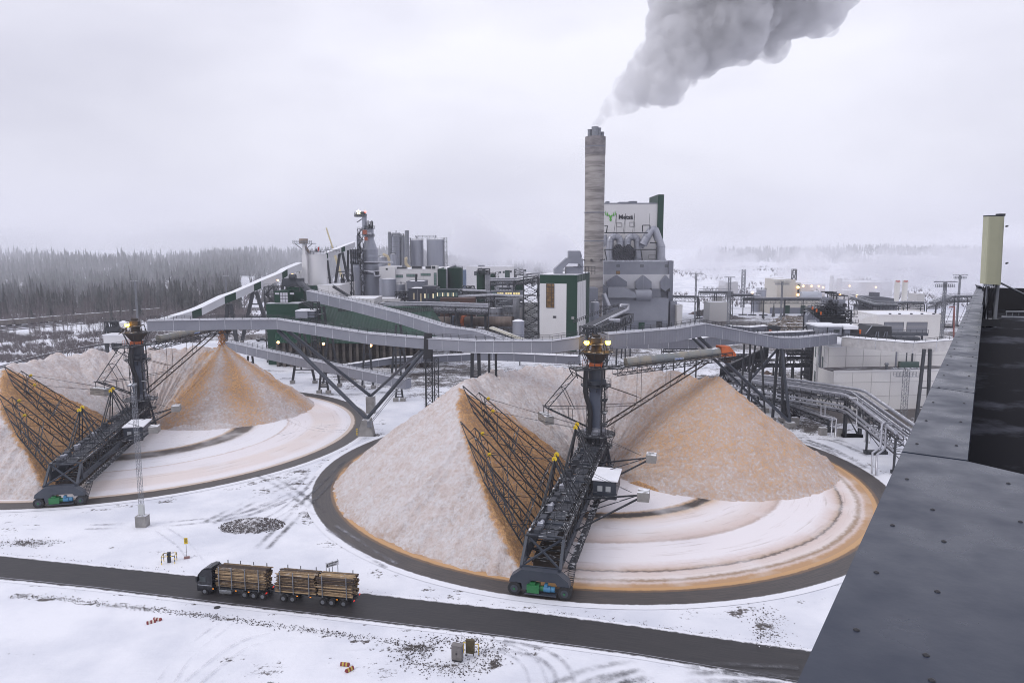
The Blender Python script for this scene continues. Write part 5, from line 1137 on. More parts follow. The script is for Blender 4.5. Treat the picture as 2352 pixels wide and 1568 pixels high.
for i in range(10): j = (i + 1) % 10; mb.add([pts[i], pts[j], pin[j], pin[i], pts[i] + V(0, .5, 0), pts[j] + V(0, .5, 0), pin[j] + V(0, .5, 0), pin[i] + V(0, .5, 0)], [(0, 1, 2, 3), (7, 6, 5, 4), (0, 4, 5, 1), (3, 2, 6, 7)])
part('star_outline', mb, lamp_mat('star glow', (1, .93, .62), 5), st_)
mb = MB(); mb.lathe(tuple(P(q('B', 1319, 112), 477)), [(.1, -.6), (.7, 0), (.1, .7)], 8); part('beacon', mb, lamp_mat('red beacon', (1, .12, .08), 5), th)
mb = MB(); a = P(q('B', 1318, 300), 470); mb.box(a.x - 1.2, a.x + 1.2, 468, 471, a.z - 1.6, a.z + 1.2); mb.box(a.x - .2, a.x + 1.6, 468, 471, a.z - 5.5, a.z - 3.2); part('orange_hoist', mb, M('orange red hoist', (.30, .08, .04), .5), th)
stair_tower('tall dark stair lattice wedged between the two digester towers', 'B', 1252, 1302, 272, 915, 470, 8)
c2 = P(q('B', 1237, 915), 470); z2 = lambda y: P(q('B', 1237, y), 470).z; s2 = lambda px: px / 2.351 / 1.7415 / FPX * 470
th = T('impregnation_vessel', 'slimmer grey tower with narrow neck left of the digester', 'process tower', (c2.x, c2.y, 0)); mb = MB()
mb.lathe((c2.x, c2.y, 0), [(s2(44), 0), (s2(44), z2(830)), (s2(42), z2(830)), (s2(42), z2(632)), (s2(26), z2(560)), (s2(30), z2(545)), (s2(30), z2(470))], 32); part('shell', mb, silver, th); mb = MB(); mb.lathe((c2.x + s2(20), c2.y + 3, z2(470)), [(s2(15), 0), (s2(15), z2(335) - z2(470)), (.4, z2(325) - z2(470))], 20); part('upper_vessel', mb, silver, th)
mb = MB()
for y_, r_ in ((600, 50), (545, 44), (510, 52), (470, 52)):
    z = z2(y_); mb.lathe((c2.x, c2.y, z), [(s2(r_), 0), (s2(r_), .3)], 20); mb.rail([V(c2.x + s2(r_) * math.cos(2 * PI * i / 14), c2.y + s2(r_) * math.sin(2 * PI * i / 14), z + .2) for i in range(15)], 1.5, 2.5, .2)
for i in range(14): a = 2 * PI * i / 14; mb.bar((c2.x + s2(40) * math.cos(a), c2.y + s2(40) * math.sin(a), z2(600)), (c2.x + s2(40) * math.cos(a), c2.y + s2(40) * math.sin(a), z2(470)), .3)
part('platform', mb, steel, th)
mb = MB(); a, b = P(q('B', 1150, 770), 452), P(q('B', 1200, 900), 452); mb.box(a.x, b.x, 452, 460, 0, a.z); solo('white_cabin', mb, white, 'narrow white block at the foot of the slim tower', 'building')
x_ = T('steel_frame', 'dark pipework frame left of the slim tower foot', 'pipe frame', (*P(q('B', 1145, 900), 450).xy, 0)); a, b, l, t = span('B', 1100, 1190, 700, 920, 450); mb = MB(); mb.truss(V((a + b) / 2, 452, 0), V((a + b) / 2, 452, t), V(b - a, 0, 0), V(0, 5, 0), 6, .4, .5); part('frame', mb, steel, x_)
# crane
p0, p1 = P(q('B', 1105, 740), 520), P(q('B', 952, 262), 520); pm_ = p0.lerp(p1, .55)
th = T('mobile_crane', 'yellow telescopic crane boom rising behind the white gallery', 'crane', (p0.x, 520, 0)); mb = MB(); mb.bar(p0, pm_, 1.5); part('boom_section', mb, M('pale crane yellow', (.55, .47, .3), .5), th); mb = MB(); mb.bar(pm_, p1, .9); part('boom_section', mb, MATS['pale crane yellow'], th)
mb = MB(); mb.box(p0.x - 2, p0.x + 8, 516, 522, 1.2, 4.5); mb.bar((p0.x + 3, 519, 3), p0, 2.2)
for i in range(4): mb.rod((p0.x - 1 + i * 2.7, 515.8, 1), (p0.x - 1 + i * 2.7, 516.6, 1), 1, 12)
part('carrier', mb, deck, th)
# tanks right of the digester
tank('domed grey tank behind the small pale hall', 'B', 1440, 1532, 540, 760, 500, silver, cone=.35, rings=2); tank('large plain grey tank at the foot of the digester', 'B', 1463, 1602, 742, 930, 438, silver, cone=.06, rings=0, railing=False)
tank('short grey tank beside the plain one', 'B', 1606, 1692, 795, 870, 455, silver, cone=.1, rings=0); tank('narrow grey tank left of the evaporators', 'B', 1553, 1600, 510, 640, 520, silver, cone=.3, rings=1)
th = tank('tall evaporator vessel with rounded top, leftmost of the tall group', 'B', 1562, 1650, 335, 660, 545, silver, cone=.7, rings=3, stair=1); mb = MB()
for x_ in (1542, 1550): a, b = P(q('B', x_, 300), 541), P(q('B', x_, 650), 541); mb.rod(V(b.x, 541, 0), a, .9, 8)
mb.tube([P(q('B', 1557, 600), 541), P(q('B', 1557, 350), 541), P(q('B', 1575, 318), 541), P(q('B', 1640, 318), 541), P(q('B', 1668, 345), 541), P(q('B', 1672, 640), 541)], .9, 8)
for y_ in (345, 390, 440, 480, 540): a, b = P(q('B', 1540, y_), 540), P(q('B', 1720, y_), 540); mb.bar(a, a.lerp(b, .6 + .3 * (y_ == 345)), .35)
part('riser_pipe', mb, galv, th)
tank('second evaporator vessel partly hidden by its stair frame', 'B', 1655, 1712, 348, 640, 556, silver, cone=.4, rings=4, stair=-1)
a, b = P(q('B', 1710, 285), 535), P(q('B', 1710, 650), 535); mb = MB(); mb.rod(V(a.x, 535, 0), a, 1.5, 14); solo('vent_stack', mb, galv, 'thin pale stack among the tall tanks', 'stack')
tank('tall grey tank, left one of the matching pair', 'B', 1738, 1860, 375, 650, 560, silver, cone=.2, rings=5, stair=-1, group='tall pair of grey tanks'); tank('tallest wide grey tank with lattice stair on its right', 'B', 1888, 2058, 372, 650, 556, silver, cone=.22, rings=5, stair=1, group='tall pair of grey tanks')
mb = MB(); a, b = P(q('B', 1790, 352), 562), P(q('B', 1960, 350), 562); mb.bar(a, b, .8, .2); mb.rail([a, b], 1.3, 3, .2); solo('tank_bridge', mb, steel, 'footbridge linking the tops of the tall tank pair', 'footbridge')
x_ = T('process_pipes', 'yellowish bent pipes beside the evaporators', 'pipes', (*P(q('B', 1720, 640), 525).xy, 0)); mb = MB(); mb.tube([P(q('B', 1748, 650), 520), P(q('B', 1720, 620), 520), P(q('B', 1702, 600), 520), P(q('B', 1700, 550), 520), P(q('B', 1715, 548), 520)], 1.2, 8); part('pipe', mb, M('cream pipe', (.45, .38, .26), .5), x_); mb = MB(); mb.tube([P(q('B', 1490, 510), 500), P(q('B', 1530, 530), 498), P(q('B', 1542, 560), 498), P(q('B', 1545, 640), 498)], 1.0, 8); part('pipe', mb, M('cream pipe', (.45, .38, .26), .5), x_)
# fibre line hall
th, a, b, t = bldg('fibre_hall', 'long white hall with three greenish strip windows and a green end', 'building', 'B', 1598, 1998, 655, 850, 470, 60, white, pan=9)
for x0, x1, y0, y1 in ((1602, 1672, 705, 728), (1708, 1808, 697, 721), (1842, 1932, 690, 711)): win(th, 'B', x0, x1, y0, y1, 470, gglass, nx_=3)
win(th, 'B', 1966, 1988, 686, 812, 470, gglass, nz_=5); blk('white_stairwell', white, th, 'B', 1452, 1600, 628, 740, 468, 30); win(th, 'B', 1514, 1528, 643, 656, 468); blk('rooftop_box', white, th, 'B', 1938, 1992, 618, 656, 469.8, 12); win(th, 'B', 1946, 1976, 622, 645, 469.8)
blk('roof_machine', black, th, 'B', 1755, 1842, 622, 656, 476, 8); blk('roof_machine', black, th, 'B', 1885, 1940, 622, 652, 476, 8); blk('roof_machine', black, th, 'B', 1598, 1700, 632, 662, 476, 8); blk('green_end', green, th, 'B', 1998, 2076, 648, 833, 472, 40)
th = tank('large dark green tank with a snowy top', 'B', 2090, 2232, 642, 840, 478, green, cone=.2, rings=0); 
mb = MB()
for x_ in (2072, 2084): a = P(q('B', x_, 640), 474); mb.tube([V(a.x, 474, 0), a, a + V(6, 2, 2)], .8, 8)
part('riser_pipe', mb, pipe, th)
th, *_ = bldg('grey_annex', 'grey annex with a short vent in front of the long white hall', 'building', 'B', 1706, 1872, 772, 850, 440, 20, clad2, roofsheet); mb = MB(); p = P(q('B', 1798, 772), 445); mb.rod(p, p + UP * 5, .7, 8); part('vent', mb, steel0, th)
th, *_ = bldg('dark_building', 'near-black building with narrow lit windows', 'building', 'B', 1726, 1985, 840, 965, 400, 22, M('dark blue grey cladding', (.035, .038, .052), .5), roofsheet, pan=5)
blk('upper_block', MATS['dark blue grey cladding'], th, 'B', 1855, 1978, 812, 850, 404, 14); blk('vent_panel', MATS['cream pipe'], th, 'B', 1768, 1783, 875, 935, 399.8, .3); blk('vent_panel', MATS['cream pipe'], th, 'B', 1834, 1848, 878, 960, 399.8, .3)
for i, x0 in enumerate((1875, 1905, 1952, 1970)): win(th, 'B', x0, x0 + 11, 880, 922, 400, lamp_mat('lit office glass', (.85, .75, .5), .55) if i % 2 == 0 else gglass)
for nm, x0, x1, y0, y1, Y in (('long low glazed wing with dark roof right of the near-black building', 1985, 2190, 850, 925, 396),):
    th, *_ = bldg('glazed_wing', nm, 'building', 'B', x0, x1, y0, y1, Y, 14, M('dark teal glass', (.04, .06, .065), .2), deck)
    for i in range(12): xx = x0 + 8 + i * 16.5; win(th, 'B', xx, xx + 10, 872, 905, Y, MATS['lit office glass'] if i % 3 == 0 else gglass, fr=False)
th, *_ = bldg('brick_shed', 'long low reddish brown shed roof right of the near-black building', 'shed', 'B', 2020, 2351, 925, 950, 388, 16, M('reddish brown sheet', (.10, .045, .035), .7, 0, (.06, .035, .03), .3), MATS['reddish brown sheet'], parapet=False)
# steam-veiled far white halls
th, *_ = bldg('far_white_hall', 'white hall behind the dark green tank, half in steam', 'building', 'C', 155, 600, 632, 800, 600, 60, white, pan=14); blk('green_panel', green, th, 'C', 516, 562, 660, 740, 599.8, .4)
for x0, y0 in ((228, 672), (465, 672), (498, 670), (565, 665), (700, 655)): win(th, 'C', x0, x0 + 14 + 10 * (x0 == 228), y0, y0 + 16 + 20 * (x0 == 228), 600)
mb = MB()
for x_ in (276, 296, 314): a = P(q('C', x_, 612), 612); mb.rod(V(a.x, 612, a.z - 10), a, 1.1, 10)
part('roof_stack', mb, galv, th)
tank('blue grey vessel between the green tank and white hall', 'C', 112, 152, 655, 790, 560, M('blue grey sheet', (.10, .15, .24), .5), cone=.2, rings=3, railing=False)
th = tank('dark green domed vessel with silver riser pipes', 'C', 248, 338, 682, 862, 470, green, cone=.45, rings=0); mb = MB()
for i, x_ in enumerate((338, 347, 356, 366)): a = P(q('C', x_, 680), 468); mb.rod(V(a.x, 468, 0), a, .75, 8)
part('riser_pipe', mb, pipe, th); mb = MB(); a, b, l, t = span('C', 262, 372, 648, 700, 466); mb.truss(V((a + b) / 2, 470, l), V((a + b) / 2, 470, t), V(b - a, 0, 0), V(0, 8, 0), 3, .35, .45); part('top_frame', mb, steel, th)
tank('second dark green vessel behind the riser pipes', 'C', 378, 430, 700, 840, 480, green, cone=.3, rings=2, stair=1); tank('dark green tank beside the lattice stair tower', 'C', 612, 700, 730, 850, 440, green, cone=.1, rings=0); tank('white flat tank left of the lattice stair tower', 'C', 648, 838, 965, 1060, 400, white, cone=.12, rings=0, railing=False)
stair_tower('dark lattice block with curved pipe in the haze', 'C', 606, 690, 655, 735, 500, 10, zb=P(q('C', 650, 735), 500).z, flights=False)
tank('squat grey tank in front of the white flat tank', 'C', 503, 590, 955, 1070, 392, silver, cone=.15, rings=1); tank('grey tank with conical lid left of the stair tower base', 'C', 588, 700, 1142, 1290, 330, silver, cone=.3, rings=0, railing=False); tank('low grey tank behind the kiln', 'C', 370, 505, 1020, 1080, 385, silver, cone=.1, rings=1)
# kiln
kz = lambda y: P(q('C', 300, y), 372).z
k0, k1 = P(q('B', 1960, 1143), 380), P(q('C', 592, 1141), 366); rk = (kz(1093) - kz(1190)) / 2
th = T('lime_kiln', 'long brown horizontal lime kiln with orange and grey rings', 'lime kiln', ((k0.x + k1.x) / 2, 373, 0)); mb = MB(); mb.tube([k0, k0.lerp(k1, .5), k1], rk, 28); part('shell', mb, M('burnt kiln shell', (.115, .085, .07), .7, 0, (.20, .16, .14), .35, streak=(1.2, .3, .3)), th)
for px_, m_, nm in ((35, M('grey blue ring', (.12, .15, .2), .5), 'girth_ring'), (130, orange, 'girth_gear')):
    c_ = P(q('C', px_, 1142), 372); t_ = (c_.x - k0.x) / (k1.x - k0.x); c_ = k0.lerp(k1, t_); d_ = (k1 - k0).normalized(); mb = MB(); mb.tube([c_ - d_ * .8, c_ + d_ * .8], rk * 1.22, 28); part(nm, mb, m_, th)
mb = MB()
for t_ in (.05, .3, .42, .75): c_ = k0.lerp(k1, t_); mb = MB(); mb.box(c_.x - 3, c_.x + 3, c_.y - 3, c_.y + 3, 0, c_.z - rk * 1.05); part('pier', mb, wallconc, th)
mb = MB(); mb.rail([k0 + V(0, -rk - 1, rk + 1), k1 + V(0, -rk - 1, rk + 1)], 1.2, 3, .2); mb.bar(k0 + V(0, -rk - 1, -rk - 2), k1 + V(0, -rk - 1, -rk - 2), 1.5, .3); mb.rail([k0 + V(0, -rk - 2, -rk - 2), k1 + V(0, -rk - 2, -rk - 2)], 1.4, 2.5, .18)
for i in range(26): x = rnd.uniform(k0.x, k1.x - 3); z_ = rnd.uniform(1, k0.z - rk - 3); mb.box(x, x + rnd.uniform(1, 4), 358, 362, z_, z_ + rnd.uniform(1, 2.5))
part('walkway', mb, rustbrown, th)
x_ = T('belt_conveyor', 'narrow cream belt conveyor sloping down below the kiln', 'conveyor', (*P(q('C', 560, 1270), 318).xy, 0)); mb = MB(); mb.slab([P(q('C', 365, 1205), 340), P(q('C', 400, 1192), 340), P(q('C', 760, 1330), 300), P(q('C', 740, 1348), 300)], V(0, 3, 0)); part('belt', mb, M('cream conveyor cover', (.42, .40, .33), .6, snow=.3), x_)
mb = MB()
for t_ in (.15, .5, .8): a = P(q('C', 365, 1205), 341).lerp(P(q('C', 740, 1348), 301), t_); mb.bar(V(a.x, a.y + 1, 0), a + V(0, 1, 0), .5)
part('leg', mb, steel0, x_)
mb = MB(); a, b = P(q('C', 40, 1020), 366), P(q('C', 365, 1048), 366); mb.tube([P(q('C', -150, 1020), 366), a, P(q('C', 300, 1042), 366), P(q('C', 362, 1030), 366)], 2.3, 14); x_ = T('pipe_line', 'fat grey duct lying above the kiln', 'duct', (a.x, 366, 0)); part('pipe', mb, pipe, x_); mb = MB()
for t_ in (.1, .5, .9): c_ = a.lerp(b, t_); mb.bar(V(c_.x, 367, 0), c_, 1.2)
part('post', mb, steel0, x_)

# ------------------------------------------------------------------ pipe racks
def rack(label, pts, w, depth, pipes, step=6.0, mat=steel0, name='pipe_rack', cat='pipe rack', rail_=True, posts=True, pmat=None, g=None):
    """pts: deck centre line; pipes: (offset, height, radius)"""
    pts = [Vector(p) for p in pts]; th = T(name, label, cat, (pts[0].x, pts[0].y, 0), 0, g); mb = MB(); ps = MB(); rl = MB()
    for a, b in zip(pts, pts[1:]):
        d = b - a; d.z = 0; n = V(-d.y, d.x, 0).normalized(); L_ = (b - a).length; k = max(2, round(L_ / 3.2)); hv = V(0, 0, depth)
        mb.truss(a - UP * depth / 2, b - UP * depth / 2, n * w, hv, k, .13, .24)
        if posts:
            m_ = max(1, round(L_ / (step * 3)))
            for i in range(m_ + 1):
                c_ = a.lerp(b, i / m_); ps = MB()
                for g_ in (-1, 1): ps.bar(V(*(c_ + n * w * g_ * .5).xy, 0), c_ + n * w * g_ * .5, .4)
                ps.bar(V(*(c_ + n * w * .5).xy, 0), c_ - n * w * .5 - UP * depth, .18); ps.box(c_.x - w * .6, c_.x + w * .6, c_.y - .8, c_.y + .8, 0, .8); part('trestle', ps, mat, th)
        if rail_: rl.rail([a + n * (w / 2 + .3), b + n * (w / 2 + .3)], 1.2, 2.2, .08); rl.rail([a - n * (w / 2 + .3), b - n * (w / 2 + .3)], 1.2, 2.2, .08)
    part('truss', mb, mat, th)
    if rail_: part('handrail', rl, steel, th)
    rx_ = random.Random(len(label)); pipes = list(pipes) + [(rx_.uniform(-.45, .45) * w, rx_.uniform(-.9, .9) * depth, rx_.uniform(.1, .22)) for _ in range(5)]
    for o_, h_, r_ in pipes:
        path = []
        for i, p in enumerate(pts):
            a = pts[max(i - 1, 0)]; b = pts[min(i + 1, len(pts) - 1)]; d = b - a; d.z = 0; n = V(-d.y, d.x, 0).normalized(); path.append(p + n * o_ + UP * h_)
        if len(path) == 2: path = [path[0], path[0].lerp(path[1], .5), path[1]]
        # bevel the corners
        q2 = [path[0]]
        for i in range(1, len(path) - 1): q2 += [path[i].lerp(path[i - 1], min(.3, 1.5 / max(.1, (path[i] - path[i - 1]).length))), path[i].lerp(path[i + 1], min(.3, 1.5 / max(.1, (path[i] - path[i + 1]).length)))]
        q2.append(path[-1]); mb = MB(); mb.tube(q2, r_, 12); part('pipe', mb, pmat or pipe, th)
    return th
rack('dark pipe rack with white pipes over the green storage ridge', [P(q('B', 1470, 1010), 352), P(q('B', 1860, 1000), 352), P(q('C', 360, 1020), 352)], 5, 2.6, [(1.5, .6, .55), (-1.5, .7, .5), (-2.3, 2.2, .4)])
rack('high pipe rack left of the lattice stair tower', [P(q('B', 2235, 865), 420), P(q('C', 340, 872), 420)], 4, 2, [(1, .6, .7), (-1.2, .8, .9)])
rack('upper pipe rack with hooped white pipes at the stair tower', [P(q('C', 380, 768), 430), P(q('C', 610, 768), 430), P(q('C', 830, 735), 425)], 4, 2.2, [(1, .7, .7), (-1, .7, .6), (0, 1.9, .5)])
rack('cluttered pipe rack behind the kiln', [P(q('C', 0, 925), 400), P(q('C', 420, 905), 400), P(q('C', 690, 920), 398)], 5, 3, [(1.2, .6, .6), (-1.4, .6, .8), (0, .7, .4)])
rack('pipe bridge with pipes behind the kiln, nearer one', [P(q('C', 0, 985), 378), P(q('C', 350, 990), 378)], 4, 2, [(1, .5, .5), (-1, .6, .6)])
x_ = T('heat_recovery_hall', 'grey gallery building with three lit windows left of the stair tower', 'building', (*P(q('C', 550, 910), 425).xy, 0)); a, b, l, t = span('C', 380, 690, 858, 905, 425); mb = MB(); mb.box(a, b, 425, 437, 0, t); part('wall', mb, clad2, x_)
for x0 in (400, 440, 520, 595): win(x_, 'C', x0, x0 + 62, 868, 890, 425, lamp_mat('yellow lit glass', (.8, .65, .3), .5) if x0 > 410 else gglass, nx_=3)
mb = MB(); mb.slab([P(q('C', 240, 925), 424), P(q('C', 310, 862), 424), P(q('C', 380, 862), 424), P(q('C', 380, 905), 424), P(q('C', 310, 925), 424)], V(0, 10, 0)); part('sloped_duct', mb, clad, x_)
mb = MB()
for i, (x0, y0, x1, y1) in enumerate(((720, 690, 850, 680), (640, 722, 700, 722), (735, 740, 780, 790), (550, 790, 600, 780), (440, 810, 450, 850), (590, 830, 640, 760))):
    mb.tube([P(q('C', x0, y0 + 25), 432), P(q('C', x0, y0), 432), P(q('C', x1, y1), 432), P(q('C', x1, y1 + 25), 432)], 1.0, 8)
solo('bent_pipes', mb, pipe, 'bundle of bent white pipes around the stair tower top', 'pipes')
x_ = T('pipe_bundle', 'three tall parallel white riser pipes left of the stair tower', 'pipes', (*P(q('C', 620, 1075), 385).xy, 0))
for i in range(4): a = P(q('C', 606 + i * 12, 925), 385); mb = MB(); mb.rod(V(a.x, 385, 0), a, .7, 10); part('pipe', mb, pipe, x_)
rr = random.Random(5)
for i, (k_, x0, x1, y0, y1, Y) in enumerate((('B', 1605, 1730, 860, 935, 425), ('C', 20, 240, 835, 870, 440), ('C', 380, 500, 940, 1020, 395), ('C', 420, 620, 820, 860, 445), ('B', 2235, 2345, 810, 860, 450), ('C', 500, 590, 1000, 1080, 380), ('C', 100, 340, 890, 925, 415), ('C', 430, 690, 925, 1000, 388), ('B', 1500, 1720, 960, 990, 410), ('C', 440, 600, 740, 800, 455), ('B', 1990, 2200, 960, 1010, 372), ('B', 1110, 1190, 920, 945, 430))):
    a, b, l, t = span(k_, x0, x1, y0, y1, Y); mb = MB(); mb.truss(V(a, Y, (l + t) / 2), V(b, Y, (l + t) / 2), V(0, 5, 0), V(0, 0, t - l), max(3, int((b - a) / 5)), .3, .42)
    for j in range(8): z_ = l + (t - l) * rr.random(); x_a, x_b = sorted((rr.uniform(a, b), rr.uniform(a, b))); mb.rod(V(x_a, Y - 1, z_), V(x_b, Y - 1, z_), rr.uniform(.3, .6), 7)
    for x in np.linspace(a, b, 4): mb.bar(V(x, Y, 0), V(x, Y, l), .5)
    solo('process_piping', mb, galv if i % 2 else steel, ('tangle of pipes on a frame beside the short grey tank', 'low tangle of pipes below the dark green tank', 'pipe frame between kiln and white flat tank', 'low pipe frame in front of the domed green vessels', 'pipe rack at the foot of the blue grey vessel', 'dark pipe frame behind the squat grey tank', 'low pipe clutter left of the lit grey gallery', 'pipe clutter around the white riser pipes', 'low pipework before the small white building', 'pipework beside the second green vessel', 'dark pipework above the storage ridge', 'pipework at the foot of the slim tower')[i], 'pipe frame')
# ------------------------------------------------------------------ lattice stair tower, green and white tower
stair_tower('tall dark lattice stair tower beside the green and white tower', 'C', 692, 832, 725, 1290, 366, 8)
Yt = 352.0
A_, B_ = P(q('C', 843, 1280), Yt + 6), P(q('C', 1190, 1280), Yt); C_ = P(q('C', 1306, 1250), Yt + 40)
zt = P(q('C', 1100, 707), Yt).z; A_.z = B_.z = C_.z = 0; D_ = A_ + (C_ - B_)
th = T('recovery_tower', 'green and white tower with a tall amber window', 'building', B_)
mb = MB(); mb.prism([(p.x, p.y) for p in (A_, B_, C_, D_)], 0, zt); part('wall', mb, green, th)
mb = MB(); mb.prism([(p.x, p.y) for p in (A_, B_, C_, D_)], zt, zt + .25); part('roof', mb, roofsheet, th)
def onface(a, b, u0, u1, z0, z1, off, mat, name, thick=.2):
    d = (b - a); n = V(d.y, -d.x, 0).normalized(); p0, p1 = a + d * u0 + n * off, a + d * u1 + n * off
    mb = MB(); mb.slab([p0 + UP * z0, p1 + UP * z0, p1 + UP * z1, p0 + UP * z1], -n * thick); return part(name, mb, mat, th)
uu_ = lambda x: (x - 843) / (1190 - 843)
zz_ = lambda y: P(q('C', 950, y), Yt + 4).z
onface(A_, B_, .004, uu_(1093), 0, zz_(785), .12, white, 'white_panel', .12); onface(B_, C_, .02, .68, 0, zz_(770), .12, white, 'white_panel', .12)
w_ = onface(A_, B_, uu_(903), uu_(982), zz_(1012), zz_(783), .2, white, 'window', .2)
w2 = onface(A_, B_, uu_(906), uu_(979), zz_(1010), zz_(786), .3, amber, 'pane', .1); w2.parent = w_; w2.matrix_parent_inverse = Matrix.Identity(4)
mb = MB(); d = B_ - A_; n = V(d.y, -d.x, 0).normalized()
for i in range(9): z = zz_(1010) + (zz_(786) - zz_(1010)) * i / 8; mb.bar(A_ + d * uu_(906) + n * .34 + UP * z, A_ + d * uu_(979) + n * .34 + UP * z, .22)
for u in (906, 955, 979): mb.bar(A_ + d * uu_(u) + n * .34 + UP * zz_(1010), A_ + d * uu_(u) + n * .34 + UP * zz_(786), .22)
part('mullion', mb, rustbrown, th)
onface(A_, B_, uu_(967), uu_(1001), zz_(1111), zz_(1086), .2, M('pale vent frame', (.3, .3, .3), .6), 'vent', .2); onface(A_, B_, uu_(972), uu_(996), zz_(1107), zz_(1090), .24, black, 'vent_grille', .1); onface(A_, B_, uu_(1142), uu_(1166), zz_(1114), zz_(1090), .2, MATS['pale vent frame'], 'vent', .2)
for i in range(1, 8): onface(B_, C_, i / 8 - .004, i / 8 + .004, 0, zt, .16, joint if i < 5 else black, 'joint_strip', .06)
# ducts on its roof
dh = T('roof_duct', 'grey angular duct housing on the green and white tower', 'duct', V(B_.x - 3, B_.y + 14, zt)); Yd = Yt + 10
mb = MB(); mb.slab([P(q('C', x, y), Yd) for x, y in ((982, 700), (982, 650), (1097, 545), (1232, 545), (1250, 560), (1250, 640), (1218, 600), (1115, 596), (1060, 650), (1060, 705))], V(0, 9, 0)); part('duct', mb, clad, dh)
blk('top_box', clad, dh, 'C', 1117, 1225, 478, 545, Yd + 1, 8); mb = MB(); mb.slab([P(q('C', x, y), Yd + 1) for x, y in ((1225, 478), (1240, 520), (1240, 545), (1225, 545))], V(0, 8, 0)); part('end_plate', mb, clad2, dh)
blk('box', clad, dh, 'C', 1093, 1215, 630, 708, Yd + 2, 8); blk('box', silver, dh, 'C', 1213, 1252, 600, 700, Yd + 3, 8); mb = MB(); p = P(q('C', 1270, 700), Yt + 20); mb.rail([p + V(-6, 0, 0), p + V(5, 0, 0)], 4, 1.5, .25); part('frame', mb, steel, dh)
# ------------------------------------------------------------------ chimney
Yc = 450.0; a, b, l, t = span('C', 1257, 1450, 0, 100, Yc); zc = P((1365, 315), Yc).z; r1 = (b - a) / 2 * 1.0; cx = P((1365, 500), Yc).x
th = T('chimney', 'tall banded concrete chimney pouring out smoke', 'chimney', (cx, Yc, 0))
mb = MB(); mb.lathe((cx, Yc, 0), [(r1 * .90, 0), (r1 * .94, zc * .5), (r1 * .97, zc)], 48); part('shaft', mb, M('streaked chimney concrete', (.36, .335, .32), .85, 0, (.16, .145, .14), .22, streak=(.25, .25, 2.6), lo=.42, hi=.66), th)
mb = MB(); mb.lathe((cx, Yc, 0), [(r1 * .985, zc - 10.5), (r1 * .99, zc)], 48); part('dark_head', mb, M('sooty concrete', (.13, .12, .125), .85, 0, (.26, .24, .24), .3, streak=(.6, .6, 1.4)), th)
for z in (zc - 6, zc - 45, zc - 62):
    mb = MB(); mb.lathe((cx, Yc, z), [(r1 * .995, 0), (r1 * .995, .5)], 48); part('steel_band', mb, clad2, th)
mb = MB(); z = P(q('C', 1340, 568), Yc).z
for k in range(6): aa = k * PI / 3 + .2; p = V(cx + r1 * math.cos(aa), Yc + r1 * math.sin(aa), z); mb.box(p.x - .8, p.x + .8, p.y - .8, p.y + .8, p.z, p.z + .5); mb.bar(p, p + V(math.cos(aa), math.sin(aa), 1), .3)
part('warning_light_bracket', mb, steel0, th)
for dx_, dy_, h_, rr_ in ((-3.6, -1, 4.2, 1.2), (-.6, -2.6, 5.4, 2.0), (1.6, -1.2, 5.0, 1.6), (4.0, 1, 3.0, 1.3)):
    mb = MB(); mb.rod((cx + dx_, Yc + dy_, zc - .4), (cx + dx_, Yc + dy_, zc + h_), rr_, 18); mb.lathe((cx + dx_, Yc + dy_, zc + h_ - .3), [(rr_ * 1.07, 0), (rr_ * 1.07, .4)], 18); part('flue', mb, galv, th)
# ------------------------------------------------------------------ recovery boiler house
Yb = 490.0
th = T('boiler_house', 'huge grey and white boiler house with the Metsä sign', 'building', (P((1470, 700), Yb).x, Yb, 0), 0)
a, b, l, t = span('C', 1440, 1952, 36, 575, Yb); mb = MB(); mb.box(a, b, Yb, Yb + 40, 0, t); part('upper_block', mb, white, th)
mb = MB(); mb.box(a - .2, b + .2, Yb - .3, Yb + 40, t, t + .6); part('roof_edge', mb, clad, th)
for x0, x1, y0 in ((1472, 1500, 12), (1590, 1690, 18), (1690, 1760, 10), (1880, 1900, 26)): blk('roof_unit', clad2, th, 'C', x0, x1, y0, 38, Yb + 6, 8)
ga, gb, gl, gt = span('C', 1952, 2008, -52, 380, Yb - 1); mb = MB(); mb.box(ga, gb, Yb - 1, Yb + 30, 0, gt); part('green_shaft', mb, green, th)
a1, b1_, l1_, t1 = span('C', 1446, 2082, 572, 700, Yb - 26); mb = MB(); mb.box(a1, b1_, Yb - 26, Yb, 0, t1); part('filter_block', mb, clad, th)
mb = MB(); mb.box(a1 - .2, b1_ + .2, Yb - 26.3, Yb - 26, t1 - .6, t1 + .4); part('eaves', mb, roofsheet, th)
for x0 in (1568, 1792, 2022): win(th, 'C', x0, x0 + 26, 610, 628, Yb - 26, M('grey louvre', (.12, .13, .15), .5))
win(th, 'C', 1562, 1596, 668, 818, Yb - 26, amber, nz_=6)
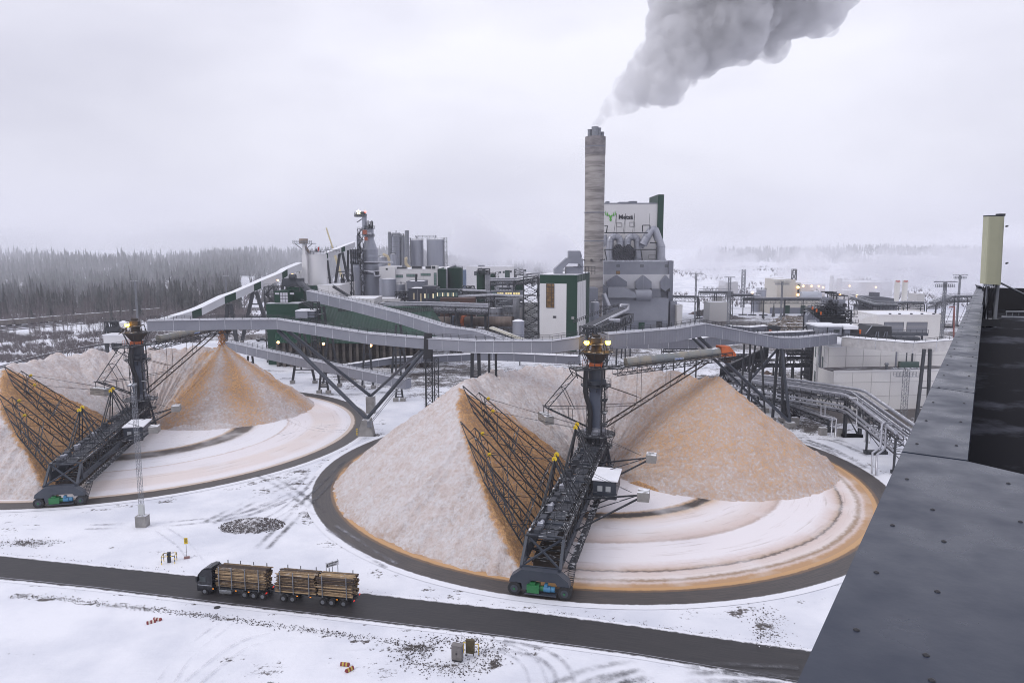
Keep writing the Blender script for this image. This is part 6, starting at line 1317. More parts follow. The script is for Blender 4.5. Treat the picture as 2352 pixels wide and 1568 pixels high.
# projecting hoppers with pointed heads
YF = Yb - 30
mb = MB(); A1 = span('C', 1446, 2065, 700, 835, YF); mb.box(A1[0], A1[1], YF + 1, Yb - 26, A1[2], A1[3]); part('hopper_wall', mb, MATS['pale grey cladding'], th)
for x0, x1 in ((1476, 1664), (1746, 1896), (1982, 2082)):
    c_ = (x0 + x1) / 2; pts = [(x0, 768), (c_, 706), (x1, 768), (x1, 815 if x1 < 1700 else 850), (c_, 868 if x0 > 1700 else 815), (x0, 815 if x1 < 1700 else 850)]
    mb = MB(); mb.slab([P(q('C', *p), YF - 3) for p in pts], V(0, 4, 0)); part('hopper_gable', mb, clad2, th)
    mb = MB(); mb.slab([P(q('C', c_ - 4, 706), YF - 3.1), P(q('C', c_ + 4, 706), YF - 3.1), P(q('C', c_ + 1, 850), YF - 3.1), P(q('C', c_ - 1, 850), YF - 3.1)], V(0, .2, 0)); part('seam', mb, clad, th)
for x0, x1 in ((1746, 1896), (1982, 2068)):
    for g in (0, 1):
        xa_ = x0 if g == 0 else x1; mb = MB(); mb.slab([P(q('C', xa_, 826), YF - 3.3), P(q('C', xa_ + (46 if g == 0 else -46), 862), YF - 3.3), P(q('C', xa_ + (0), 862), YF - 3.3)], V(0, .6, 0)); part('hopper_shade_plate', mb, black, th)  # black plates put shade into colour at the hoppers' lower corners
for x0, x1 in ((1664, 1746), (1896, 1982)): blk('hopper_leg', clad, th, 'C', x0, x1, 835, 925, YF, 5)
a2, b2_, l2_, t2 = span('C', 1488, 2052, 925, 1200, YF - 8); mb = MB(); mb.box(a2, b2_, YF - 8, Yb - 26, 0, t2); part('lower_block', mb, clad, th)
blk('plinth', clad2, th, 'C', 1700, 2048, 1130, 1200, YF - 8.4, .5, 0); blk('door', green, th, 'C', 1774, 1830, 1150, 1196, YF - 8.8, .5, 0); blk('door', black, th, 'C', 1940, 1995, 1140, 1190, YF - 8.8, .5, 0)
blk('side_bay', clad2, th, 'C', 2052, 2095, 572, 1170, YF + 2, 20, 0); blk('side_annex', clad, th, 'C', 2070, 2132, 955, 1170, YF - 2, 14, 0)
mb = MB(); mb.slab([P(q('C', x, y), YF - 12) for x, y in ((1488, 822), (1650, 822), (1740, 870), (1760, 920), (1488, 920))], V(0, 8, 0)); part('sloped_duct', mb, clad, th)
mb = MB(); p = [P(q('C', x, 895), YF - 8) for x in (1740, 1890)]; mb.rod(p[0], p[1], 3.4, 20); part('round_duct', mb, clad, th)
mb = MB(); mb.slab([P(q('C', x, y), YF - 10) for x, y in ((1442, 795), (1488, 822), (1488, 960), (1442, 960))], V(0, 8, 0)); part('duct_elbow', mb, clad2, th)
# big ducts
def duct_part(path, r, Y, n=22, mat=duct, nm='duct'):
    mb = MB(); mb.tube([P(q('C', x, y), Y) for x, y in path], r, n); o = part(nm, mb, mat, th)
    for k in range(1, len(path) - 1, 2):
        a, b = P(q('C', *path[k]), Y), P(q('C', *path[k + 1]), Y); d = (b - a).normalized(); mb = MB(); mb.tube([a - d * .3, a + d * .3], r * 1.04, n); part('flange', mb, silver, o)
    return o
def arch(cx_, y0, w_, yb, side):
    pts = [(cx_ - w_ * side, yb)]
    pts += [(cx_ - w_ * side, y0 + w_)] + [(cx_ - w_ * side * math.cos(PI * k / 8), y0 + w_ - w_ * math.sin(PI * k / 8)) for k in range(1, 9)] + [(cx_ + w_ * side, y0 + w_ + 40)]
    return pts
duct_part(arch(1552, 345, 48, 568, 1), 2.4, Yb - 8); duct_part(arch(1715, 345, 48, 568, -1), 2.4, Yb - 8)
duct_part([(1815, 420), (1850, 350), (1893, 285), (1912, 280), (1930, 290), (1985, 440), (1985, 568)], 2.7, Yb - 12); duct_part([(1790, 440), (1885, 300)], 2.3, Yb - 6)
duct_part([(1470, 420), (1452, 400), (1440, 330)], 2.4, Yb - 6)
for x0, x1 in ((1550, 1632), (1636, 1725)):
    c_ = (x0 + x1) / 2; mb = MB(); mb.slab([P(q('C', x, y), Yb - 12) for x, y in ((x0, 568), (x0 - 5, 455), (c_ - 8, 415), (c_ + 8, 415), (x1 + 5, 455), (x1, 568))], V(0, 10, 0)); part('dark_filter', mb, M('dark ribbed filter', (.045, .047, .06), .5, 0, (.07, .07, .085), .5, wave=((1, 0, .8), 1.6, .8)), th)
for x_ in (1503, 1757, 1985): mb = MB(); c_ = P(q('C', x_, 572), Yb - 8); mb.lathe((c_.x, c_.y, c_.z - 1), [(4.4, 0), (2.5, 3)], 20); part('duct_foot', mb, clad, th)
mb = MB()
for y0, x0, x1 in ((308, 1452, 1870), (466, 1452, 1935), (403, 1880, 1945)): a, b = P(q('C', x0, y0), Yb - 14), P(q('C', x1, y0), Yb - 14); mb.bar(a, b, .7)
for x0, y0, x1, y1 in ((1455, 466, 1475, 568), (1795, 466, 1808, 568), (1811, 300, 1811, 238), (1811, 238, 1880, 238), (1880, 238, 1880, 300), (1452, 245, 1485, 245), (1480, 245, 1470, 310)): mb.bar(P(q('C', x0, y0), Yb - 14), P(q('C', x1, y1), Yb - 14), .6)
for x0, x1 in ((1540, 1566), (1568, 1566), (1628, 1652), (1642, 1652), (1715, 1737), (1730, 1737), (1872, 1880)): mb.bar(P(q('C', x0, 320 if x0 < 1800 else 240), Yb - 14), P(q('C', x1, 125), Yb - 14), .2)
part('guy_frame', mb, steel0, th)
for x0, y0, x1, y1 in ((1563, 212, 1612, 250), (1688, 208, 1737, 248), (1868, 517, 1935, 553)):
    mb = MB(); P4 = [P(q('C', x, y), Yb - .15) for x, y in ((x0, y0), (x1, y0), (x1, y1), (x0, y1))]
    for i in range(4): mb.bar(P4[i], P4[(i + 1) % 4], .35)
    part('hatch_frame', mb, joint, th)
# sign: antlered head and name
sg = T('wall_sign', 'green antlered elk head and black word Metsä on the boiler house', 'sign', P(q('P', 215, 160), Yb))
gx = lambda x: (2410 + x / 9.6) ; 
def sgp(x, y, off): return P(((2410 + x / 9.6) / 1.7415, (830 + y / 9.6) / 1.7415), Yb - off)
half = [((107, 118), (158, 308), (113, 290)), ((113, 290), (158, 308), (172, 320)), ((178, 155), (237, 322), (172, 322)), ((172, 322), (237, 322), (237, 300)), ((243, 262), (312, 325), (312, 420), (272, 400)), ((272, 400), (312, 420), (312, 527), (287, 525), (262, 465), (285, 435))]
mb = MB()
for poly in half:
    mb.slab([sgp(x, y, .3) for x, y in poly], V(0, .2, 0)); mb.slab([sgp(622 - x, y, .3) for x, y in poly][::-1], V(0, .2, 0))
part('elk_head', mb, M('bright sign green', (.10, .42, .045), .5), sg)
c_ = sgp(892, 372, .3) - sg.location; lettering('Metsä', (sgp(0, 285, .3).z - sgp(0, 455, .3).z) * 1.38, M('sign black', (.008, .008, .012), .5), c_, (1, 0, 0), (0, -1, 0), sg, bold=.12)
# inclined dark conveyor behind the lamps
x_ = T('inclined_conveyor', 'inclined dark belt conveyor behind the middle mast head', 'conveyor', (*P(q('C', 1400, 1100), 300).xy, 0)); a, b = P(q('C', 1235, 1180), 250), P(q('C', 1640, 1005), 330)
mb = MB(); n_ = V(-(b - a).y, (b - a).x, 0).normalized(); mb.slab([P(q('C', 1228, 1186), 250), P(q('C', 1620, 1004), 330), P(q('C', 1664, 1028), 328), P(q('C', 1318, 1210), 249)], V(0, 0, -.5)); part('belt', mb, M('dark rubber belt', (.03, .032, .042), .6, 0, (.05, .052, .065), .7), x_)
mb = MB(); mb.truss(a + V(2.5, 0, -3.2), b + V(2.5, 0, -5), V(3, -1, 0), V(0, 0, 4.0), 16, .25, .4)
for t_ in (.35, .6, .85, 1): c_ = a.lerp(b, t_); mb.bar(V(c_.x + 3, c_.y, 0), c_ + V(3, 0, -5), .6); mb.bar(V(c_.x - 1, c_.y, 0), c_ + V(0, 0, -3), .6)
mb.rail([a + V(-2.6, 1, .5), b + V(-2.6, 1, .5)], 1.2, 3, .16); part('truss', mb, steel0, x_)
mb = MB(); mb.tube([P(q('C', 1315, 1215), 252), P(q('C', 1480, 1125), 285), P(q('C', 1672, 1028), 328), P(q('C', 1676, 988), 328), P(q('C', 1608, 985), 328), P(q('C', 1606, 1005), 328)], .75, 12); part('white_pipe', mb, pipe, x_); mb = MB(); mb.tube([P(q('C', 1480, 1130), 284), P(q('C', 1600, 1130), 284)], .7, 10); part('white_pipe', mb, pipe, x_)
mb = MB(); a_, b_, l_, t_ = span('C', 1222, 1300, 1190, 1250, 250); mb.truss(V(a_, 250, (l_ + t_) / 2), V(b_ + 4, 250, (l_ + t_) / 2), V(0, 4, 0), V(0, 0, t_ - l_), 5, .2, .3); mb.bar(V(a_, 250, 0), V(a_, 250, l_), .5); mb.bar(V(b_, 250, 0), V(b_, 250, l_), .5); part('tail_frame', mb, steel, x_)
tank('grey tank with pipe at the chimney foot', 'C', 1322, 1410, 965, 1095, 402, silver, cone=.25, rings=1); mb = MB(); a = span('C', 1300, 1392, 828, 960, 425); mb.box(a[0], a[1], 425, 440, 0, a[3]); solo('grey_annex', mb, clad2, 'grey box behind the tank at the chimney foot', 'building')
mb = MB(); mb.tube([P(q('C', 1445, 880), 440), P(q('C', 1455, 910), 440), P(q('C', 1488, 990), 438), P(q('C', 1492, 1010), 438)], 1.6, 12); solo('sloped_pipe', mb, pipe, 'sloping white pipe right of the chimney foot', 'pipe')
stair_tower('low pipe frame between chimney and inclined conveyor', 'C', 1412, 1600, 1005, 1180, 400, 8, n=5, flights=False)
# ------------------------------------------------------------------ right hand side
# white panel buildings
Fr = G(q('I', 2232, 968)); c0 = V(G(q('V', 1893, 945)).x, 0, 0)
Yf = 222.0
a = P(q('I', 1555, 900), Yf); b = P(q('I', 2352, 900), Yf + 4); zl = P(q('I', 1700, 617), Yf).z
BL = V(P(q('I', 1383, 800), 262).x, 262, 0); FL = V(a.x, Yf, 0); FRt = V(b.x + 12, Yf + 4, 0)
pan = M('off white wall panel', (.68, .66, .65), .55, 0, (.74, .73, .72), .1, streak=(1, 1, .3))
th = T('panel_building', 'large off-white panel building with a set-back upper storey at the right', 'building', FL)
mb = MB(); mb.prism([(FL.x, FL.y), (FRt.x, FRt.y), (FRt.x, FRt.y + 9), (FL.x - 1, FL.y + 9)], 0, zl); part('lower_wing', mb, pan, th)
mb = MB(); mb.prism([(FL.x + .3, FL.y + .4), (FRt.x - .3, FRt.y + .4), (FRt.x, FRt.y + 8.6), (FL.x - .7, FL.y + 8.6)], zl, zl + .12); part('lower_roof', mb, M('dark wet roof', (.05, .045, .05), .5, 0, (.4, .4, .44), .3, lo=.5, hi=.7), th)
mb = MB(); mb.bar(V(FL.x, FL.y, zl + .25), V(FRt.x, FRt.y, zl + .25), .35, .5); part('parapet', mb, white, th)
Yu = Yf + 9.2; a2 = P(q('I', 1525, 500), Yu); zu = P(q('I', 1800, 402), Yu).z; FL2 = V(a2.x, Yu, 0)
mb = MB(); mb.prism([(FL2.x, Yu), (FRt.x, Yu + 4), (FRt.x, Yu + 44), (BL.x, BL.y)], 0, zu); part('upper_block', mb, pan, th)
mb = MB(); mb.prism([(FL2.x - .1, Yu - .1), (FRt.x, Yu + 3.9), (FRt.x, Yu + 44), (BL.x - .1, BL.y)], zu, zu + .35); part('roof', mb, snowm, th)
mb = MB()
for A_, B_, z0, z1, n, hz in ((FL, FRt, 0, zl, 7, 4.4), (FL2, V(FRt.x, Yu + 4, 0), zl, zu, 7, 3.6), (BL, FL2, 0, zu, 4, 4.4)):
    d = B_ - A_; nn = V(d.y, -d.x, 0).normalized()
    for i in range(n + 1): p = A_ + d * (i / n) + nn * .03; mb.bar(p + UP * z0, p + UP * z1, .09)
    z = z0 + hz
    while z < z1 - 1: mb.bar(A_ + nn * .03 + UP * z, B_ + nn * .03 + UP * z, .09); z += hz
part('panel_joints', mb, joint, th)['kind'] = 'stuff'
d = FL2 - BL; nn = V(d.y, -d.x, 0).normalized()
for u0, u1, z0, z1 in ((.10, .17, .62, .92), (.33, .42, .50, .88), (.62, .70, .33, .75), (.12, .20, .05, .35), (.42, .52, .03, .22)):
    mb = MB(); p0, p1 = BL + d * u0 + nn * .08, BL + d * u1 + nn * .08; mb.slab([p0 + UP * z0 * zu, p1 + UP * z0 * zu, p1 + UP * z1 * zu, p0 + UP * z1 * zu], -nn * .1); part('window', mb, M('dim green window', (.07, .11, .10), .2), th)
mb = MB(); p = BL + d * .55 + nn * .25; mb.bar(p, p + UP * zu, .6); p = P(q('I', 2105, 500), Yu - .3); mb.bar(V(p.x, p.y, zl), V(p.x, p.y, zu), .4); part('downpipe', mb, clad2, th)
p = P(q('I', 2215, 560), Yu - .1); mb = MB(); mb.box(p.x - 3, p.x + 3, p.y - .4, p.y + 1, p.z - 1.3, p.z + 1.3); part('green_window', mb, M('dim green window', (.07, .11, .10), .2), th)
p = P(q('I', 2022, 590), Yf + 5); mb = MB(); mb.rod(V(p.x, p.y, zl), V(p.x, p.y, zl + 1.6), .45, 10); mb.rod(V(p.x, p.y, zl + 1.6), V(p.x, p.y, zl + 2.2), .8, 10, .4); part('roof_vent', mb, galv, th)
# lighting mast in front of it
def light_mast(label, base, h, w=.9, heads=4, conc=False, plat=True, group='lighting masts', n=None, r=.07, head_w=3.0):
    th = T('lighting_mast', label, 'lighting mast', base, 0, group); z0 = 0
    if conc: mb = MB(); mb.box(base.x - .95, base.x + .95, base.y - .8, base.y + .8, 0, 2.0); part('footing', mb, concrete, th); z0 = 2.0
    mb = MB(); mb.truss(V(base.x, base.y, z0), V(base.x, base.y, h), V(w, 0, 0), V(0, w, 0), n or int(h / 1.0), r * .7, r * 1.3); part('lattice', mb, galv, th)
    mb = MB(); mb.bar(V(base.x - head_w, base.y, h + .1), V(base.x + head_w, base.y, h + .1), r * 2)
    if plat: mb.box(base.x - head_w * .75, base.x + head_w * .75, base.y - .7, base.y + .7, h - 2.2, h - 2.1); mb.rail([V(base.x - head_w * .75, base.y - .7, h - 2.1), V(base.x + head_w * .75, base.y - .7, h - 2.1)], 1.2, 1, r); mb.rail([V(base.x - head_w * .75, base.y + .7, h - 2.1), V(base.x + head_w * .75, base.y + .7, h - 2.1)], 1.2, 1, r)
    part('platform', mb, galv, th)
    for i in range(heads):
        x = base.x + head_w * (-1 + 2 * (i + .5) / heads); mb = MB(); mb.frame(V(x, base.y - .4, h + .25), V(head_w / heads * .75, 0, 0), V(0, .5, .12), V(0, -.03, .12)); part('floodlight', mb, galv, th)
    return th
bm_ = V(P(q('I', 2170, 950), 212).x, 212, 0); light_mast('lattice lighting mast in front of the off-white panel building', bm_, P(q('I', 2170, 590), 212).z, 1.3, 5, head_w=4.5)
# pipe bridge at the right flank of the pile
R0, R1_, R2_ = P(q('I', 640, 680), 238), P(q('I', 1210, 765), 212), P(q('I', 1745, 855), 190); R3 = P(q('I', 2190, 1190), 158)
rack('long pipe bridge with silver pipes beside the chip pile', [R0, R1_, R2_, R3], 4.4, 3.4, [(-2.3, 1.5, .42), (-1.2, .5, .34), (-.2, .5, .26), (.8, .5, .3), (1.9, 1.3, .42), (2.5, 2.6, .4), (-2.4, -1.6, .34), (-2.5, -2.6, .28), (-1.9, -3.3, .3), (-1.1, 2.4, .22)], step=7)
rack('lower pipe run beneath the silver pipe bridge', [P(q('I', 900, 790), 232), P(q('I', 1560, 1030), 196)], 2.4, 1.2, [(-.7, .5, .4), (.5, .5, .5)], step=6, rail_=False)
x_ = T('drop_pipes', 'pair of white pipes dropping to the ground below the pipe bridge', 'pipes', (*G(q('I', 1540, 1160)).xy, 0))
for dx in (0, 1.1): mb = MB(); a = [P(q('I', 1465, 905), 190), P(q('I', 1460, 985), 190), P(q('I', 1560, 1005), 188), P(q('I', 1550, 1165), 186)]; mb.tube([p + V(dx, 0, -dx * .3) for p in a], .22, 8); part('pipe', mb, pipe, x_)
x_ = T('drop_pipes', 'bright bent white pipes at the near end of the pipe bridge', 'pipes', (*P(q('I', 1910, 1490), 160).xy, 0))
for dx in (0, 1.0): mb = MB(); a = [P(q('I', 2040, 1045), 166), P(q('I', 1995, 1045), 164), P(q('I', 1975, 1060), 163), P(q('I', 1965, 1250), 160), P(q('I', 1895, 1300), 158), P(q('I', 1890, 1480), 157)]; mb.tube([p + V(dx, -.4, -dx * .4) for p in a], .24, 10); part('pipe', mb, pipe, x_)
x_ = T('drop_pipes', 'white looping pipes at the corner of the pipe bridge', 'pipes', (*P(q('I', 1800, 1200), 178).xy, 0))
for dx in (0, 1.2): mb = MB(); a = [P(q('I', 1700, 835), 184), P(q('I', 1770, 840), 183), P(q('I', 1762, 1080), 180), P(q('I', 1840, 1100), 178), P(q('I', 1830, 1210), 177)]; mb.tube([p + V(dx, -.3, -dx * .3) for p in a], .22, 8); part('pipe', mb, pipe, x_)
for lab, p_ in (('concrete block under the drop pipes, left one', G(q('I', 1475, 1155))), ('concrete block under the drop pipes, right one', G(q('I', 1615, 1160))), ('concrete footing left of the pipe bridge', G(q('I', 1240, 1065)))):
    mb = MB(); mb.box(p_.x - .9, p_.x + .9, p_.y - .8, p_.y + .8, 0, 2.2); solo('concrete_block', mb, concrete, lab, 'concrete block')
# dark machinery and louvred conveyor between pile and building
x_ = T('louvred_conveyor', 'dark ribbed inclined conveyor behind the right flank of the pile', 'conveyor', (*P(q('D', 900, 1150), 236).xy, 0)); a, b = P(q('D', 540, 1250), 232), P(q('D', 990, 1075), 248)
mb = MB(); mb.slab([a - UP * 1.4, b - UP * 1.4, b + UP * 1.6, a + UP * .2], V(.6, 2.2, 0)); part('casing', mb, black, x_)
for i in range(26): c_ = a.lerp(b, (i + .5) / 26); mb = MB(); mb.slab([c_ + V(0, -.2, -1.5), c_ + V(.5, -.2, -1.5), c_ + V(.5, -.2, 1.2 * (i / 26) + .4), c_ + V(0, -.2, 1.2 * (i / 26) + .4)], V(0, .25, 0)); part('rib', mb, steel, x_)
mb = MB(); mb.truss(a - UP * 3.2, b - UP * 3.4, V(.5, 2, 0), V(0, 0, 3), 12, .22, .35); mb.slab([a + UP * .35, b + UP * 1.75, b + V(.6, 2.2, 1.75), a + V(.6, 2.2, .35)], V(0, 0, .15)); part('truss', mb, steel0, x_)
rr = random.Random(9)
for lab, (k_, x0, x1, y0, y1, Y) in (('dark pipe frame under the right gallery dip', ('D', 1160, 1395, 1060, 1130, 250)), ('long low pipe frame behind the pile top', ('D', 640, 860, 1100, 1150, 262)), ('dark frame in the shade of the right gallery', ('D', 870, 1395, 1150, 1210, 240)), ('dark pipe frame behind the belt cover', ('D', 0, 320, 1040, 1110, 232))):
    a, b, l, t = span(k_, x0, x1, y0, y1, Y); mb = MB(); mb.truss(V(a, Y, (l + t) / 2), V(b, Y, (l + t) / 2), V(0, 3, 0), V(0, 0, t - l), max(3, int((b - a) / 3)), .18, .28)
    for j in range(7): z_ = l + (t - l) * rr.random(); mb.rod(V(a, Y - 1 + j * .3, z_), V(b, Y - 1 + j * .3, z_), rr.uniform(.12, .3), 7)
    for x in np.linspace(a, b, 4): mb.bar(V(x, Y, 0), V(x, Y, l), .4)
    solo('pipe_rack', mb, steel0, lab, 'pipe rack')
# white van
p = G(q('D', 1335, 1385)); th = T('parked_van', 'white van parked beside the off-white panel building', 'van', p, R(-70)); W = lambda n, m_, mt, par=None: part(n, m_, mt, par or th, world=False)
mb = MB(); mb.slab([V(-2.4, -.95, .45), V(2.4, -.95, .45), V(2.4, -.95, 1.1), V(1.5, -.95, 1.25), V(.9, -.95, 2.0), V(-2.4, -.95, 2.0)], V(0, 1.9, 0)); W('body', mb, M('white car paint', (.7, .7, .72), .3)); mb = MB(); mb.slab([V(1.52, -.8, 1.27), V(.93, -.8, 1.97), V(.95, .8, 1.99), V(1.54, .8, 1.29)], V(.03, 0, .03)); W('windscreen', mb, glass)
for s_ in (-1, 1): mb = MB(); mb.box(-2, .7, s_ * .96 - .02, s_ * .96 + .02, 1.3, 1.8); W('side_window', mb, glass)
for x in (-1.5, 1.5):
    for s_ in (-1, 1): mb = MB(); mb.rod((x, s_ * .78, .36), (x, s_ * .98, .36), .36, 14); W('wheel', mb, rubber)
# dark pick-up near the green storage
p = G(q('B', 350, 1330)); th = T('parked_car', 'dark pick-up parked at the left end of the green block', 'car', p, R(5))
mb = MB(); mb.slab([V(-3, -1, .5), V(3, -1, .5), V(3, -1, 1.2), V(1.8, -1, 1.3), V(1, -1, 2.1), V(-.6, -1, 2.1), V(-.9, -1, 1.3), V(-3, -1, 1.3)], V(0, 2, 0)); W('body', mb, M('dark car paint', (.05, .05, .055), .3))
for s_ in (-1, 1):
    mb = MB(); mb.box(-.5, 1.0, s_ * 1.01 - .02, s_ * 1.01 + .02, 1.35, 1.95); W('side_window', mb, glass)
    for x in (-1.9, 1.9): mb = MB(); mb.rod((x, s_ * .82, .42), (x, s_ * 1.04, .42), .42, 14); W('wheel', mb, rubber)
# transfer booth, machinery tower
x_ = T('transfer_booth', 'pale grey control booth with snowy roof at the gallery junction', 'control booth', (*P(q('D', 1570, 900), 228).xy, P(q('D', 1570, 920), 228).z)); Yb2 = 228
blk('wall', clad, x_, 'D', 1468, 1685, 838, 922, Yb2, 9); blk('snowy_roof', snowm, x_, 'D', 1460, 1690, 826, 840, Yb2 - .3, 9.6); win(x_, 'D', 1613, 1660, 868, 888, Yb2); blk('door', clad2, x_, 'D', 1567, 1600, 860, 918, Yb2 - .15, .2); blk('downpipe', steel0, x_, 'D', 1550, 1556, 840, 918, Yb2 - .3, .3)
x_ = T('transfer_booth', 'smaller snowy-roofed machine shelter right of the control booth', 'machine shelter', (*P(q('D', 1790, 900), 228).xy, P(q('D', 1790, 950), 228).z)); blk('wall', clad2, x_, 'D', 1712, 1765, 850, 945, 228, 8); blk('machine', black, x_, 'D', 1765, 1850, 868, 940, 230, 5); blk('snowy_roof', snowm, x_, 'D', 1708, 1842, 832, 862, 227.6, 8); blk('orange_post', orange, x_, 'D', 1857, 1868, 865, 910, 227, .5)
mb = MB(); mb.rail([P(q('D', 1715, 950), 226), P(q('D', 1900, 955), 226)], 1.6, 1, .1); part('handrail', mb, steel, x_)
x_ = T('machinery_tower', 'dark tangle of debarking machinery with grey boxes on top', 'machinery', (*P(q('D', 1620, 900), 262).xy, 0)); Ym = 262
mb = MB(); a, b, l, t = span('D', 1440, 1780, 690, 1000, Ym); mb.truss(V((a + b) / 2, Ym + 6, 0), V((a + b) / 2, Ym + 6, t), V(b - a, 0, 0), V(0, 10, 0), 8, .3, .45); mb.box(a + 1, b - 1.5, Ym + 1.5, Ym + 11, 0, t * .93); mb.box(a + 3, b - 4, Ym + 1, Ym + 9, t * .8, t + 1.5)
part('frame', mb, steel0, x_)
mb = MB()
for y0, x0, x1 in ((620, 1500, 1640), (680, 1440, 1790), (720, 1400, 1820), (660, 1390, 1560), (700, 1375, 1600), (745, 1470, 1790), (800, 1480, 1830), (650, 1520, 1740)):
    a_, b_ = P(q('D', x0, y0), Ym - 1), P(q('D', x1, y0), Ym - 1); mb.box(a_.x, b_.x, Ym - 2, Ym + 5, a_.z - .15, a_.z); mb.rail([V(a_.x, Ym - 2, a_.z), V(b_.x, Ym - 2, a_.z)], 1.3, 1, .09)
for x0, y0, x1, y1 in ((1500, 620, 1660, 690), (1570, 590, 1740, 730), (1730, 730, 1830, 745)): mb.stair(P(q('D', x0, y0), Ym - 3), P(q('D', x1, y1), Ym - 3), 1.0, V(0, 1, 0), r=.07)
part('platforms', mb, steel, x_)
for x0, x1, y0, y1 in ((1645, 1718, 585, 715), (1595, 1640, 580, 650), (1553, 1590, 565, 620)): blk('grey_box', clad, x_, 'D', x0, x1, y0, y1, Ym - 1, 5)
for x0, y0 in ((1585, 600), (1632, 632), (1722, 635)): p = P(q('D', x0, y0), Ym - 2); mb = MB(); mb.rod(p, p + V(0, 1, 0), .55, 12); part('fan', mb, black, x_)
mb = MB()
for x0, x1, y0 in ((1527, 1640, 514), (1560, 1670, 528), (1600, 1745, 547)):
    a_, b_ = P(q('D', x0, y0), Ym), P(q('D', x1, y0), Ym); mb.bar(a_, b_, .35); mb.bar(a_ + V(0, 3, 0), b_ + V(0, 3, 0), .35)
    for u in (.25, .75): c_ = a_.lerp(b_, u); mb.bar(c_, c_ - UP * 3.4, .25)
    mb.bar(a_.lerp(b_, .2) - UP * 1.5, a_.lerp(b_, .9) - UP * 1.5, .2)
part('hoist_frame', mb, steel0, x_)
for x0, y0 in ((1410, 650), (1448, 672), (1488, 698), (1455, 845)): blk('orange_post', orange, x_, 'D', x0, x0 + 9, y0, y0 + 28, Ym - 6, .6)
x_ = T('feed_gallery', 'grey sloping feed gallery with pipe hoops left of the machinery', 'conveyor', (*P(q('D', 1400, 900), 250).xy, 0)); mb = MB(); mb.slab([P(q('D', x, y), 252) for x, y in ((1362, 735), (1390, 710), (1480, 775), (1480, 900), (1360, 830))], V(1, 5, 0)); part('casing', mb, clad2, x_)
for i in range(5): mb = MB(); mb.tube([P(q('D', 1372 + i * 12, 880 + i * 3), 249), P(q('D', 1372 + i * 12, 790 + i * 12), 249), P(q('D', 1378 + i * 12, 782 + i * 12), 249), P(q('D', 1440 + i * 8, 782 + i * 12), 252)], .28, 7); part('hoop_pipe', mb, pipe, x_)
mb = MB(); mb.rail([P(q('D', 1365, 725), 250), P(q('D', 1475, 790), 250)], 1.5, 1, .1); a_ = P(q('D', 1420, 830), 252); mb.bar(V(a_.x, 252, 0), a_, .8); part('handrail', mb, steel, x_)
x_ = T('drive_station', 'dark drive station at the end of the short gallery left of the booth', 'machinery', (*P(q('D', 1060, 900), 236).xy, 0)); a_, b_, l, t = span('D', 985, 1115, 845, 895, 236); mb = MB(); mb.box(a_, b_, 237, 241, l, t); mb.truss(V((a_ + b_) / 2, 237, (l + t) / 2), V((a_ + b_) / 2 + .1, 242, (l + t) / 2), V(b_ - a_, 0, 0), V(0, 0, t - l), 3, .2, .3); mb.box(a_ - 1, b_ + 3, 236, 243, l - .4, l - .1); mb.bar(V(b_ + 1, 238, 0), V(b_ + 1, 238, l), .7); mb.bar(V(a_, 238, 0), V(a_, 238, l), .5); part('frame', mb, steel0, x_); blk('orange_motor', orange, x_, 'D', 1012, 1026, 868, 888, 235.4, 1)
gallery('short grey gallery with hoops ending at the dark drive station', [P(q('D', 640, 905), 230), P(q('D', 820, 915), 233), P(q('D', 985, 900), 237)], 3, 2.4, clad2, roofsheet)
gallery('low grey gallery between drive station and control booth', [P(q('D', 900, 958), 222), P(q('D', 1150, 950), 226), P(q('D', 1480, 935), 232)], 3, 1.9, clad2, roofsheet)
# sloping black hopper, flat machines
x_ = T('black_hopper', 'black sloping sheet metal hopper house right of the machine shelter', 'hopper', (*P(q('D', 2030, 900), 232).xy, P(q('D', 2030, 945), 232).z)); mb = MB(); mb.slab([P(q('D', x, y), 232) for x, y in ((1915, 945), (1915, 908), (1975, 832), (2155, 838), (2155, 948))], V(0, 9, 0)); part('casing', mb, black, x_)
mb = MB(); mb.slab([P(q('D', 1913, 906), 231.8), P(q('D', 1975, 828), 231.8), P(q('D', 1975, 828), 241), P(q('D', 1913, 906), 241)], V(-.15, 0, .2)); part('snowy_slope', mb, roofsheet, x_)
for x in (2000, 2080): mb = MB(); a_, b_ = P(q('D', x, 935), 231.5), P(q('D', x + 15, 885), 231.5); mb.bar(a_, b_, .2); mb.bar(a_ + V(1, 0, 0), b_ + V(.6, 0, 0), .2); part('strut', mb, clad2, x_)
for lab, x0, x1, y0, y1, Y in (('long dark flat conveyor deck behind the whitish gallery', 2155, 2500, 900, 925, 246), ('dark low machine box behind the whitish gallery', 2190, 2420, 940, 975, 232)):
    a_, b_, l, t = span('D', x0, x1, y0, y1, Y); mb = MB(); mb.box(a_, b_, Y, Y + 5, l, t); mb.box(a_, b_, Y + .5, Y + 4.5, t, t + .12)
    for x in np.linspace(a_ + 1, b_ - 1, 4): mb.bar(V(x, Y + 2, 0), V(x, Y + 2, l), .5)
    mb.rail([V(a_, Y, t), V(b_, Y, t)], 1.2, 2, .09); solo('conveyor_deck', mb, deck, lab, 'conveyor')
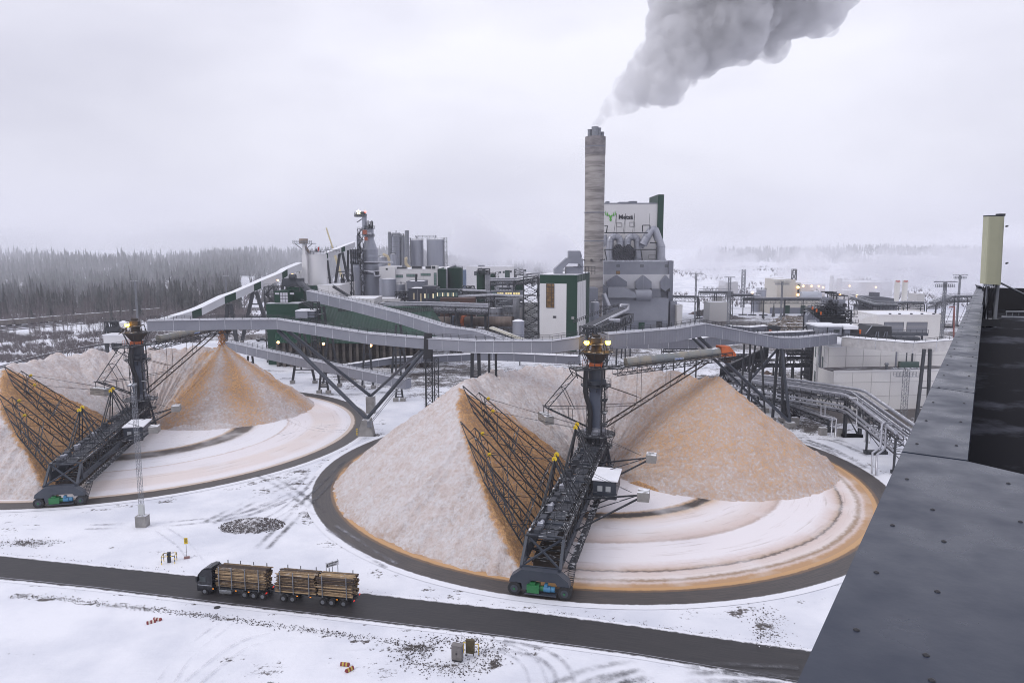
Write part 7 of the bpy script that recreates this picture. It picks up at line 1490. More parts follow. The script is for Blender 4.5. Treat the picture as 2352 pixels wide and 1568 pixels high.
# two-door hall
th, a_, b_, t_ = bldg('two_door_hall', 'white hall with two wide grey doors and a snowy roof', 'building', 'E', 968, 1592, 1088, 1260, 330, 24, pan, snowm)
for x0, x1 in ((1035, 1215), (1248, 1437)):
    w_ = win(th, 'E', x0, x1, 1150, 1250, 330, clad2, name='door', nx_=1, nz_=1)
    a_, b_, l_, t_ = span('E', x0, x1, 1150, 1250, 330); mb = MB()
    for k in range(1, 9): z = l_ + (t_ - l_) * k / 9; mb.box(a_, b_, 329.9, 329.95, z, z + .12)
    part('door_rib', mb, joint, w_)
mb = MB(); 
for x0 in (1090, 1180, 1290, 1390, 1500, 1560): p = P(q('E', x0, 1088), 336); mb.rod(p, p + UP * 1.2, .6, 8)
mb.box(P(q('E', 1030, 1090), 331).x, P(q('E', 1590, 1090), 331).x, 331, 331.3, P(q('E', 1200, 1095), 331).z, P(q('E', 1200, 1085), 331).z); part('roof_unit', mb, steel0, th)
# lighting masts of the log yard
for lab, k_, x, yt, yb, Y, w, hd in (('tall slim lighting mast right of the boiler house', 'D', 318, 340, 815, 430, .7, 4.2), ('lattice lighting mast by the dark gravel heap', 'D', 633, 375, 745, 470, 1.4, 3.4), ('lighting mast standing before the pale tall building', 'D', 1128, 415, 680, 500, .8, 6),
    ('right-hand lighting mast near the two-door hall', 'E', 1612, 772, 1245, 318, .9, 5), ('faint lighting mast in the haze at the far right', 'E', 1752, 708, 1000, 470, .8, 4.8)):
    p = P(q(k_, x, yb), Y); light_mast(lab, V(P(q(k_, x, yt), Y).x, Y, 0), P(q(k_, x, yt), Y).z, w, 6, plat=k_ == 'E' or x > 1000, head_w=hd, r=.16, n=26)
p = P(q('D', 760, 440), 620); mb = MB(); a_ = P(q('D', 766, 300), 620); mb.truss(V(p.x, 620, 0), V(p.x, 620, a_.z), V(2.6, 0, 0), V(0, 2.6, 0), 22, .2, .3); solo('radio_mast', mb, galv, 'faint lattice radio mast on the snowy rise', 'radio mast')
# far right mill in the steam
th, *_ = bldg('tall_pale_building', 'pale tall building with a dark vertical window strip', 'building', 'D', 1075, 1245, 400, 680, 600, 30, M('cream wall', (.55, .52, .47), .6), snowm)
blk('lower_step', MATS['cream wall'], th, 'D', 1245, 1300, 428, 680, 600, 24, 0); blk('window_strip', black, th, 'D', 1268, 1284, 442, 660, 599.6, .3)
for y_ in (468, 538, 605, 632): p = P(q('D', 1277, y_), 599); mb = MB(); mb.rod(p, p + V(0, .4, 0), 1.1, 10); part('lit_window', mb, warm, th)
mb = MB(); p = P(q('D', 1235, 400), 605); mb.truss(p, p + UP * 9, V(3, 0, 0), V(0, 3, 0), 3, .3, .4); part('roof_frame', mb, steel, th)
th, *_ = bldg('low_pale_building', 'low pale building with green doors under the rack', 'building', 'D', 1010, 1485, 590, 680, 560, 30, M('cream wall', (.55, .52, .47), .6), snowm)
for x0, x1, c_ in ((1155, 1197, green), (1300, 1345, green), (1365, 1418, clad2)): blk('door', c_, th, 'D', x0, x1, 638, 680, 559.6, .3, 0)
blk('base_strip', clad2, th, 'D', 1010, 1485, 660, 690, 559.8, .1, 0)
tank('grey tank left of the pale tall building', 'D', 898, 988, 492, 650, 590, silver, rings=3); tank('second grey tank partly behind the rack', 'D', 852, 935, 540, 660, 575, silver, rings=1)
tank('pale dome-topped tank in the steam', 'D', 1420, 1518, 520, 600, 640, M('pale metal', (.45, .47, .52), .5), cone=.4, rings=0)
mb = MB(); mb.tube([P(q('D', 1300, 545), 590), P(q('D', 1370, 545), 590), P(q('D', 1450, 545), 590)], 3.4, 14); mb.bar(P(q('D', 1310, 560), 590), V(P(q('D', 1310, 560), 590).x, 590, 0), 1.5); mb.bar(P(q('D', 1430, 560), 590), V(P(q('D', 1430, 560), 590).x, 590, 0), 1.5); solo('horizontal_tank', mb, MATS['pale metal'], 'pale horizontal tank right of the pale tall building', 'tank')
th = None
for i, (x0, x1) in enumerate(((2192, 2240), (2266, 2314))):
    th = tank(('white upright gas tank with red lettering, left one', 'white upright gas tank with red lettering, right one')[i], 'D', x0, x1, 400, 610, 560, M('white tank paint', (.72, .70, .66), .4), cone=.35, rings=0, railing=False, group='pair of white gas tanks')
    p = P(q('D', (x0 + x1) / 2, 412), 559.6); lettering('AGA', 1.7, M('red paint', (.5, .03, .02), .5), p - Vector(th.location), (1, 0, 0), (0, -1, 0), th, bold=.06)
for lab, k_, x0, x1, y0, y1, Y, d_ in (('long pale hall with arched roof in the steam', 'D', 1800, 2160, 425, 600, 760, 60), ('pale square hall with a flat roof in the steam', 'D', 1700, 1815, 500, 600, 700, 30), ('pale warehouse behind the pale tall building', 'D', 1300, 1530, 445, 560, 740, 40), ('faint pale block far left of the racks', 'D', 600, 710, 422, 490, 800, 30),
    ('small grey shed by the gravel heap', 'D', 512, 565, 562, 640, 520, 14), ('low concrete sheds behind the slim lighting mast', 'D', 445, 625, 618, 668, 500, 16), ('small cream shed right of the boiler house', 'D', 138, 188, 642, 700, 452, 10), ('two storey grey hut standing on the far snow', 'E', 1345, 1415, 890, 950, 520, 12)):
    bldg('pale_hall', lab, 'building', k_, x0, x1, y0, y1, Y, d_, M('hazy pale wall', (.52, .51, .51), .6), snowm, pan=10)
for i, (x0, x1, y0) in enumerate(((1578, 1612, 360), (1645, 1695, 385))): tank(('slim pale tower in the steam, taller left one', 'stout pale tower in the steam')[i], 'D', x0, x1, y0, 600, 680, M('hazy pale wall', (.52, .51, .51), .6), cone=.3, rings=0, railing=False, name='pale_tower', cat='tower')
for i, (k_, x, y_, Y) in enumerate((('D', 1325, 457, 735), ('D', 1402, 457, 735), ('D', 1470, 457, 735), ('D', 1510, 470, 735), ('D', 1760, 455, 755), ('D', 2008, 467, 755), ('D', 1826, 547, 640), ('D', 845, 519, 560), ('D', 1670, 540, 660))):
    p = P(q(k_, x, y_), Y); mb = MB(); mb.lathe(tuple(p), [(.1, -1), (1.0, -.2), (1.0, .5), (.2, 1)], 10); solo('lamp', mb, warm, 'far orange yard lamp ' + ('left of the pale tall building window strip|second beside the window strip|third along the pale warehouse|at the right end of the pale warehouse|left on the arched hall|right on the arched hall|above the sloping conveyor bridge|over the left pipe racks|above the dark machinery'.split('|')[i]), 'lamp', 'orange yard lamps of the far mill', loc=p)
for lab, pts, w in (('high pipe bridge crossing the far snow field', [P(q('D', 345, 520), 520), P(q('D', 655, 520), 520)], 5), ('stepped pipe rack before the pale tall building', [P(q('D', 600, 545), 545), P(q('D', 850, 545), 545)], 5), ('long pipe rack running across the low pale building', [P(q('D', 760, 582), 548), P(q('D', 1150, 580), 540), P(q('D', 1490, 582), 535)], 5), ('low pipe rack right beside the boiler house', [P(q('D', 90, 560), 540), P(q('D', 335, 565), 540)], 4),
    ('grey conveyor bridge sloping down behind the machinery', [P(q('D', 1790, 575), 420), P(q('D', 2000, 640), 400), P(q('D', 2200, 645), 400)], 5), ('long low conveyor bridge in front of the gas tanks', [P(q('D', 2000, 645), 430), P(q('E', 1240, 970), 430), P(q('E', 1400, 975), 430)], 4), ('curved conveyor bridge on tall legs at the far right', [P(q('E', 1480, 980), 440), P(q('E', 1660, 915), 460), P(q('E', 1900, 912), 480)], 5)):
    rack(lab, pts, w, 3, [(1, .8, .7), (-1, .8, .7)], step=5, pmat=galv)
mb = MB(); mb.slab([P(q('E', x, y), 410) for x, y in ((900, 985), (905, 912), (1050, 912), (1130, 925), (1130, 985))], V(0, 14, 0)); a_ = span('E', 955, 1010, 872, 915, 412); mb.box(a_[0], a_[1], 414, 420, a_[2], a_[3]); a_ = P(q('E', 1010, 985), 412); mb.box(a_.x - 12, a_.x + 10, 414, 420, 0, a_.z); solo('dark_hopper_house', mb, M('slate sheet', (.12, .125, .15), .6), 'slate grey hopper house left of the white gas tanks', 'hopper')
# log heaps: long snowy log piles in the yard
wood = M('bark and cut wood', (.10, .075, .055), .85, 0, (.22, .17, .12), 3, snow=.9)
for i, (x0, x1, y_, Y) in enumerate(((985, 1350, 880, 345), (1000, 1355, 850, 362), (1010, 1350, 822, 380), (1040, 1352, 796, 400), (1060, 1345, 774, 422), (1120, 1340, 756, 445))):
    a_, b_ = G(q('D', x0, y_)), G(q('D', x1, y_)); Y = (a_.y + b_.y) / 2; th = T('log_stack', ('long snowy log stack in the yard, nearest row', 'long snowy log stack, second row', 'long snowy log stack, third row', 'long snowy log stack, fourth row', 'long snowy log stack, fifth row', 'long snowy log stack, farthest row')[i], 'log stack', ((a_.x + b_.x) / 2, Y, 0), 0, 'log stacks in the yard')
    lm = MB(); n = int((b_.x - a_.x) / .5)
    for j in range(int(n * 1.3)):
        x = rnd.uniform(a_.x, b_.x); hmax = .9 * math.sin(min(1, (x - a_.x) / 6, (b_.x - x) / 6) * PI / 2) + .3; z_ = rnd.uniform(.2, hmax); aa = rnd.gauss(0, .35); L_ = rnd.uniform(2, 3.2); y0 = Y + rnd.gauss(0, .8)
        lm.rod(V(x - L_ * math.cos(aa), y0 - L_ * math.sin(aa) * 1.5, z_ - rnd.uniform(-.4, .4)), V(x + L_ * math.cos(aa), y0 + L_ * math.sin(aa) * 1.5, z_), rnd.uniform(.15, .3), 5)
    part('logs', lm, wood, th)['kind'] = 'stuff'
    
def heap(label, p, rx, ry, h, mat, seed, n=14, name='gravel_heap', cat='heap'):
    vs, fs = [], []; m_ = 40
    for j in range(n + 1):
        for i in range(m_):
            a = 2 * PI * i / m_; r_ = j / n; x, y = rx * r_ * math.cos(a), ry * r_ * math.sin(a); z = h * (1 - r_) ** .9 + (vn.fbm(np.array([x * .8 + seed]), np.array([y * .8]), 4)[0] - .5) * h * .7 * (1 - r_ ** 3) - .1 * r_
            vs.append((p.x + x * (1 + .1 * math.sin(3 * a + seed)), p.y + y, z))
    for j in range(n):
        for i in range(m_): fs.append((j * m_ + i, (j + 1) * m_ + i, (j + 1) * m_ + (i + 1) % m_, j * m_ + (i + 1) % m_))
    mb = MB(); mb.add(vs, fs, True); return solo(name, mb, mat, label, cat, loc=V(p.x, p.y, 0))
gravel = M('dark gravel', (.07, .065, .065), .9, 0, (.13, .12, .12), 1.5, snow=.25, bump=.6)
heap('dark gravel heap in the yard beyond the galleries', G(q('D', 475, 730)), 14, 9, 7.5, gravel, 3); heap('brown earth heap right of the boiler house', G(q('D', 350, 720)), 9, 6, 3, M('brown earth', (.11, .07, .055), .9, 0, (.06, .045, .04), .8, snow=.3), 7, name='earth_heap'); heap('low dark gravel strip by the lattice mast', G(q('D', 660, 765)), 14, 4, 2.2, gravel, 9)
p = G(q('D', 1010, 1330)); heap('brown slushy heap below the right gallery', p, 9, 7, 3, MATS['brown earth'], 12, name='earth_heap')
p = V(P(q('E', 1710, 1120), 330).x, 330, 0); th = T('material_handler', 'red grab crane beside the two-door hall', 'crane', p); mb = MB(); mb.box(p.x - 2, p.x + 2, 328, 332, .8, 4); part('body', mb, M('faded red paint', (.22, .07, .06), .6), th); mb = MB(); mb.bar(p + V(0, 0, 3), P(q('E', 1695, 1000), 330), .5); mb.bar(P(q('E', 1695, 1000), 330), P(q('E', 1645, 1010), 330), .4); part('arm', mb, MATS['faded red paint'], th)
# small spruces in the yard, hung on the snow field by the logs: see trees below

# ------------------------------------------------------------------ railway and goods train on the left
ra, rb = V(-345, 430, 0), V(-268, 560, 0); rd_ = (rb - ra).normalized(); rn = V(-rd_.y, rd_.x, 0)
rail_m = M('rail line', (.06, .055, .055), .6, 0, (.4, .4, .43), .6, lo=.5, hi=.7)
def gz(p): return V(p.x, p.y, float(terrain(p.x, p.y)))
for off in (0, 7, 14, 24):
    base_ = [ra - rd_ * 160 + rd_ * (i * 20) + rn * -off for i in range(30)]
    # the line bends right beyond the train
    path = []
    for i, p in enumerate(base_): s_ = max(0, i * 20 - 300) / 280; path.append(p + V(90 * s_ * s_ + 60 * s_, 0, 0))
    mb = MB()
    for g in (-.75, .75):
        for a_, b_ in zip(path, path[1:]): a2, b2 = gz(a_), gz(b_); mb.bar(a2 + rn * g + UP * .25, b2 + rn * g + UP * .25, .22, .3)
    o = solo('railway_track', mb, rail_m, None, None); o['kind'] = 'structure'
    mb = MB()
    for a_, b_ in zip(path, path[1:]): a2, b2 = gz(a_), gz(b_); mb.bar(a2 + UP * .05, b2 + UP * .05, 2.6, .12)
    tag(solo('ballast', mb, M('snowy ballast', (.12, .11, .11), .9, 0, (.6, .6, .64), .9, snow=.25), None, None), kind='structure')
wag = M('weathered wagon side', (.15, .13, .115), .8, 0, (.22, .20, .185), .4)
t0 = T('goods_wagon', 'brownish goods wagon in the snow-dusted train', 'goods wagon', (0, 0, 0), math.atan2(rd_.y, rd_.x), 'goods wagons standing in the train')
W0 = lambda n, m_, mt, par=None: part(n, m_, mt, par or t0, world=False)
mb = MB(); mb.box(-6.7, 6.7, -1.45, 1.45, 1.2, 4.3); bd = W0('body', mb, wag)
mb = MB()
for i in range(10): x = -6.4 + i * 1.42; mb.box(x - .08, x + .08, -1.53, -1.45, 1.2, 4.3)
W0('side_rib', mb, wag, bd)['kind'] = 'stuff'
mb = MB(); mb.box(-6.8, 6.8, -1.5, 1.5, 4.3, 4.45); W0('snowy_roof', mb, snowm)
mb = MB(); mb.box(-6.9, 6.9, -.9, .9, .85, 1.2); W0('underframe', mb, steel0)
for x in (-5.4, -3.6, 3.6, 5.4): mb = MB(); mb.rod((x, -1.0, .5), (x, 1.0, .5), .48, 12); W0('wheelset', mb, rubber)
for i in range(11):
    o = t0 if i == 0 else copy_tree(t0); p = gz(ra + rd_ * (-6 + i * 14.6) + rn * 0); o.location = p + UP * .25
    o['label'] = 'brownish goods wagon, ' + ('leftmost second third fourth fifth sixth seventh eighth third-last second-last last'.split()[i]) + ' of the train counted from the left'
# low snowy pipeline and service track behind the left pile
lp = [G(p) for p in ((-60, 862), (0, 845), (60, 828), (130, 812), (250, 790), (330, 778))]
mb = MB()
for a_, b_ in zip(lp, lp[1:]): mb.bar(a_ + UP * .8, b_ + UP * .8, .7, .5); mb.bar(a_ + V(0, 4, .3), b_ + V(0, 4, .3), .4, .4)
for p in dense(lp, 6): mb.bar(p, p + UP * .6, .25)
solo('guard_rail', mb, M('snow topped rail', (.10, .10, .11), .7, snow=.6), 'long low snow-topped rail behind the left chip pile', 'guard rail')

# ------------------------------------------------------------------ forests
rt = random.Random(42)
needle = M('dark spruce foliage', (.042, .048, .047), .85, 0, (.10, .10, .10), .12, snow=.3)
bark = M('dark bark', (.06, .05, .045), .9); birchb = M('birch bark', (.36, .34, .34), .8, 0, (.10, .09, .09), 1.5, streak=(1, 1, .6)); twig = M('bare twigs', (.11, .095, .10), .9, 0, (.17, .15, .155), .9)
def spruce_mesh(h, w, seed, layers=13, spk=9):
    r_ = random.Random(seed); mb = MB()
    for i in range(layers):
        z = h * (.10 + .88 * i / layers); rad = w * (1 - i / layers) ** .85 * r_.uniform(.8, 1.1) + .12; n = max(5, int(spk * (1 - i / layers * .5)))
        for k in range(n):
            a = 2 * PI * (k + r_.random() * .8) / n; L_ = rad * r_.uniform(.6, 1.15); dz = L_ * r_.uniform(.35, .6); da = .36 + .2 * i / layers
            top = V(0, 0, z + h * .085); 
            mb.add([top, V(L_ * math.cos(a - da) * .8, L_ * math.sin(a - da) * .8, z - dz * .55), V(L_ * math.cos(a), L_ * math.sin(a), z - dz), V(L_ * math.cos(a + da) * .8, L_ * math.sin(a + da) * .8, z - dz * .45)], [(0, 1, 2), (0, 2, 3)])
    mb.add([V(.1, 0, h * .93), V(-.1, .1, h * .93), V(0, 0, h)], [(0, 1, 2)]); return mb
def birch_mesh(h, seed, n=34):
    r_ = random.Random(seed); mb = MB()
    for i in range(n):
        z = h * (.34 + .62 * (i / n)); a = r_.uniform(0, 6.28); L_ = h * .17 * (1.1 - i / n) * r_.uniform(.6, 1.3); e = V(L_ * math.cos(a), L_ * math.sin(a), L_ * r_.uniform(1.0, 1.9)); b0 = V(0, 0, z); e += b0
        s_ = V(-math.sin(a), math.cos(a), 0) * .08; mb.add([b0 - s_, b0 + s_, e], [(0, 1, 2)])
        for j in range(5): f = b0.lerp(e, r_.uniform(.3, 1)); g = f + V(r_.gauss(0, .35), r_.gauss(0, .35), r_.uniform(.3, 1.1)) * (h * .06); t_ = V(.07, .04, 0); mb.add([f - t_, f + t_, g], [(0, 1, 2)])
    return mb
def trunk_mb(h, r_): mb = MB(); mb.rod((0, 0, -.3), (0, 0, h * .95), r_ * 1.3, 6, r_ * .2); return mb
def proto(kind, h, w, seed):
    t = bpy.data.objects.new(kind, None); C.objects.link(t)
    if kind == 'spruce_tree': put('trunk', trunk_mb(h, .2).mesh('trunk', bark), t); put('crown', spruce_mesh(h, w, seed).mesh('crown', needle), t)
    else: put('trunk', trunk_mb(h, .15).mesh('trunk', birchb), t); put('crown', birch_mesh(h, seed).mesh('crown', twig), t)
    return t
sp_p = [proto('spruce_tree', h, w, s_) for h, w, s_ in ((20, 3.1, 1), (23, 3.4, 2), (17, 2.9, 3), (21, 2.7, 4))]; bi_p = [proto('birch_tree', h, 0, s_) for h, s_ in ((15, 5), (18, 6), (13, 7))]
used_ = set()
def plant(pr, p, sc, rz, label, cat, group):
    o = pr if id(pr) not in used_ else copy_tree(pr); used_.add(id(pr)); o.location = p; o.scale = (sc, sc, sc); o.rotation_euler = (0, 0, rz); tag(o, label, cat, group); return o
def fpt(u, y): return gz(V(u * y, y, 0))
def clearing(u, y): return -.372 < u < -.265 and 560 < y < 960
# front of the forest, individual trees
n = 0
while n < 70:
    y = rt.uniform(478, 640); u = rt.uniform(-.74, -.40)
    if u * y > -262 - 0 and y < 560: continue
    p = fpt(u, y); plant(rt.choice(sp_p), p, rt.uniform(.65, 1.15), rt.uniform(0, 6), 'dark spruce standing in the front of the forest', 'spruce', 'spruces along the forest front'); n += 1
n = 0
while n < 200:
    y = rt.uniform(462, 620); u = rt.uniform(-.76, -.36)
    if u * y > -250 and y < 540: continue
    plant(rt.choice(bi_p), fpt(u, y), rt.uniform(.7, 1.2), rt.uniform(0, 6), 'bare birch at the forest edge behind the goods train', 'birch', 'bare birches at the forest edge'); n += 1
for u, y, s_ in ((-.298, 640, 1.1), (-.287, 650, .95), (-.270, 636, 1.15), (-.262, 645, .85), (-.247, 640, 1.2), (-.236, 650, 1.0), (-.315, 610, .8), (-.328, 600, .75), (-.255, 655, .9), (-.20, 690, 1.0), (-.185, 700, .9), (-.215, 700, .8), (-.16, 720, .8), (-.17, 700, .95)):
    plant(rt.choice(sp_p), fpt(u * 1.03, y), s_ * 1.05, rt.uniform(0, 6), 'tall spruce in the group standing alone in the clearing', 'spruce', 'spruces in the clearing')
# birches between railway and left pile
n = 0
while n < 110:
    y = rt.uniform(330, 428); u = rt.uniform(-.76, -.42)
    if u * y < -330 or (u > -.5 and y < 395) or rt.random() < .25: continue
    p = fpt(u, y)
    if (p - ra).dot(-rn) < 30 and y > 400: continue
    plant(rt.choice(bi_p), p, rt.uniform(.5, .95), rt.uniform(0, 6), 'thin bare birch between the railway and the left chip pile', 'birch', 'thin birches before the railway'); n += 1
for i, (k_, x, y_) in enumerate((('D', 945, 768), ('D', 1042, 748))): plant(sp_p[i], G(q(k_, x, y_)), .5, 1.0, ('small lone spruce in the snowy yard, left one', 'small lone spruce beside the log stacks')[i], 'spruce', None)
# mass of forest behind: one merged mesh of simple trees
def forest(name, cells, nt_, seed, kind=.75, tri=7, label='dense mixed spruce and birch forest'):
    rs = np.random.RandomState(seed); V_, F_ = [], []; base = 0; made = 0; 
    while made < nt_:
        u, y = cells(rs)
        if u is None: continue
        x = u * y; z = float(terrain(x, y)); made += 1
        if rs.rand() < kind:
            h = rs.uniform(8, 22) * (.75 + .5 * float(vn(np.array([x / 60]), np.array([y / 60]))[0])); w = rs.uniform(1.8, 4.0); L_ = tri
            for i in range(L_):
                z0 = z + h * (.08 + .86 * i / L_); rad = w * (1 - i / L_) ** .8 + .2; a0 = rs.uniform(0, 6.28)
                vs = [(x, y, z0 + h * .2)]
                for k in range(5): a = a0 + k * 2 * PI / 5; r2 = rad * rs.uniform(.65, 1.2); vs.append((x + r2 * math.cos(a), y + r2 * math.sin(a), z0 - rs.uniform(0, .08) * h))
                V_ += vs; F_ += [(base, base + 1 + k, base + 1 + (k + 1) % 5) for k in range(5)]; base += 6
        else:
            h = rs.uniform(10, 17); V_ += [(x - .2, y, z), (x + .2, y, z), (x, y, z + h)]; F_.append((base, base + 1, base + 2)); base += 3
            for k in range(18):
                z0 = z + h * rs.uniform(.35, .9); a = rs.uniform(0, 6.28); e = h * .15 * rs.uniform(.5, 1.2); V_ += [(x, y, z0), (x + .22, y, z0 + .3), (x + e * math.cos(a), y + e * math.sin(a), z0 + e * 1.5)]; F_.append((base, base + 1, base + 2)); base += 3
    m_ = nmesh(name, np.array(V_), np.array(F_), needle); o = put(name, m_); tag(o, label, 'forest', None, 'stuff')
def c_left(rs):
    y = 560 * math.exp(rs.rand() * math.log(1250 / 560)); u = rs.uniform(-1.0, -.36)
    return (u, y) if not clearing(u, y) and vn(np.array([u * y / 55 + 7]), np.array([y / 80]))[0] > .3 * rs.rand() + .1 else (None, None)
forest('forest', c_left, 6200, 1, .5)
def c_back(rs):
    y = rs.uniform(930, 1400); u = rs.uniform(-.42, -.02); return u, y
forest('forest', c_back, 3400, 2, label='far spruce forest on the ridge behind the mill')
def c_clear(rs):
    y = rs.uniform(640, 900); u = rs.uniform(-.36, -.10); 
    return (u, y) if rs.rand() < .5 else (None, None)
forest('forest', c_clear, 420, 3, .25, label='thin young birch growth in the snowy clearing')
def c_right(rs):
    y = rs.uniform(1450, 2000); u = rs.uniform(.12, 1.0)
    return (u, y) if vn.fbm(np.array([u * 9]), np.array([y / 300]), 3)[0] > .44 else (None, None)
forest('forest', c_right, 3200, 4, .9, 4, label='far forest on the foggy hill at the right')
def c_mid(rs): return rs.uniform(-.02, .14), rs.uniform(1000, 1500)
forest('forest', c_mid, 900, 5, .9, 4, label='foggy forest behind the centre of the mill')
# undergrowth
def scrub(name, fn, n, seed, label, mat=twig, hh=(1, 3.2)):
    rs = np.random.RandomState(seed); V_, F_ = [], []; b = 0; k = 0
    while k < n:
        r_ = fn(rs)
        if r_ is None: continue
        x, y = r_; z = float(terrain(x, y)) if y > 300 else 0; k += 1; h = rs.uniform(*hh)
        for j in range(9): a = rs.uniform(0, 6.28); l_ = h * rs.uniform(.2, .6); zz = h * rs.uniform(.5, 1); V_ += [(x + .2 * math.cos(a), y, z), (x + .2 * math.cos(a) + .05 * h + .02, y, z), (x + l_ * math.cos(a), y + l_ * math.sin(a), z + zz)]; F_.append((b, b + 1, b + 2)); b += 3
    o = put(name, nmesh(name, np.array(V_), np.array(F_), mat)); tag(o, label, 'undergrowth', None, 'stuff')
def f_l(rs):
    y = rs.uniform(318, 432); u = rs.uniform(-.8, -.43); x = u * y
    if (V(x, y, 0) - ra).dot(-rn) < 30 and y > 395: return None
    if u > -.52 and y < 385: return None
    return (x, y) if vn.fbm(np.array([x / 14]), np.array([y / 9]), 3)[0] > .42 else None
scrub('undergrowth', f_l, 5200, 1, 'bare brown scrub between railway and chip pile')
def f_m(rs):
    y = rs.uniform(400, 640); u = rs.uniform(-.46, -.2); x = u * y
    return (x, y) if vn.fbm(np.array([x / 20]), np.array([y / 16]), 3)[0] > .5 else None
scrub('undergrowth', f_m, 2400, 2, 'bare scrub behind the climbing white gallery')
def f_w(rs):
    y = 480 * math.exp(rs.rand() * math.log(1300 / 480)); u = rs.uniform(-.9, -.05)
    return None if (clearing(u, y) and rs.rand() < .75) or (u > -.36 and y < 640) else (u * y, y)
scrub('undergrowth', f_w, 9000, 5, 'grey brown brush under the forest', hh=(4, 10))
def f_r(rs):
    y = rs.uniform(620, 1300); u = rs.uniform(.12, .75)
    return (u * y, y) if vn.fbm(np.array([u * 22]), np.array([y / 70]), 3)[0] > .56 else None
scrub('undergrowth', f_r, 2600, 6, 'patchy brush on the far right snow plain', hh=(2, 6))
for i, (k_, x, yt, Y) in enumerate((('A', 1270, 530, 470), ('A', 2120, 480, 560))): light_mast(('lighting mast before the forest, left of the lamps', 'lighting mast by the far railway bend')[i], V(P(q(k_, x, yt), Y).x, Y, 0), P(q(k_, x, yt), Y).z, .8, 4, plat=False, r=.13, n=20)
# ------------------------------------------------------------------ timber lorry
def on_road(px): return G(px)
t_a, t_b = G((812, 1397)), G((455, 1364)); dirn = (t_b - t_a).normalized(); rz = math.atan2(dirn.y, dirn.x)     # drives to the left
side = V(-dirn.y, dirn.x, 0)          # near side is the driver's left seen from the camera
nearside = side if side.y < 0 else -side
logm = M('stacked log bark', (.22, .15, .085), .85, 0, (.07, .05, .035), 3.0, snow=.15); logs_pale = M('peeled log', (.42, .30, .17), .8, 0, (.25, .17, .1), 2.5, snow=.15); logs_dark = M('dark wet log', (.06, .042, .035), .8)
cabm = M('black lorry paint', (.012, .013, .018), .25); chrome = M('bright lorry trim', (.5, .52, .55), .2, .9); amberl = lamp_mat('amber marker', (1, .3, .02), .8); redl = lamp_mat('red tail lamp', (.8, .03, .02), .7)
def bunch(par, x0, x1, w=2.3, z0=1.5, z1=4.05, seed=0):
    r_ = random.Random(seed); L_ = x1 - x0; z = z0; k = 0
    while z < z1:
        r0 = .105; y = -w / 2 + (k % 2) * r0
        while y < w / 2:
            edge = z + .3 > z1 or y < -w / 2 + .25 or y > w / 2 - .25
            if edge or k % 3 == 0:
                rr_ = r_.uniform(.075, .13); e0, e1 = r_.uniform(-.35, .1), r_.uniform(-.1, .35); dy = r_.uniform(-.03, .03); mb = MB(); dz_ = (.18 * (1 - (2 * y / w) ** 2)) if z + .3 > z1 else 0
                mb.rod((x0 + e0, y, z + dz_), (x1 + e1, y + dy, z + dz_ + r_.uniform(-.06, .06)), rr_, 7, rr_ * .8); c_ = r_.random(); part('log', mb, logs_pale if c_ < .38 else (logm if c_ < .75 else logs_dark), par, world=False)
            y += r0 * 2.1
        z += r0 * 1.9; k += 1
    mb = MB(); mb.box(x0 + .1, x1 - .1, -w / 2 + .2, w / 2 - .2, z0, z1 - .15); part('log_core', mb, logs_dark, par, world=False)
def wheels(par, xs_, w=2.5, r_=.52):
    for x in xs_:
        for s_ in (-1, 1):
            mb = MB(); mb.rod((x, s_ * (w / 2 - .38), r_), (x, s_ * w / 2, r_), r_, 20); wh = part('wheel', mb, rubber, par, world=False)
            mb = MB(); mb.rod((x, s_ * (w / 2 - .02), r_), (x, s_ * (w / 2 + .02), r_), .28, 14); part('rim', mb, galv, wh, world=False)
def stakes(par, xs_, w=2.5, z0=1.2, z1=4.45):
    for x in xs_:
        for s_ in (-1, 1): mb = MB(); mb.bar((x, s_ * w / 2, z0), (x, s_ * w / 2, z1), .12, .1); part('stake', mb, galv, par, world=False)
        mb = MB(); mb.box(x - .1, x + .1, -w / 2, w / 2, 1.2, 1.45); part('bunk', mb, steel0, par, world=False)
org = t_a + UP * .02 - nearside * 1.25
th = T('timber_lorry', 'black timber lorry loaded with logs, driving left on the road', 'lorry', org + dirn * 13.3, rz)
W = lambda n, m_, mt, par=None: part(n, m_, mt, par or th, world=False)
mb = MB(); mb.box(0, 10.6, -.45, .45, .75, 1.15); mb.box(1.3, 7.4, -1.2, 1.2, 1.12, 1.24); W('chassis', mb, steel0)
mb = MB(); mb.slab([V(8.3, -1.25, .55), V(10.75, -1.25, .55), V(10.8, -1.25, 1.9), V(10.55, -1.25, 3.0), V(9.9, -1.25, 3.75), V(8.3, -1.25, 3.9)], V(0, 2.5, 0)); cab = W('cab', mb, cabm)
mb = MB(); mb.slab([V(10.83, -1.1, 1.95), V(10.58, -1.1, 2.95), V(10.58, 1.1, 2.95), V(10.83, 1.1, 1.95)], V(.04, 0, 0)); W('windscreen', mb, M('lorry glass', (.10, .15, .16), .1), cab)
for s_ in (-1, 1):
    mb = MB(); mb.box(9.3, 10.35, s_ * 1.26 - .02, s_ * 1.26 + .02, 2.0, 2.8); W('side_window', mb, glass, cab); mb = MB(); mb.box(10.5, 10.7, s_ * 1.5 - .12, s_ * 1.5 + .12, 2.0, 2.8); W('mirror', mb, cabm, cab)
    mb = MB(); mb.box(10.76, 10.84, s_ * .9 - .22, s_ * .9 + .22, .8, 1.05); W('headlight', mb, chrome, cab)
    mb = MB(); mb.box(5.3, 7.2, s_ * 1.22 - .1, s_ * 1.22 + .1, .5, 1.05); W('side_tank', mb, chrome)
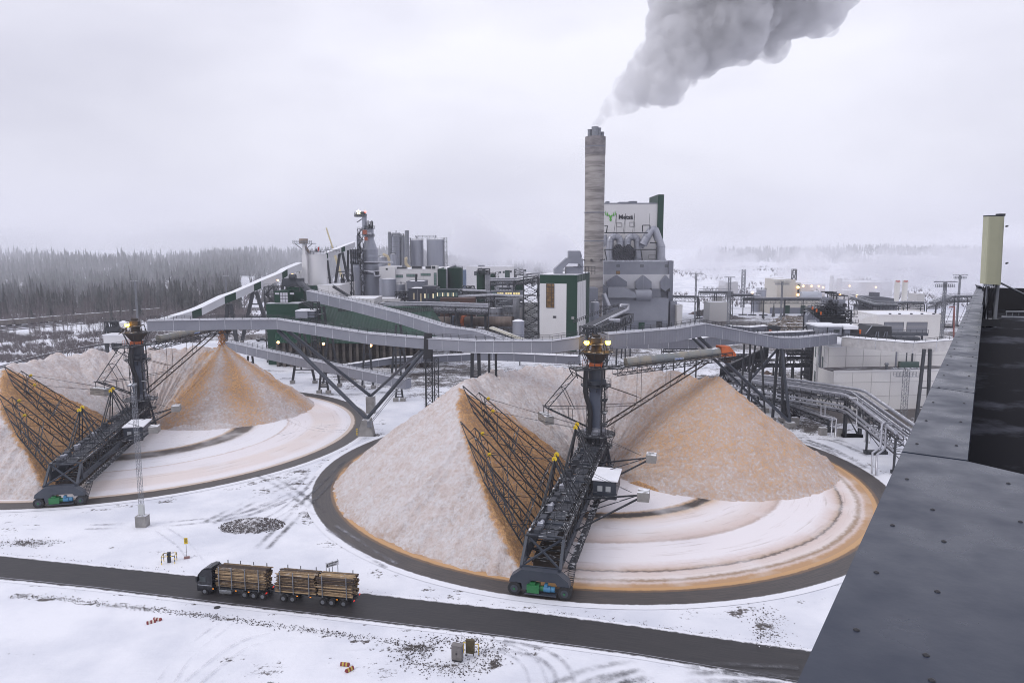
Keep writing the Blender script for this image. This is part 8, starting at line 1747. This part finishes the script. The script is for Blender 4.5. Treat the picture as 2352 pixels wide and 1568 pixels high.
mb = MB(); mb.box(8.4, 10.6, -1.29, -1.26, 1.45, 1.52); mb.box(8.4, 10.6, 1.26, 1.29, 1.45, 1.52); W('trim_strip', mb, chrome, cab)
mb = MB(); mb.slab([V(8.4, -1.1, 3.9), V(9.9, -1.1, 3.75), V(9.0, -1.1, 4.15), V(8.4, -1.1, 4.15)], V(0, 2.2, 0)); W('roof_fairing', mb, cabm, cab)
wheels(th, (9.6, 3.3, 1.9, .5)); bunch(th, .3, 7.6, seed=1); stakes(th, (1.0, 3.1, 5.2, 7.2))
for x in (2.6, 4.6, 8.2):
    for s_ in (-1, 1): mb = MB(); mb.box(x - .1, x + .1, s_ * 1.27 - .02, s_ * 1.27 + .02, 1.0, 1.1); W('marker_lamp', mb, amberl)
for s_ in (-1, 1): mb = MB(); mb.box(-.05, 0, s_ * 1.0 - .18, s_ * 1.0 + .18, .9, 1.05); W('tail_lamp', mb, redl)
th2 = T('timber_trailer', 'five-axle timber trailer loaded with two bunches of logs', 'trailer', org, rz)
W = lambda n, m_, mt, par=None: part(n, m_, mt, par or th2, world=False)
mb = MB(); mb.box(0, 11.4, -.45, .45, .85, 1.2); mb.bar((11.3, 0, .9), (14.0, 0, .8), .2); mb.bar((11.3, .5, .9), (13, 0, .85), .15); mb.bar((11.3, -.5, .9), (13, 0, .85), .15); W('chassis', mb, steel0)
wheels(th2, (10.6, 9.2, 4.6, 3.3, 1.5)); bunch(th2, .3, 5.3, seed=2); bunch(th2, 5.9, 11.6, seed=3); stakes(th2, (1.0, 4.6, 6.6, 9.0, 11.0))
for x in (2.4, 6.4, 8.4):
    for s_ in (-1, 1): mb = MB(); mb.box(x - .1, x + .1, s_ * 1.27 - .02, s_ * 1.27 + .02, 1.05, 1.15); W('marker_lamp', mb, amberl)
for s_ in (-1, 1): mb = MB(); mb.box(-.05, 0, s_ * 1.0 - .18, s_ * 1.0 + .18, .95, 1.1); W('tail_lamp', mb, redl)
# ------------------------------------------------------------------ yard furniture
bp_ = G((328, 1207)); light_mast('tall lattice lighting mast on a concrete block near the left reclaimer', bp_, 25.8, .62, 2, conc=True, plat=False, head_w=.7, r=.036, n=40)
mb = MB(); mb.box(bp_.x - .2, bp_.x + .75, bp_.y - .9, bp_.y - .35, 2.4, 4.2); solo('switch_box', mb, M('pale switch box', (.45, .47, .46), .5), 'pale switch box on the foot of the lighting mast', 'switch box', loc=V(bp_.x + .3, bp_.y - .6, 2.4))
p = G(q('K', 1172, 520)); th = T('yellow_sign', 'small yellow sign on a pole with a concrete foot', 'sign', p, R(20)); th.scale = (.6, .7, .85); W = lambda n, m_, mt, par=None: part(n, m_, mt, par or th, world=False)
mb = MB(); mb.rod((0, 0, .2), (0, 0, 3.9), .05, 8); W('pole', mb, rustbrown); mb = MB(); mb.box(-.45, .45, -.07, -.04, 2.9, 4.1); W('plate', mb, yellow); mb = MB(); mb.box(-.7, .7, -.35, .35, 0, .32); W('foot', mb, M('reddish concrete foot', (.25, .14, .13), .8))
for k, (w_, z) in enumerate(((.6, 3.85), (.5, 3.65), (.64, 3.45), (.4, 3.25))): mb = MB(); mb.box(-w_ / 2, w_ / 2, -.085, -.072, z - .035, z + .035); W('text_line', mb, black)
p = G(q('K', 1062, 545)); th = T('cabinet_guard', 'small dark cabinet inside a yellow and black guard frame', 'guard frame', p, R(12)); th.scale = (.7, .7, .85); cor = [V(-1.4, -1.0, 0), V(1.4, -1.0, 0), V(1.4, 1.0, 0), V(-1.4, 1.0, 0)]
for c_ in cor:
    for k in range(4): mb = MB(); mb.bar(c_ + UP * k * .38, c_ + UP * (k + 1) * .38, .13); W('post_segment', mb, yellow if k % 2 == 0 else black)
for a_, b_ in zip(cor, cor[1:] + cor[:1]):
    for k in range(6): mb = MB(); mb.bar(a_.lerp(b_, k / 6) + UP * 1.5, a_.lerp(b_, (k + 1) / 6) + UP * 1.5, .11); W('rail_segment', mb, yellow if k % 2 == 0 else black)
mb = MB(); mb.box(-.35, .35, -.3, .3, 0, 1.9); mb.box(-.4, .4, -.35, .35, 1.9, 1.98); W('cabinet', mb, steel)
# direction board behind the trailer
pa, pb = G(q('K', 2060, 640)), G(q('K', 2110, 630)); pc_ = G((764, 1340)); th = T('direction_sign', 'white direction board with black arrow and lettering on three posts', 'sign', pc_, R(40)); th.scale = (.56, .56, .56); W = lambda n, m_, mt, par=None: part(n, m_, mt, par or th, world=False)
for x, z in ((-1.65, 6.4), (0.1, 6.4), (1.7, 6.4)): mb = MB(); mb.bar((x, .08, 0), (x, .08, z), .12); W('post', mb, steel0)
mb = MB(); mb.box(-1.75, 1.9, -.05, 0, 4.9, 6.2); bo = W('board', mb, M('white sign board', (.7, .7, .72), .5)); mb = MB(); mb.slab([V(-1.65, -.06, 5.45), V(-1.2, -.06, 6.05), V(-1.2, -.06, 4.95)], V(0, -.02, 0)); W('arrow', mb, black, bo)
lettering('HAKEVOIMA', .48, MATS['sign black'], V(.36, -.07, 5.86), (1, 0, 0), (0, -1, 0), bo, bold=.012); lettering('OY KELGO', .48, MATS['sign black'], V(.1, -.07, 5.28), (1, 0, 0), (0, -1, 0), bo, bold=.012)
# striped barrier blocks
redc, yelc, whc = M('barrier red', (.22, .03, .03), .6), M('barrier yellow', (.50, .38, .07), .6), M('barrier white', (.62, .58, .50), .6)
for lab, p, rz_, c1, c2 in (('red and white striped barrier block, left piece of the bent pair', G(q('K', 948, 925)), R(35), redc, whc), ('red and white striped barrier block, right piece of the bent pair', G(q('K', 988, 908)), R(-8), redc, whc), ('yellow and red striped barrier block lying level', G(q('K', 2164, 1190)), R(-8), redc, yelc), ('yellow and red striped barrier block turned up the picture', G(q('K', 2192, 1222)), R(50), redc, yelc)):
    th = T('barrier_block', lab, 'barrier block', p, rz_, 'striped barrier blocks in the snow'); th.scale = (.55, .6, .6); W = lambda n, m_, mt, par=None: part(n, m_, mt, par or th, world=False)
    for k in range(5): x = -1.0 + k * .4; mb = MB(); mb.slab([V(x, -.38, 0), V(x, -.28, .35), V(x, -.13, .6), V(x, .13, .6), V(x, .28, .35), V(x, .38, 0)], V(.395, 0, 0)); W('segment', mb, c1 if k % 2 == 0 else c2)
p = G(q('K', 1362, 828)); mb = MB(); mb.lathe((p.x, p.y, 0), [(.45, -.02), (.45, .03), (.38, .05), (0.01, .05)], 20); solo('manhole_cover', mb, M('cast iron', (.04, .04, .045), .6), 'dark round manhole cover in the snow by the road edge', 'manhole cover', loc=V(p.x, p.y, 0))
p = G(((1830 / 1.7415), (2640 / 1.7415))); th = T('utility_cabinet', 'grey two-door utility cabinet on bare stony ground', 'utility cabinet', p, R(-18)); th.scale = (.68, .8, .95); W = lambda n, m_, mt, par=None: part(n, m_, mt, par or th, world=False)
cg = M('brownish grey cabinet', (.20, .185, .18), .5, 0, (.16, .15, .145), 2); mb = MB(); mb.box(-.95, .95, -.45, .45, .25, 2.1); W('body', mb, cg); mb = MB(); mb.box(-.9, .9, -.4, .4, 0, .25); W('plinth', mb, black); mb = MB(); mb.slab([V(-1, -.5, 2.1), V(1, -.5, 2.1), V(1, .5, 2.1), V(-1, .5, 2.1)], V(0, 0, .12)); W('lid', mb, cg)
for s_ in (-1, 1): mb = MB(); mb.box(s_ * .47 - .44, s_ * .47 + .44, -.48, -.455, .35, 2.0); dr = W('door', mb, cg); mb = MB(); mb.box(s_ * .08 - .03, s_ * .08 + .03, -.53, -.485, 1.0, 1.3); W('handle', mb, black, dr)
mb = MB(); mb.box(.955, .97, -.15, .15, 1.3, 1.6); W('label_plate', mb, M('blue label', (.03, .07, .3), .5))
p2 = p + V(1.5, 1.1, 0); th = T('utility_cabinet', 'dark brown cabinet standing right behind the grey one', 'utility cabinet', p2, R(-12)); th.scale = (.7, .8, .95); mb = MB(); mb.box(-.75, .75, -.3, .3, .4, 2.2); W('body', mb, M('olive brown board', (.07, .055, .025), .7, 0, (.10, .08, .04), 2)); mb = MB(); mb.bar((-.6, 0, 0), (-.6, 0, .4), .12); mb.bar((.6, 0, 0), (.6, 0, .4), .12); W('leg', mb, steel0)
for s_ in (-1, 1): mb = MB(); mb.bar((s_ * .8, .3, 1.5), (s_ * 1.35, .5, 1.5), .1); mb.bar((s_ * 1.35, .5, 0), (s_ * 1.35, .5, 1.5), .1); W('yellow_bar', mb, yellow)
# snowy rubble and stones
stone = M('frosted clods', (.055, .05, .05), .9, 0, (.16, .14, .14), 1.5, snow=.45)
def clods(name, label, fn, n, seed, s0, s1, cat='rubble'):
    r_ = random.Random(seed); mb = MB()
    for i in range(n):
        c_ = fn(r_); s_ = r_.uniform(s0, s1); pts = []
        m3 = Matrix.Rotation(r_.uniform(0, 6), 3, V(r_.random(), r_.random(), r_.random()))
        vs = [m3 @ (V(*k) * s_ * r_.uniform(.55, 1.1)) + c_ for k in ((1, 0, 0), (-1, 0, 0), (0, 1, 0), (0, -1, 0), (0, 0, .8), (0, 0, -.8))]
        mb.add(vs, [(0, 2, 4), (2, 1, 4), (1, 3, 4), (3, 0, 4), (2, 0, 5), (1, 2, 5), (3, 1, 5), (0, 3, 5)])
    solo(name, mb, stone, label, cat, kind='stuff')
hp = G((572, 1215)); heap('snow-covered rubble heap between the two pads', V(hp.x, hp.y + 1.5, 0), 5.6, 3.6, 1.5, M('rubble snow', (.62, .62, .66), .8, 0, (.10, .09, .09), 1.6, lo=.42, hi=.58, bump=.8, bs=2.5), 21, name='rubble_heap')
clods('rubble', 'dark frozen clods scattered over the rubble heap', lambda r_: (lambda a, d: V(hp.x + 5.9 * d * math.cos(a), hp.y + 1.5 + 3.8 * d * math.sin(a), 1.35 * (1 - d) ** .9 + .05))(r_.uniform(0, 6.28), r_.random() ** .6), 900, 3, .05, .28)
def line_fn(pts, w):
    def f(r_):
        i = r_.randrange(len(pts) - 1); a_ = pts[i].lerp(pts[i + 1], r_.random()); return a_ + V(r_.gauss(0, w * .6), r_.gauss(0, w), .03)
    return f
clods('stones', 'line of dark stones along the near road verge', line_fn([G((x, y)) for x, y in ((30, 1366), (150, 1375), (300, 1394), (430, 1408), (520, 1420), (700, 1444), (860, 1466), (1000, 1492))], .38), 1500, 4, .03, .14)
clods('stones', 'dark stones around the utility cabinets', lambda r_: (lambda a, d: G((1040 + 105 * d * math.cos(a), 1505 + 40 * d * math.sin(a))) + UP * .03)(r_.uniform(0, 6.28), r_.gauss(.9, .22)), 1100, 5, .03, .17)
clods('stones', 'dark stones in the snow near the parapet edge', lambda r_: G((1765 + r_.gauss(0, 22), 1440 + r_.gauss(0, 20))) + UP * .03, 420, 6, .03, .18)
clods('stones', 'scattered dark clods in the snow at the left edge', lambda r_: G((60 + r_.gauss(0, 40), 1246 + r_.gauss(0, 5))) + UP * .03, 320, 7, .03, .16)
clods('stones', 'stray clods along the far road verge', line_fn([V(p.x, p.y + 1.2, 0) for p in road_up[1:9]], .5), 420, 8, .02, .10)

# ------------------------------------------------------------------ the roof we stand on
zc = 48.0; g48 = lambda x, y: G((x, y), zc)
e0, e1 = g48(1830, 1568), g48(2243, 660); dA = (e1 - e0).normalized(); near = e0 - dA * 4; inner = g48(2222, 1058); i1 = g48(2262, 664); r0 = g48(2352, 1088); r1 = inner + (r0 - inner).normalized() * 9
capm = M('wet dark coping sheet', (.024, .031, .052), .42, 0, (.028, .036, .057), .5, bump=.015, bs=12, spec=.35)
# noise varies the roughness all over the coping
b_ = capm.node_tree.nodes['Principled BSDF']; t_ = capm.node_tree; gg = N('ShaderNodeNewGeometry', t_); n1 = N('ShaderNodeTexNoise', t_); n1.inputs['Scale'].default_value = 2.2; n1.inputs['Detail'].default_value = 8; t_.links.new(gg.outputs[0], n1.inputs['Vector'])
r_ = N('ShaderNodeMapRange', t_); r_.inputs[1].default_value = .3; r_.inputs[2].default_value = .7; r_.inputs[3].default_value = .22; r_.inputs[4].default_value = .5; t_.links.new(n1.outputs[0], r_.inputs[0]); t_.links.new(r_.outputs[0], b_.inputs['Roughness'])
th = T('near_building', 'roof edge with wet dark metal coping in the right foreground', 'building', V(4, 4, 0))
body = [near + V(.12, .06, 0), e1 + V(.12, -.2, 0), e1 + V(30, -19, 0), near + V(30, -19, 0)]
mb = MB(); mb.prism([(p.x, p.y) for p in body], 0, 46.9); part('wall', mb, navy, th)
nr = V(dA.y, -dA.x, 0)
# coping sheets: edge strip in lengths, and the wide sheets near the corner
def sheet(pts, nm='coping_sheet', dz=0.0): mb = MB(); mb.slab([V(p.x, p.y, zc - .05 + dz) for p in pts], V(0, 0, .05)); return part(nm, mb, capm, th)
far0 = e0 + dA * (inner - e0).dot(dA); N_ = 9
for k in range(N_):
    s0, s1 = k / N_, (k + 1) / N_; g_ = .004
    sheet([far0.lerp(e1, s0 + g_ / 4), far0.lerp(e1, s1), inner.lerp(i1, s1), inner.lerp(i1, s0 + g_ / 4)])
cor = far0; sheet([near, cor - dA * .012, inner - dA * .012, r1, r1 - dA * 12, inner - dA * 12])
# the edge turns down outside and inside
mb = MB(); mb.slab([V(near.x, near.y, zc - .03), V(e1.x, e1.y, zc - .03), V(e1.x, e1.y, zc - .45), V(near.x, near.y, zc - .45)], nr * .03); part('outer_flange', mb, capm, th)
mb = MB(); mb.slab([V(inner.x, inner.y, zc - .03), V(i1.x, i1.y, zc - .03), V(i1.x, i1.y, zc - .9), V(inner.x, inner.y, zc - .9)], -nr * .03); part('inner_flange', mb, capm, th)
mb = MB(); mb.slab([V(inner.x, inner.y, zc - .03), V(r1.x, r1.y, zc - .03), V(r1.x, r1.y, zc - .9), V(inner.x, inner.y, zc - .9)], -dA * .03); part('inner_flange', mb, navy, th)
tarm = M('wet bitumen roof', (.010, .010, .013), .85, 0, (.10, .105, .13), .55, lo=.52, hi=.72, spec=.08)
mb = MB(); mb.prism([(inner.x, inner.y), (i1.x, i1.y), (i1.x + 25, i1.y - 3), (r1.x + 20, r1.y)], 46.9, 47.15); part('roof_felt', mb, tarm, th)
# rivets: two rows along the edge, more on the wide sheets
rv = M('coping rivet', (.02, .02, .025), .45)
prot = MB(); prot.lathe((0, 0, 0), [(.017, 0), (.015, .005), (.008, .009), (.001, .011)], 10, False); rme = prot.mesh('rivet', rv)
def rivet(p): o = bpy.data.objects.new('rivet', rme); C.objects.link(o); o.parent = th; o.location = V(p.x, p.y, zc + .001) - Vector(th.location)
wv = (inner - far0)
nn_ = 30
for k in range(nn_):
    s_ = (k + .35) / nn_; rivet(far0.lerp(e1, s_) + wv * (.17 + rnd.uniform(-.01, .01))); rivet(far0.lerp(e1, s_ + .004) + wv * (.80 - .1 * s_))
for (x, y) in ((2083, 1100), (2142, 1170), (2050, 1206), (2013, 1314), (1967, 1446), (2153, 1358), (2127, 1504), (2168, 1243), (2344, 1198), (2140, 1562), (2316, 1110)): rivet(g48(x, y))
# far end: upturned corner and dark back wall
mb = MB(); pe = [e1, i1]; mb.slab([V(e1.x, e1.y, zc), V(i1.x, i1.y, zc), V(i1.x, i1.y + .3, zc + .12), V(e1.x + .1, e1.y + .3, zc + .12)], dA * .5); part('end_cap', mb, capm, th)
mb = MB(); a_, b__ = P((2265, 700), 34.5), P((2500, 700), 33); za, zb_ = P((2265, 661), 34.5).z, 46.9; mb.slab([V(a_.x, 34.5, zb_), V(b__.x, 33, zb_), V(b__.x, 33, za), V(a_.x, 34.5, za)], V(0, .4, 0)); part('back_wall', mb, M('black wall', (.008, .008, .011), .5), th)
mb = MB(); zk = P((2300, 741), 31).z; mb.bar(P((2268, 741), 31), P((2480, 744), 30.4), .10, .14); mb.bar(P((2268, 733), 31), P((2480, 736), 30.4), .07, .05); part('kerb_bar', mb, M('dark yellowish timber', (.10, .08, .05), .7), th)
x_ = T('cable_conduits', 'two thin pale conduits bending along the roof wall', 'conduit', G((2270, 760), 47.2)); 
for k in range(2): mb = MB(); mb.tube([P((2265 - k * 2, 700), 33), P((2266 - k * 2, 755 + k * 2), 27), P((2272 - k * 2, 766 + k * 3), 26), P((2282, 769 + k * 4), 25.6), P((2480, 775 + k * 6), 24.5)], .025, 8); part('conduit', mb, pipe, x_)
mb = MB(); mb.rod(P((2300, 728), 30), P((2480, 733), 29), .045, 8); mb.rod(P((2310, 716), 31), P((2480, 717), 30), .04, 8)
for k in range(12): p = P((2312 + k * 14, 717), 30.9); mb.bar(p, p - UP * .25, .03)
solo('cable_tray', mb, galv, 'pale cable tray and pipe on the black roof behind the antenna', 'cable tray')
# antenna
Ya = 26.0; th = T('cell_antenna', 'cream panel antenna on a pole at the roof corner', 'antenna', G((2287, 735), 47.2)); Yp = Ya + .35
bl, br_, tl_, tr__ = P((2262, 652), Ya), P((2305, 655), Ya), P((2270, 497), Ya), P((2314, 493), Ya); dep = V(.12, .42, 0)
w_ = (br_ - bl); mb = MB(); n_ = 10
prof = [(0, .12), (.04, .03), (.12, 0), (.6, .0), (.8, .04), (.92, .14), (1.0, .32), (1.0, .62), (.9, .7), (.1, .7), (0, .55)]
def ring(z_, base, wd): return [base + wd * u + V(0, v_ * .5, 0) for u, v_ in prof]
lo_, hi_ = ring(0, bl, w_), ring(0, tl_, tr__ - tl_ + UP * -(tr__ - tl_).z); n_ = len(prof); mb.add(lo_ + hi_, [(i, (i + 1) % n_, n_ + (i + 1) % n_, n_ + i) for i in range(n_)] , False); mb.add(lo_, [tuple(range(n_))[::-1]]); mb.add(hi_, [tuple(range(n_))]); part('radome', mb, beige, th)
mb = MB(); hh = [p + UP * .0 for p in ring(0, tl_ - w_ * .01, (tr__ - tl_) * 1.02 - UP * (tr__ - tl_).z)]; mb.slab(hh, V(0, 0, .04)); mb.box(tr__.x - .22, tr__.x, Ya + .1, Ya + .3, tl_.z + .02, tl_.z + .1); part('end_cap', mb, steel0, th)
pp = P((2287, 700), Yp); mb = MB(); mb.rod(V(pp.x, Yp, 47.15), V(pp.x, Yp, 49.6), .075, 12); part('pole', mb, galv, th); mb = MB(); mb.rod(V(pp.x - .28, Yp + .1, 47.15), V(pp.x - .28, Yp + .1, 49.0), .045, 10); part('pole', mb, galv, th)
mb = MB(); mb.rod(V(br_.x - .05, Yp, bl.z + .1), V(br_.x + 1.6, Yp + .2, bl.z - .62), .035, 8); mb.bar(V(br_.x - .15, Yp - .1, bl.z - .05), V(br_.x - .45, Yp + .1, bl.z - .05), .12, .1); part('stay', mb, galv, th)
for k in range(6):
    x = bl.x + .06 + k * .075; r_ = random.Random(k); mb = MB(); mb.tube([V(x, Ya + .15, bl.z + .02), V(x, Ya + .15, bl.z - .15), V(x + r_.uniform(-.03, .1), Ya + .2, bl.z - .35), V(x + r_.uniform(0, .15), Ya + .3, bl.z - .7 - r_.random() * .2), V(x + r_.uniform(.1, .25), Ya + .4, 47.3)], .018, 6); part('cable', mb, black, th)
mb = MB()
for k in range(5): x = bl.x + .06 + k * .075; mb.rod(V(x, Ya + .15, bl.z - .1), V(x, Ya + .15, bl.z + .0), .026, 8)
part('connector', mb, chrome, th)
p = P((2278, 668), Ya + .5); mb = MB(); mb.box(p.x - .22, p.x - .05, Ya + .3, Ya + .55, p.z - .35, p.z + .1); part('junction_box', mb, black, th); mb = MB(); mb.box(pp.x - .5, pp.x + .15, Yp - .1, Yp + .35, 47.2, 47.45); part('junction_box', mb, black, th)
for y_ in (520, 605): p = P((2311, y_), Ya); mb = MB(); mb.bar(p, p + V(.12, .1, .02), .05); part('bracket', mb, steel0, th)

# ------------------------------------------------------------------ smoke, steam and haze
def volmat(name, dens, col, aniso=.2):
    m = bpy.data.materials.new(name); m.use_nodes = True; t = m.node_tree; t.nodes.clear(); o = N('ShaderNodeOutputMaterial', t); v = N('ShaderNodeVolumePrincipled', t)
    v.inputs['Density'].default_value = dens; v.inputs['Color'].default_value = (*col, 1); v.inputs['Anisotropy'].default_value = aniso; t.links.new(v.outputs[0], o.inputs['Volume']); return m
def blobs(name, label, cat, balls, mat, voxel, disp, tex_scale, seed=0, disp2=0, ts2=5, hard=False):
    vs, fs = [], []; import bmesh
    bm = bmesh.new(); bmesh.ops.create_icosphere(bm, subdivisions=2, radius=1); bv = [v.co.copy() for v in bm.verts]; bf = [[v.index for v in f.verts] for f in bm.faces]; bm.free()
    c0 = balls[0][0]; mb = MB()
    for c_, r_ in balls: mb.add([(c_ - c0) + v * r_ for v in bv], bf)
    o = put(name, mb.mesh(name, mat)); o.location = c0; tag(o, label, cat, None, 'stuff')
    md = o.modifiers.new('merge', 'REMESH'); md.mode = 'VOXEL'; md.voxel_size = voxel; md.use_smooth_shade = True
    for k, (dd, tsz) in enumerate(((disp, tex_scale), (disp2, ts2))):
        if dd:
            tx = bpy.data.textures.new(name + str(k), 'CLOUDS'); tx.noise_scale = tsz; tx.noise_depth = 2; tx.noise_type = 'HARD_NOISE' if hard else 'SOFT_NOISE'; d_ = o.modifiers.new('billow', 'DISPLACE'); d_.texture = tx; d_.strength = dd; d_.mid_level = .5; d_.texture_coords = 'LOCAL'
    return o
smoke = volmat('dense steam smoke', .085, (.965, .965, .98), .1)
top = V(cx, Yc, 0); rp = random.Random(4); zt_ = P((1365, 290), Yc).z; cxx = P((1365, 300), Yc).x
# the plume leans right and away; outline follows the two edges seen in the picture
Lf = [(1372, 292), (1372, 262), (1380, 232), (1395, 205), (1408, 170), (1425, 150), (1455, 110), (1465, 60), (1470, 0), (1475, -60), (1490, -160)]
Rt = [(1378, 292), (1400, 278), (1440, 262), (1480, 252), (1530, 232), (1590, 210), (1635, 160), (1705, 130), (1840, 62), (1915, 5), (2070, -110)]
balls = [(V(cxx - .5, Yc - 1, zt_ - 4), 2.2), (V(cxx + .5, Yc - 1, zt_ - 2), 2.6), (V(cxx + 1.5, Yc, zt_ + 1), 3.0)]
def edge_pt(s_): f = s_ * (len(Lf) - 1); k = min(int(f), len(Lf) - 2); f -= k; return Vector(Lf[k]).lerp(Vector(Lf[k + 1]), f), Vector(Rt[k]).lerp(Vector(Rt[k + 1]), f)
mid_b = []
for i in range(1, 150):
    s_ = (i / 150) ** .75; l_, r__ = edge_pt(s_); w_ = (r__ - l_).length; rad_px = w_ * rp.uniform(.17, .26); u = rp.uniform(.26, .74)
    Y = Yc + 40 * s_ + rp.uniform(-.22, .22) * w_ * Yc / FPX; mid_b.append((P(l_.lerp(r__, u), Y), max(2.2, rad_px * Y / FPX)))
balls += mid_b; lump = []
for c_, r_ in mid_b:      # cauliflower lobes on the big puffs, smaller ones on those
    for k in range(7): d_ = V(rp.gauss(0, 1), rp.gauss(0, 1) - .5, rp.gauss(0, 1)).normalized(); lump.append((c_ + d_ * r_ * .82, r_ * rp.uniform(.28, .46)))
for c_, r_ in lump[::1]:
    if rp.random() < .7:
        for k in range(3): d_ = V(rp.gauss(0, 1), rp.gauss(0, 1) - .6, rp.gauss(0, 1)).normalized(); balls.append((c_ + d_ * r_ * .8, max(.9, r_ * rp.uniform(.3, .5))))
balls += lump
blobs('smoke_plume', 'thick grey-white smoke plume leaning right from the chimney', 'smoke', balls, smoke, 1.0, 1.6, 6.0)
t_ = smoke.node_tree; v_ = next(n for n in t_.nodes if n.type == 'PRINCIPLED_VOLUME'); g_ = N('ShaderNodeTexCoord', t_); n_ = N('ShaderNodeTexNoise', t_); n_.inputs['Scale'].default_value = .11; n_.inputs['Detail'].default_value = 4; t_.links.new(g_.outputs['Object'], n_.inputs['Vector'])
r_ = N('ShaderNodeMapRange', t_); r_.inputs[1].default_value = .38; r_.inputs[2].default_value = .56; r_.inputs[3].default_value = .012; r_.inputs[4].default_value = .15; t_.links.new(n_.outputs[0], r_.inputs[0]); t_.links.new(r_.outputs[0], v_.inputs['Density'])
thin = volmat('thin low steam', .036, (.95, .95, .98), .2)
def steam(label, spots, seed, n=26, m_=None, disp=10):
    r_ = random.Random(seed); bl_ = []
    for (x, y, rx, ry, Y) in spots:
        for i in range(n): px_ = x + r_.gauss(0, rx * .5); py_ = y + r_.gauss(0, ry * .5); Y2 = Y + r_.uniform(-25, 25); bl_.append((P((px_, py_), Y2), r_.uniform(.35, .8) * ry * Y / FPX))
    blobs('steam', label, 'steam', bl_, m_ or thin, 4.0, disp, 14.0, seed)
steam('thin steam drifting over the far right mill', [(1950, 640, 130, 40, 640), (2080, 620, 140, 46, 660), (1830, 610, 110, 34, 760), (2200, 650, 90, 44, 600), (2300, 620, 90, 50, 700), (1650, 610, 90, 34, 800)], 1)
steam('white steam rising behind the centre of the mill', [(1120, 585, 70, 40, 640), (1200, 595, 60, 36, 620), (1090, 560, 50, 46, 650), (1290, 590, 50, 40, 640)], 2)
steam('steam puffing up beside the dark machinery', [(1960, 740, 18, 26, 300), (2000, 720, 22, 18, 320)], 3, 14, disp=4)
steam('steam wisp at the near end of the pipe bridge', [(2012, 1085, 9, 12, 156)], 4, 8, volmat('wispy steam', .06, (.95, .95, .98), .2), 1.2)
fog = volmat('far fog bank', .0036, (.95, .95, .98), .2)
blr = random.Random(8); fb = []
for i in range(60): px_ = blr.uniform(1560, 2420); Y_ = blr.uniform(1050, 1350); fb.append((P((px_, blr.uniform(585, 640)), Y_), blr.uniform(30, 70)))
for i in range(14): fb.append((P((blr.uniform(1080, 1340), blr.uniform(565, 610)), 900), blr.uniform(20, 40)))
blobs('fog_bank', 'low fog bank over the far hills', 'fog', fb, fog, 14.0, 30, 60.0)
lb = []
for i in range(120): Y_ = blr.uniform(560, 1300); u_ = blr.uniform(-.8, -.04); lb.append((V(u_ * Y_, Y_, float(terrain(u_ * Y_, Y_)) + 12), blr.uniform(40, 62)))
blobs('fog_bank', 'thin snowy mist over the left forest', 'fog', lb, volmat('forest mist', .0012, (.93, .94, .99), .2), 14.0, 24, 60.0)
haze_m = volmat('haze air', .00014, (.90, .91, .98), .3)
mb = MB(); mb.box(-3700, 3700, -450, 4700, -4, 330); hz = put('haze', mb.mesh('haze', haze_m)); tag(hz, kind='stuff')
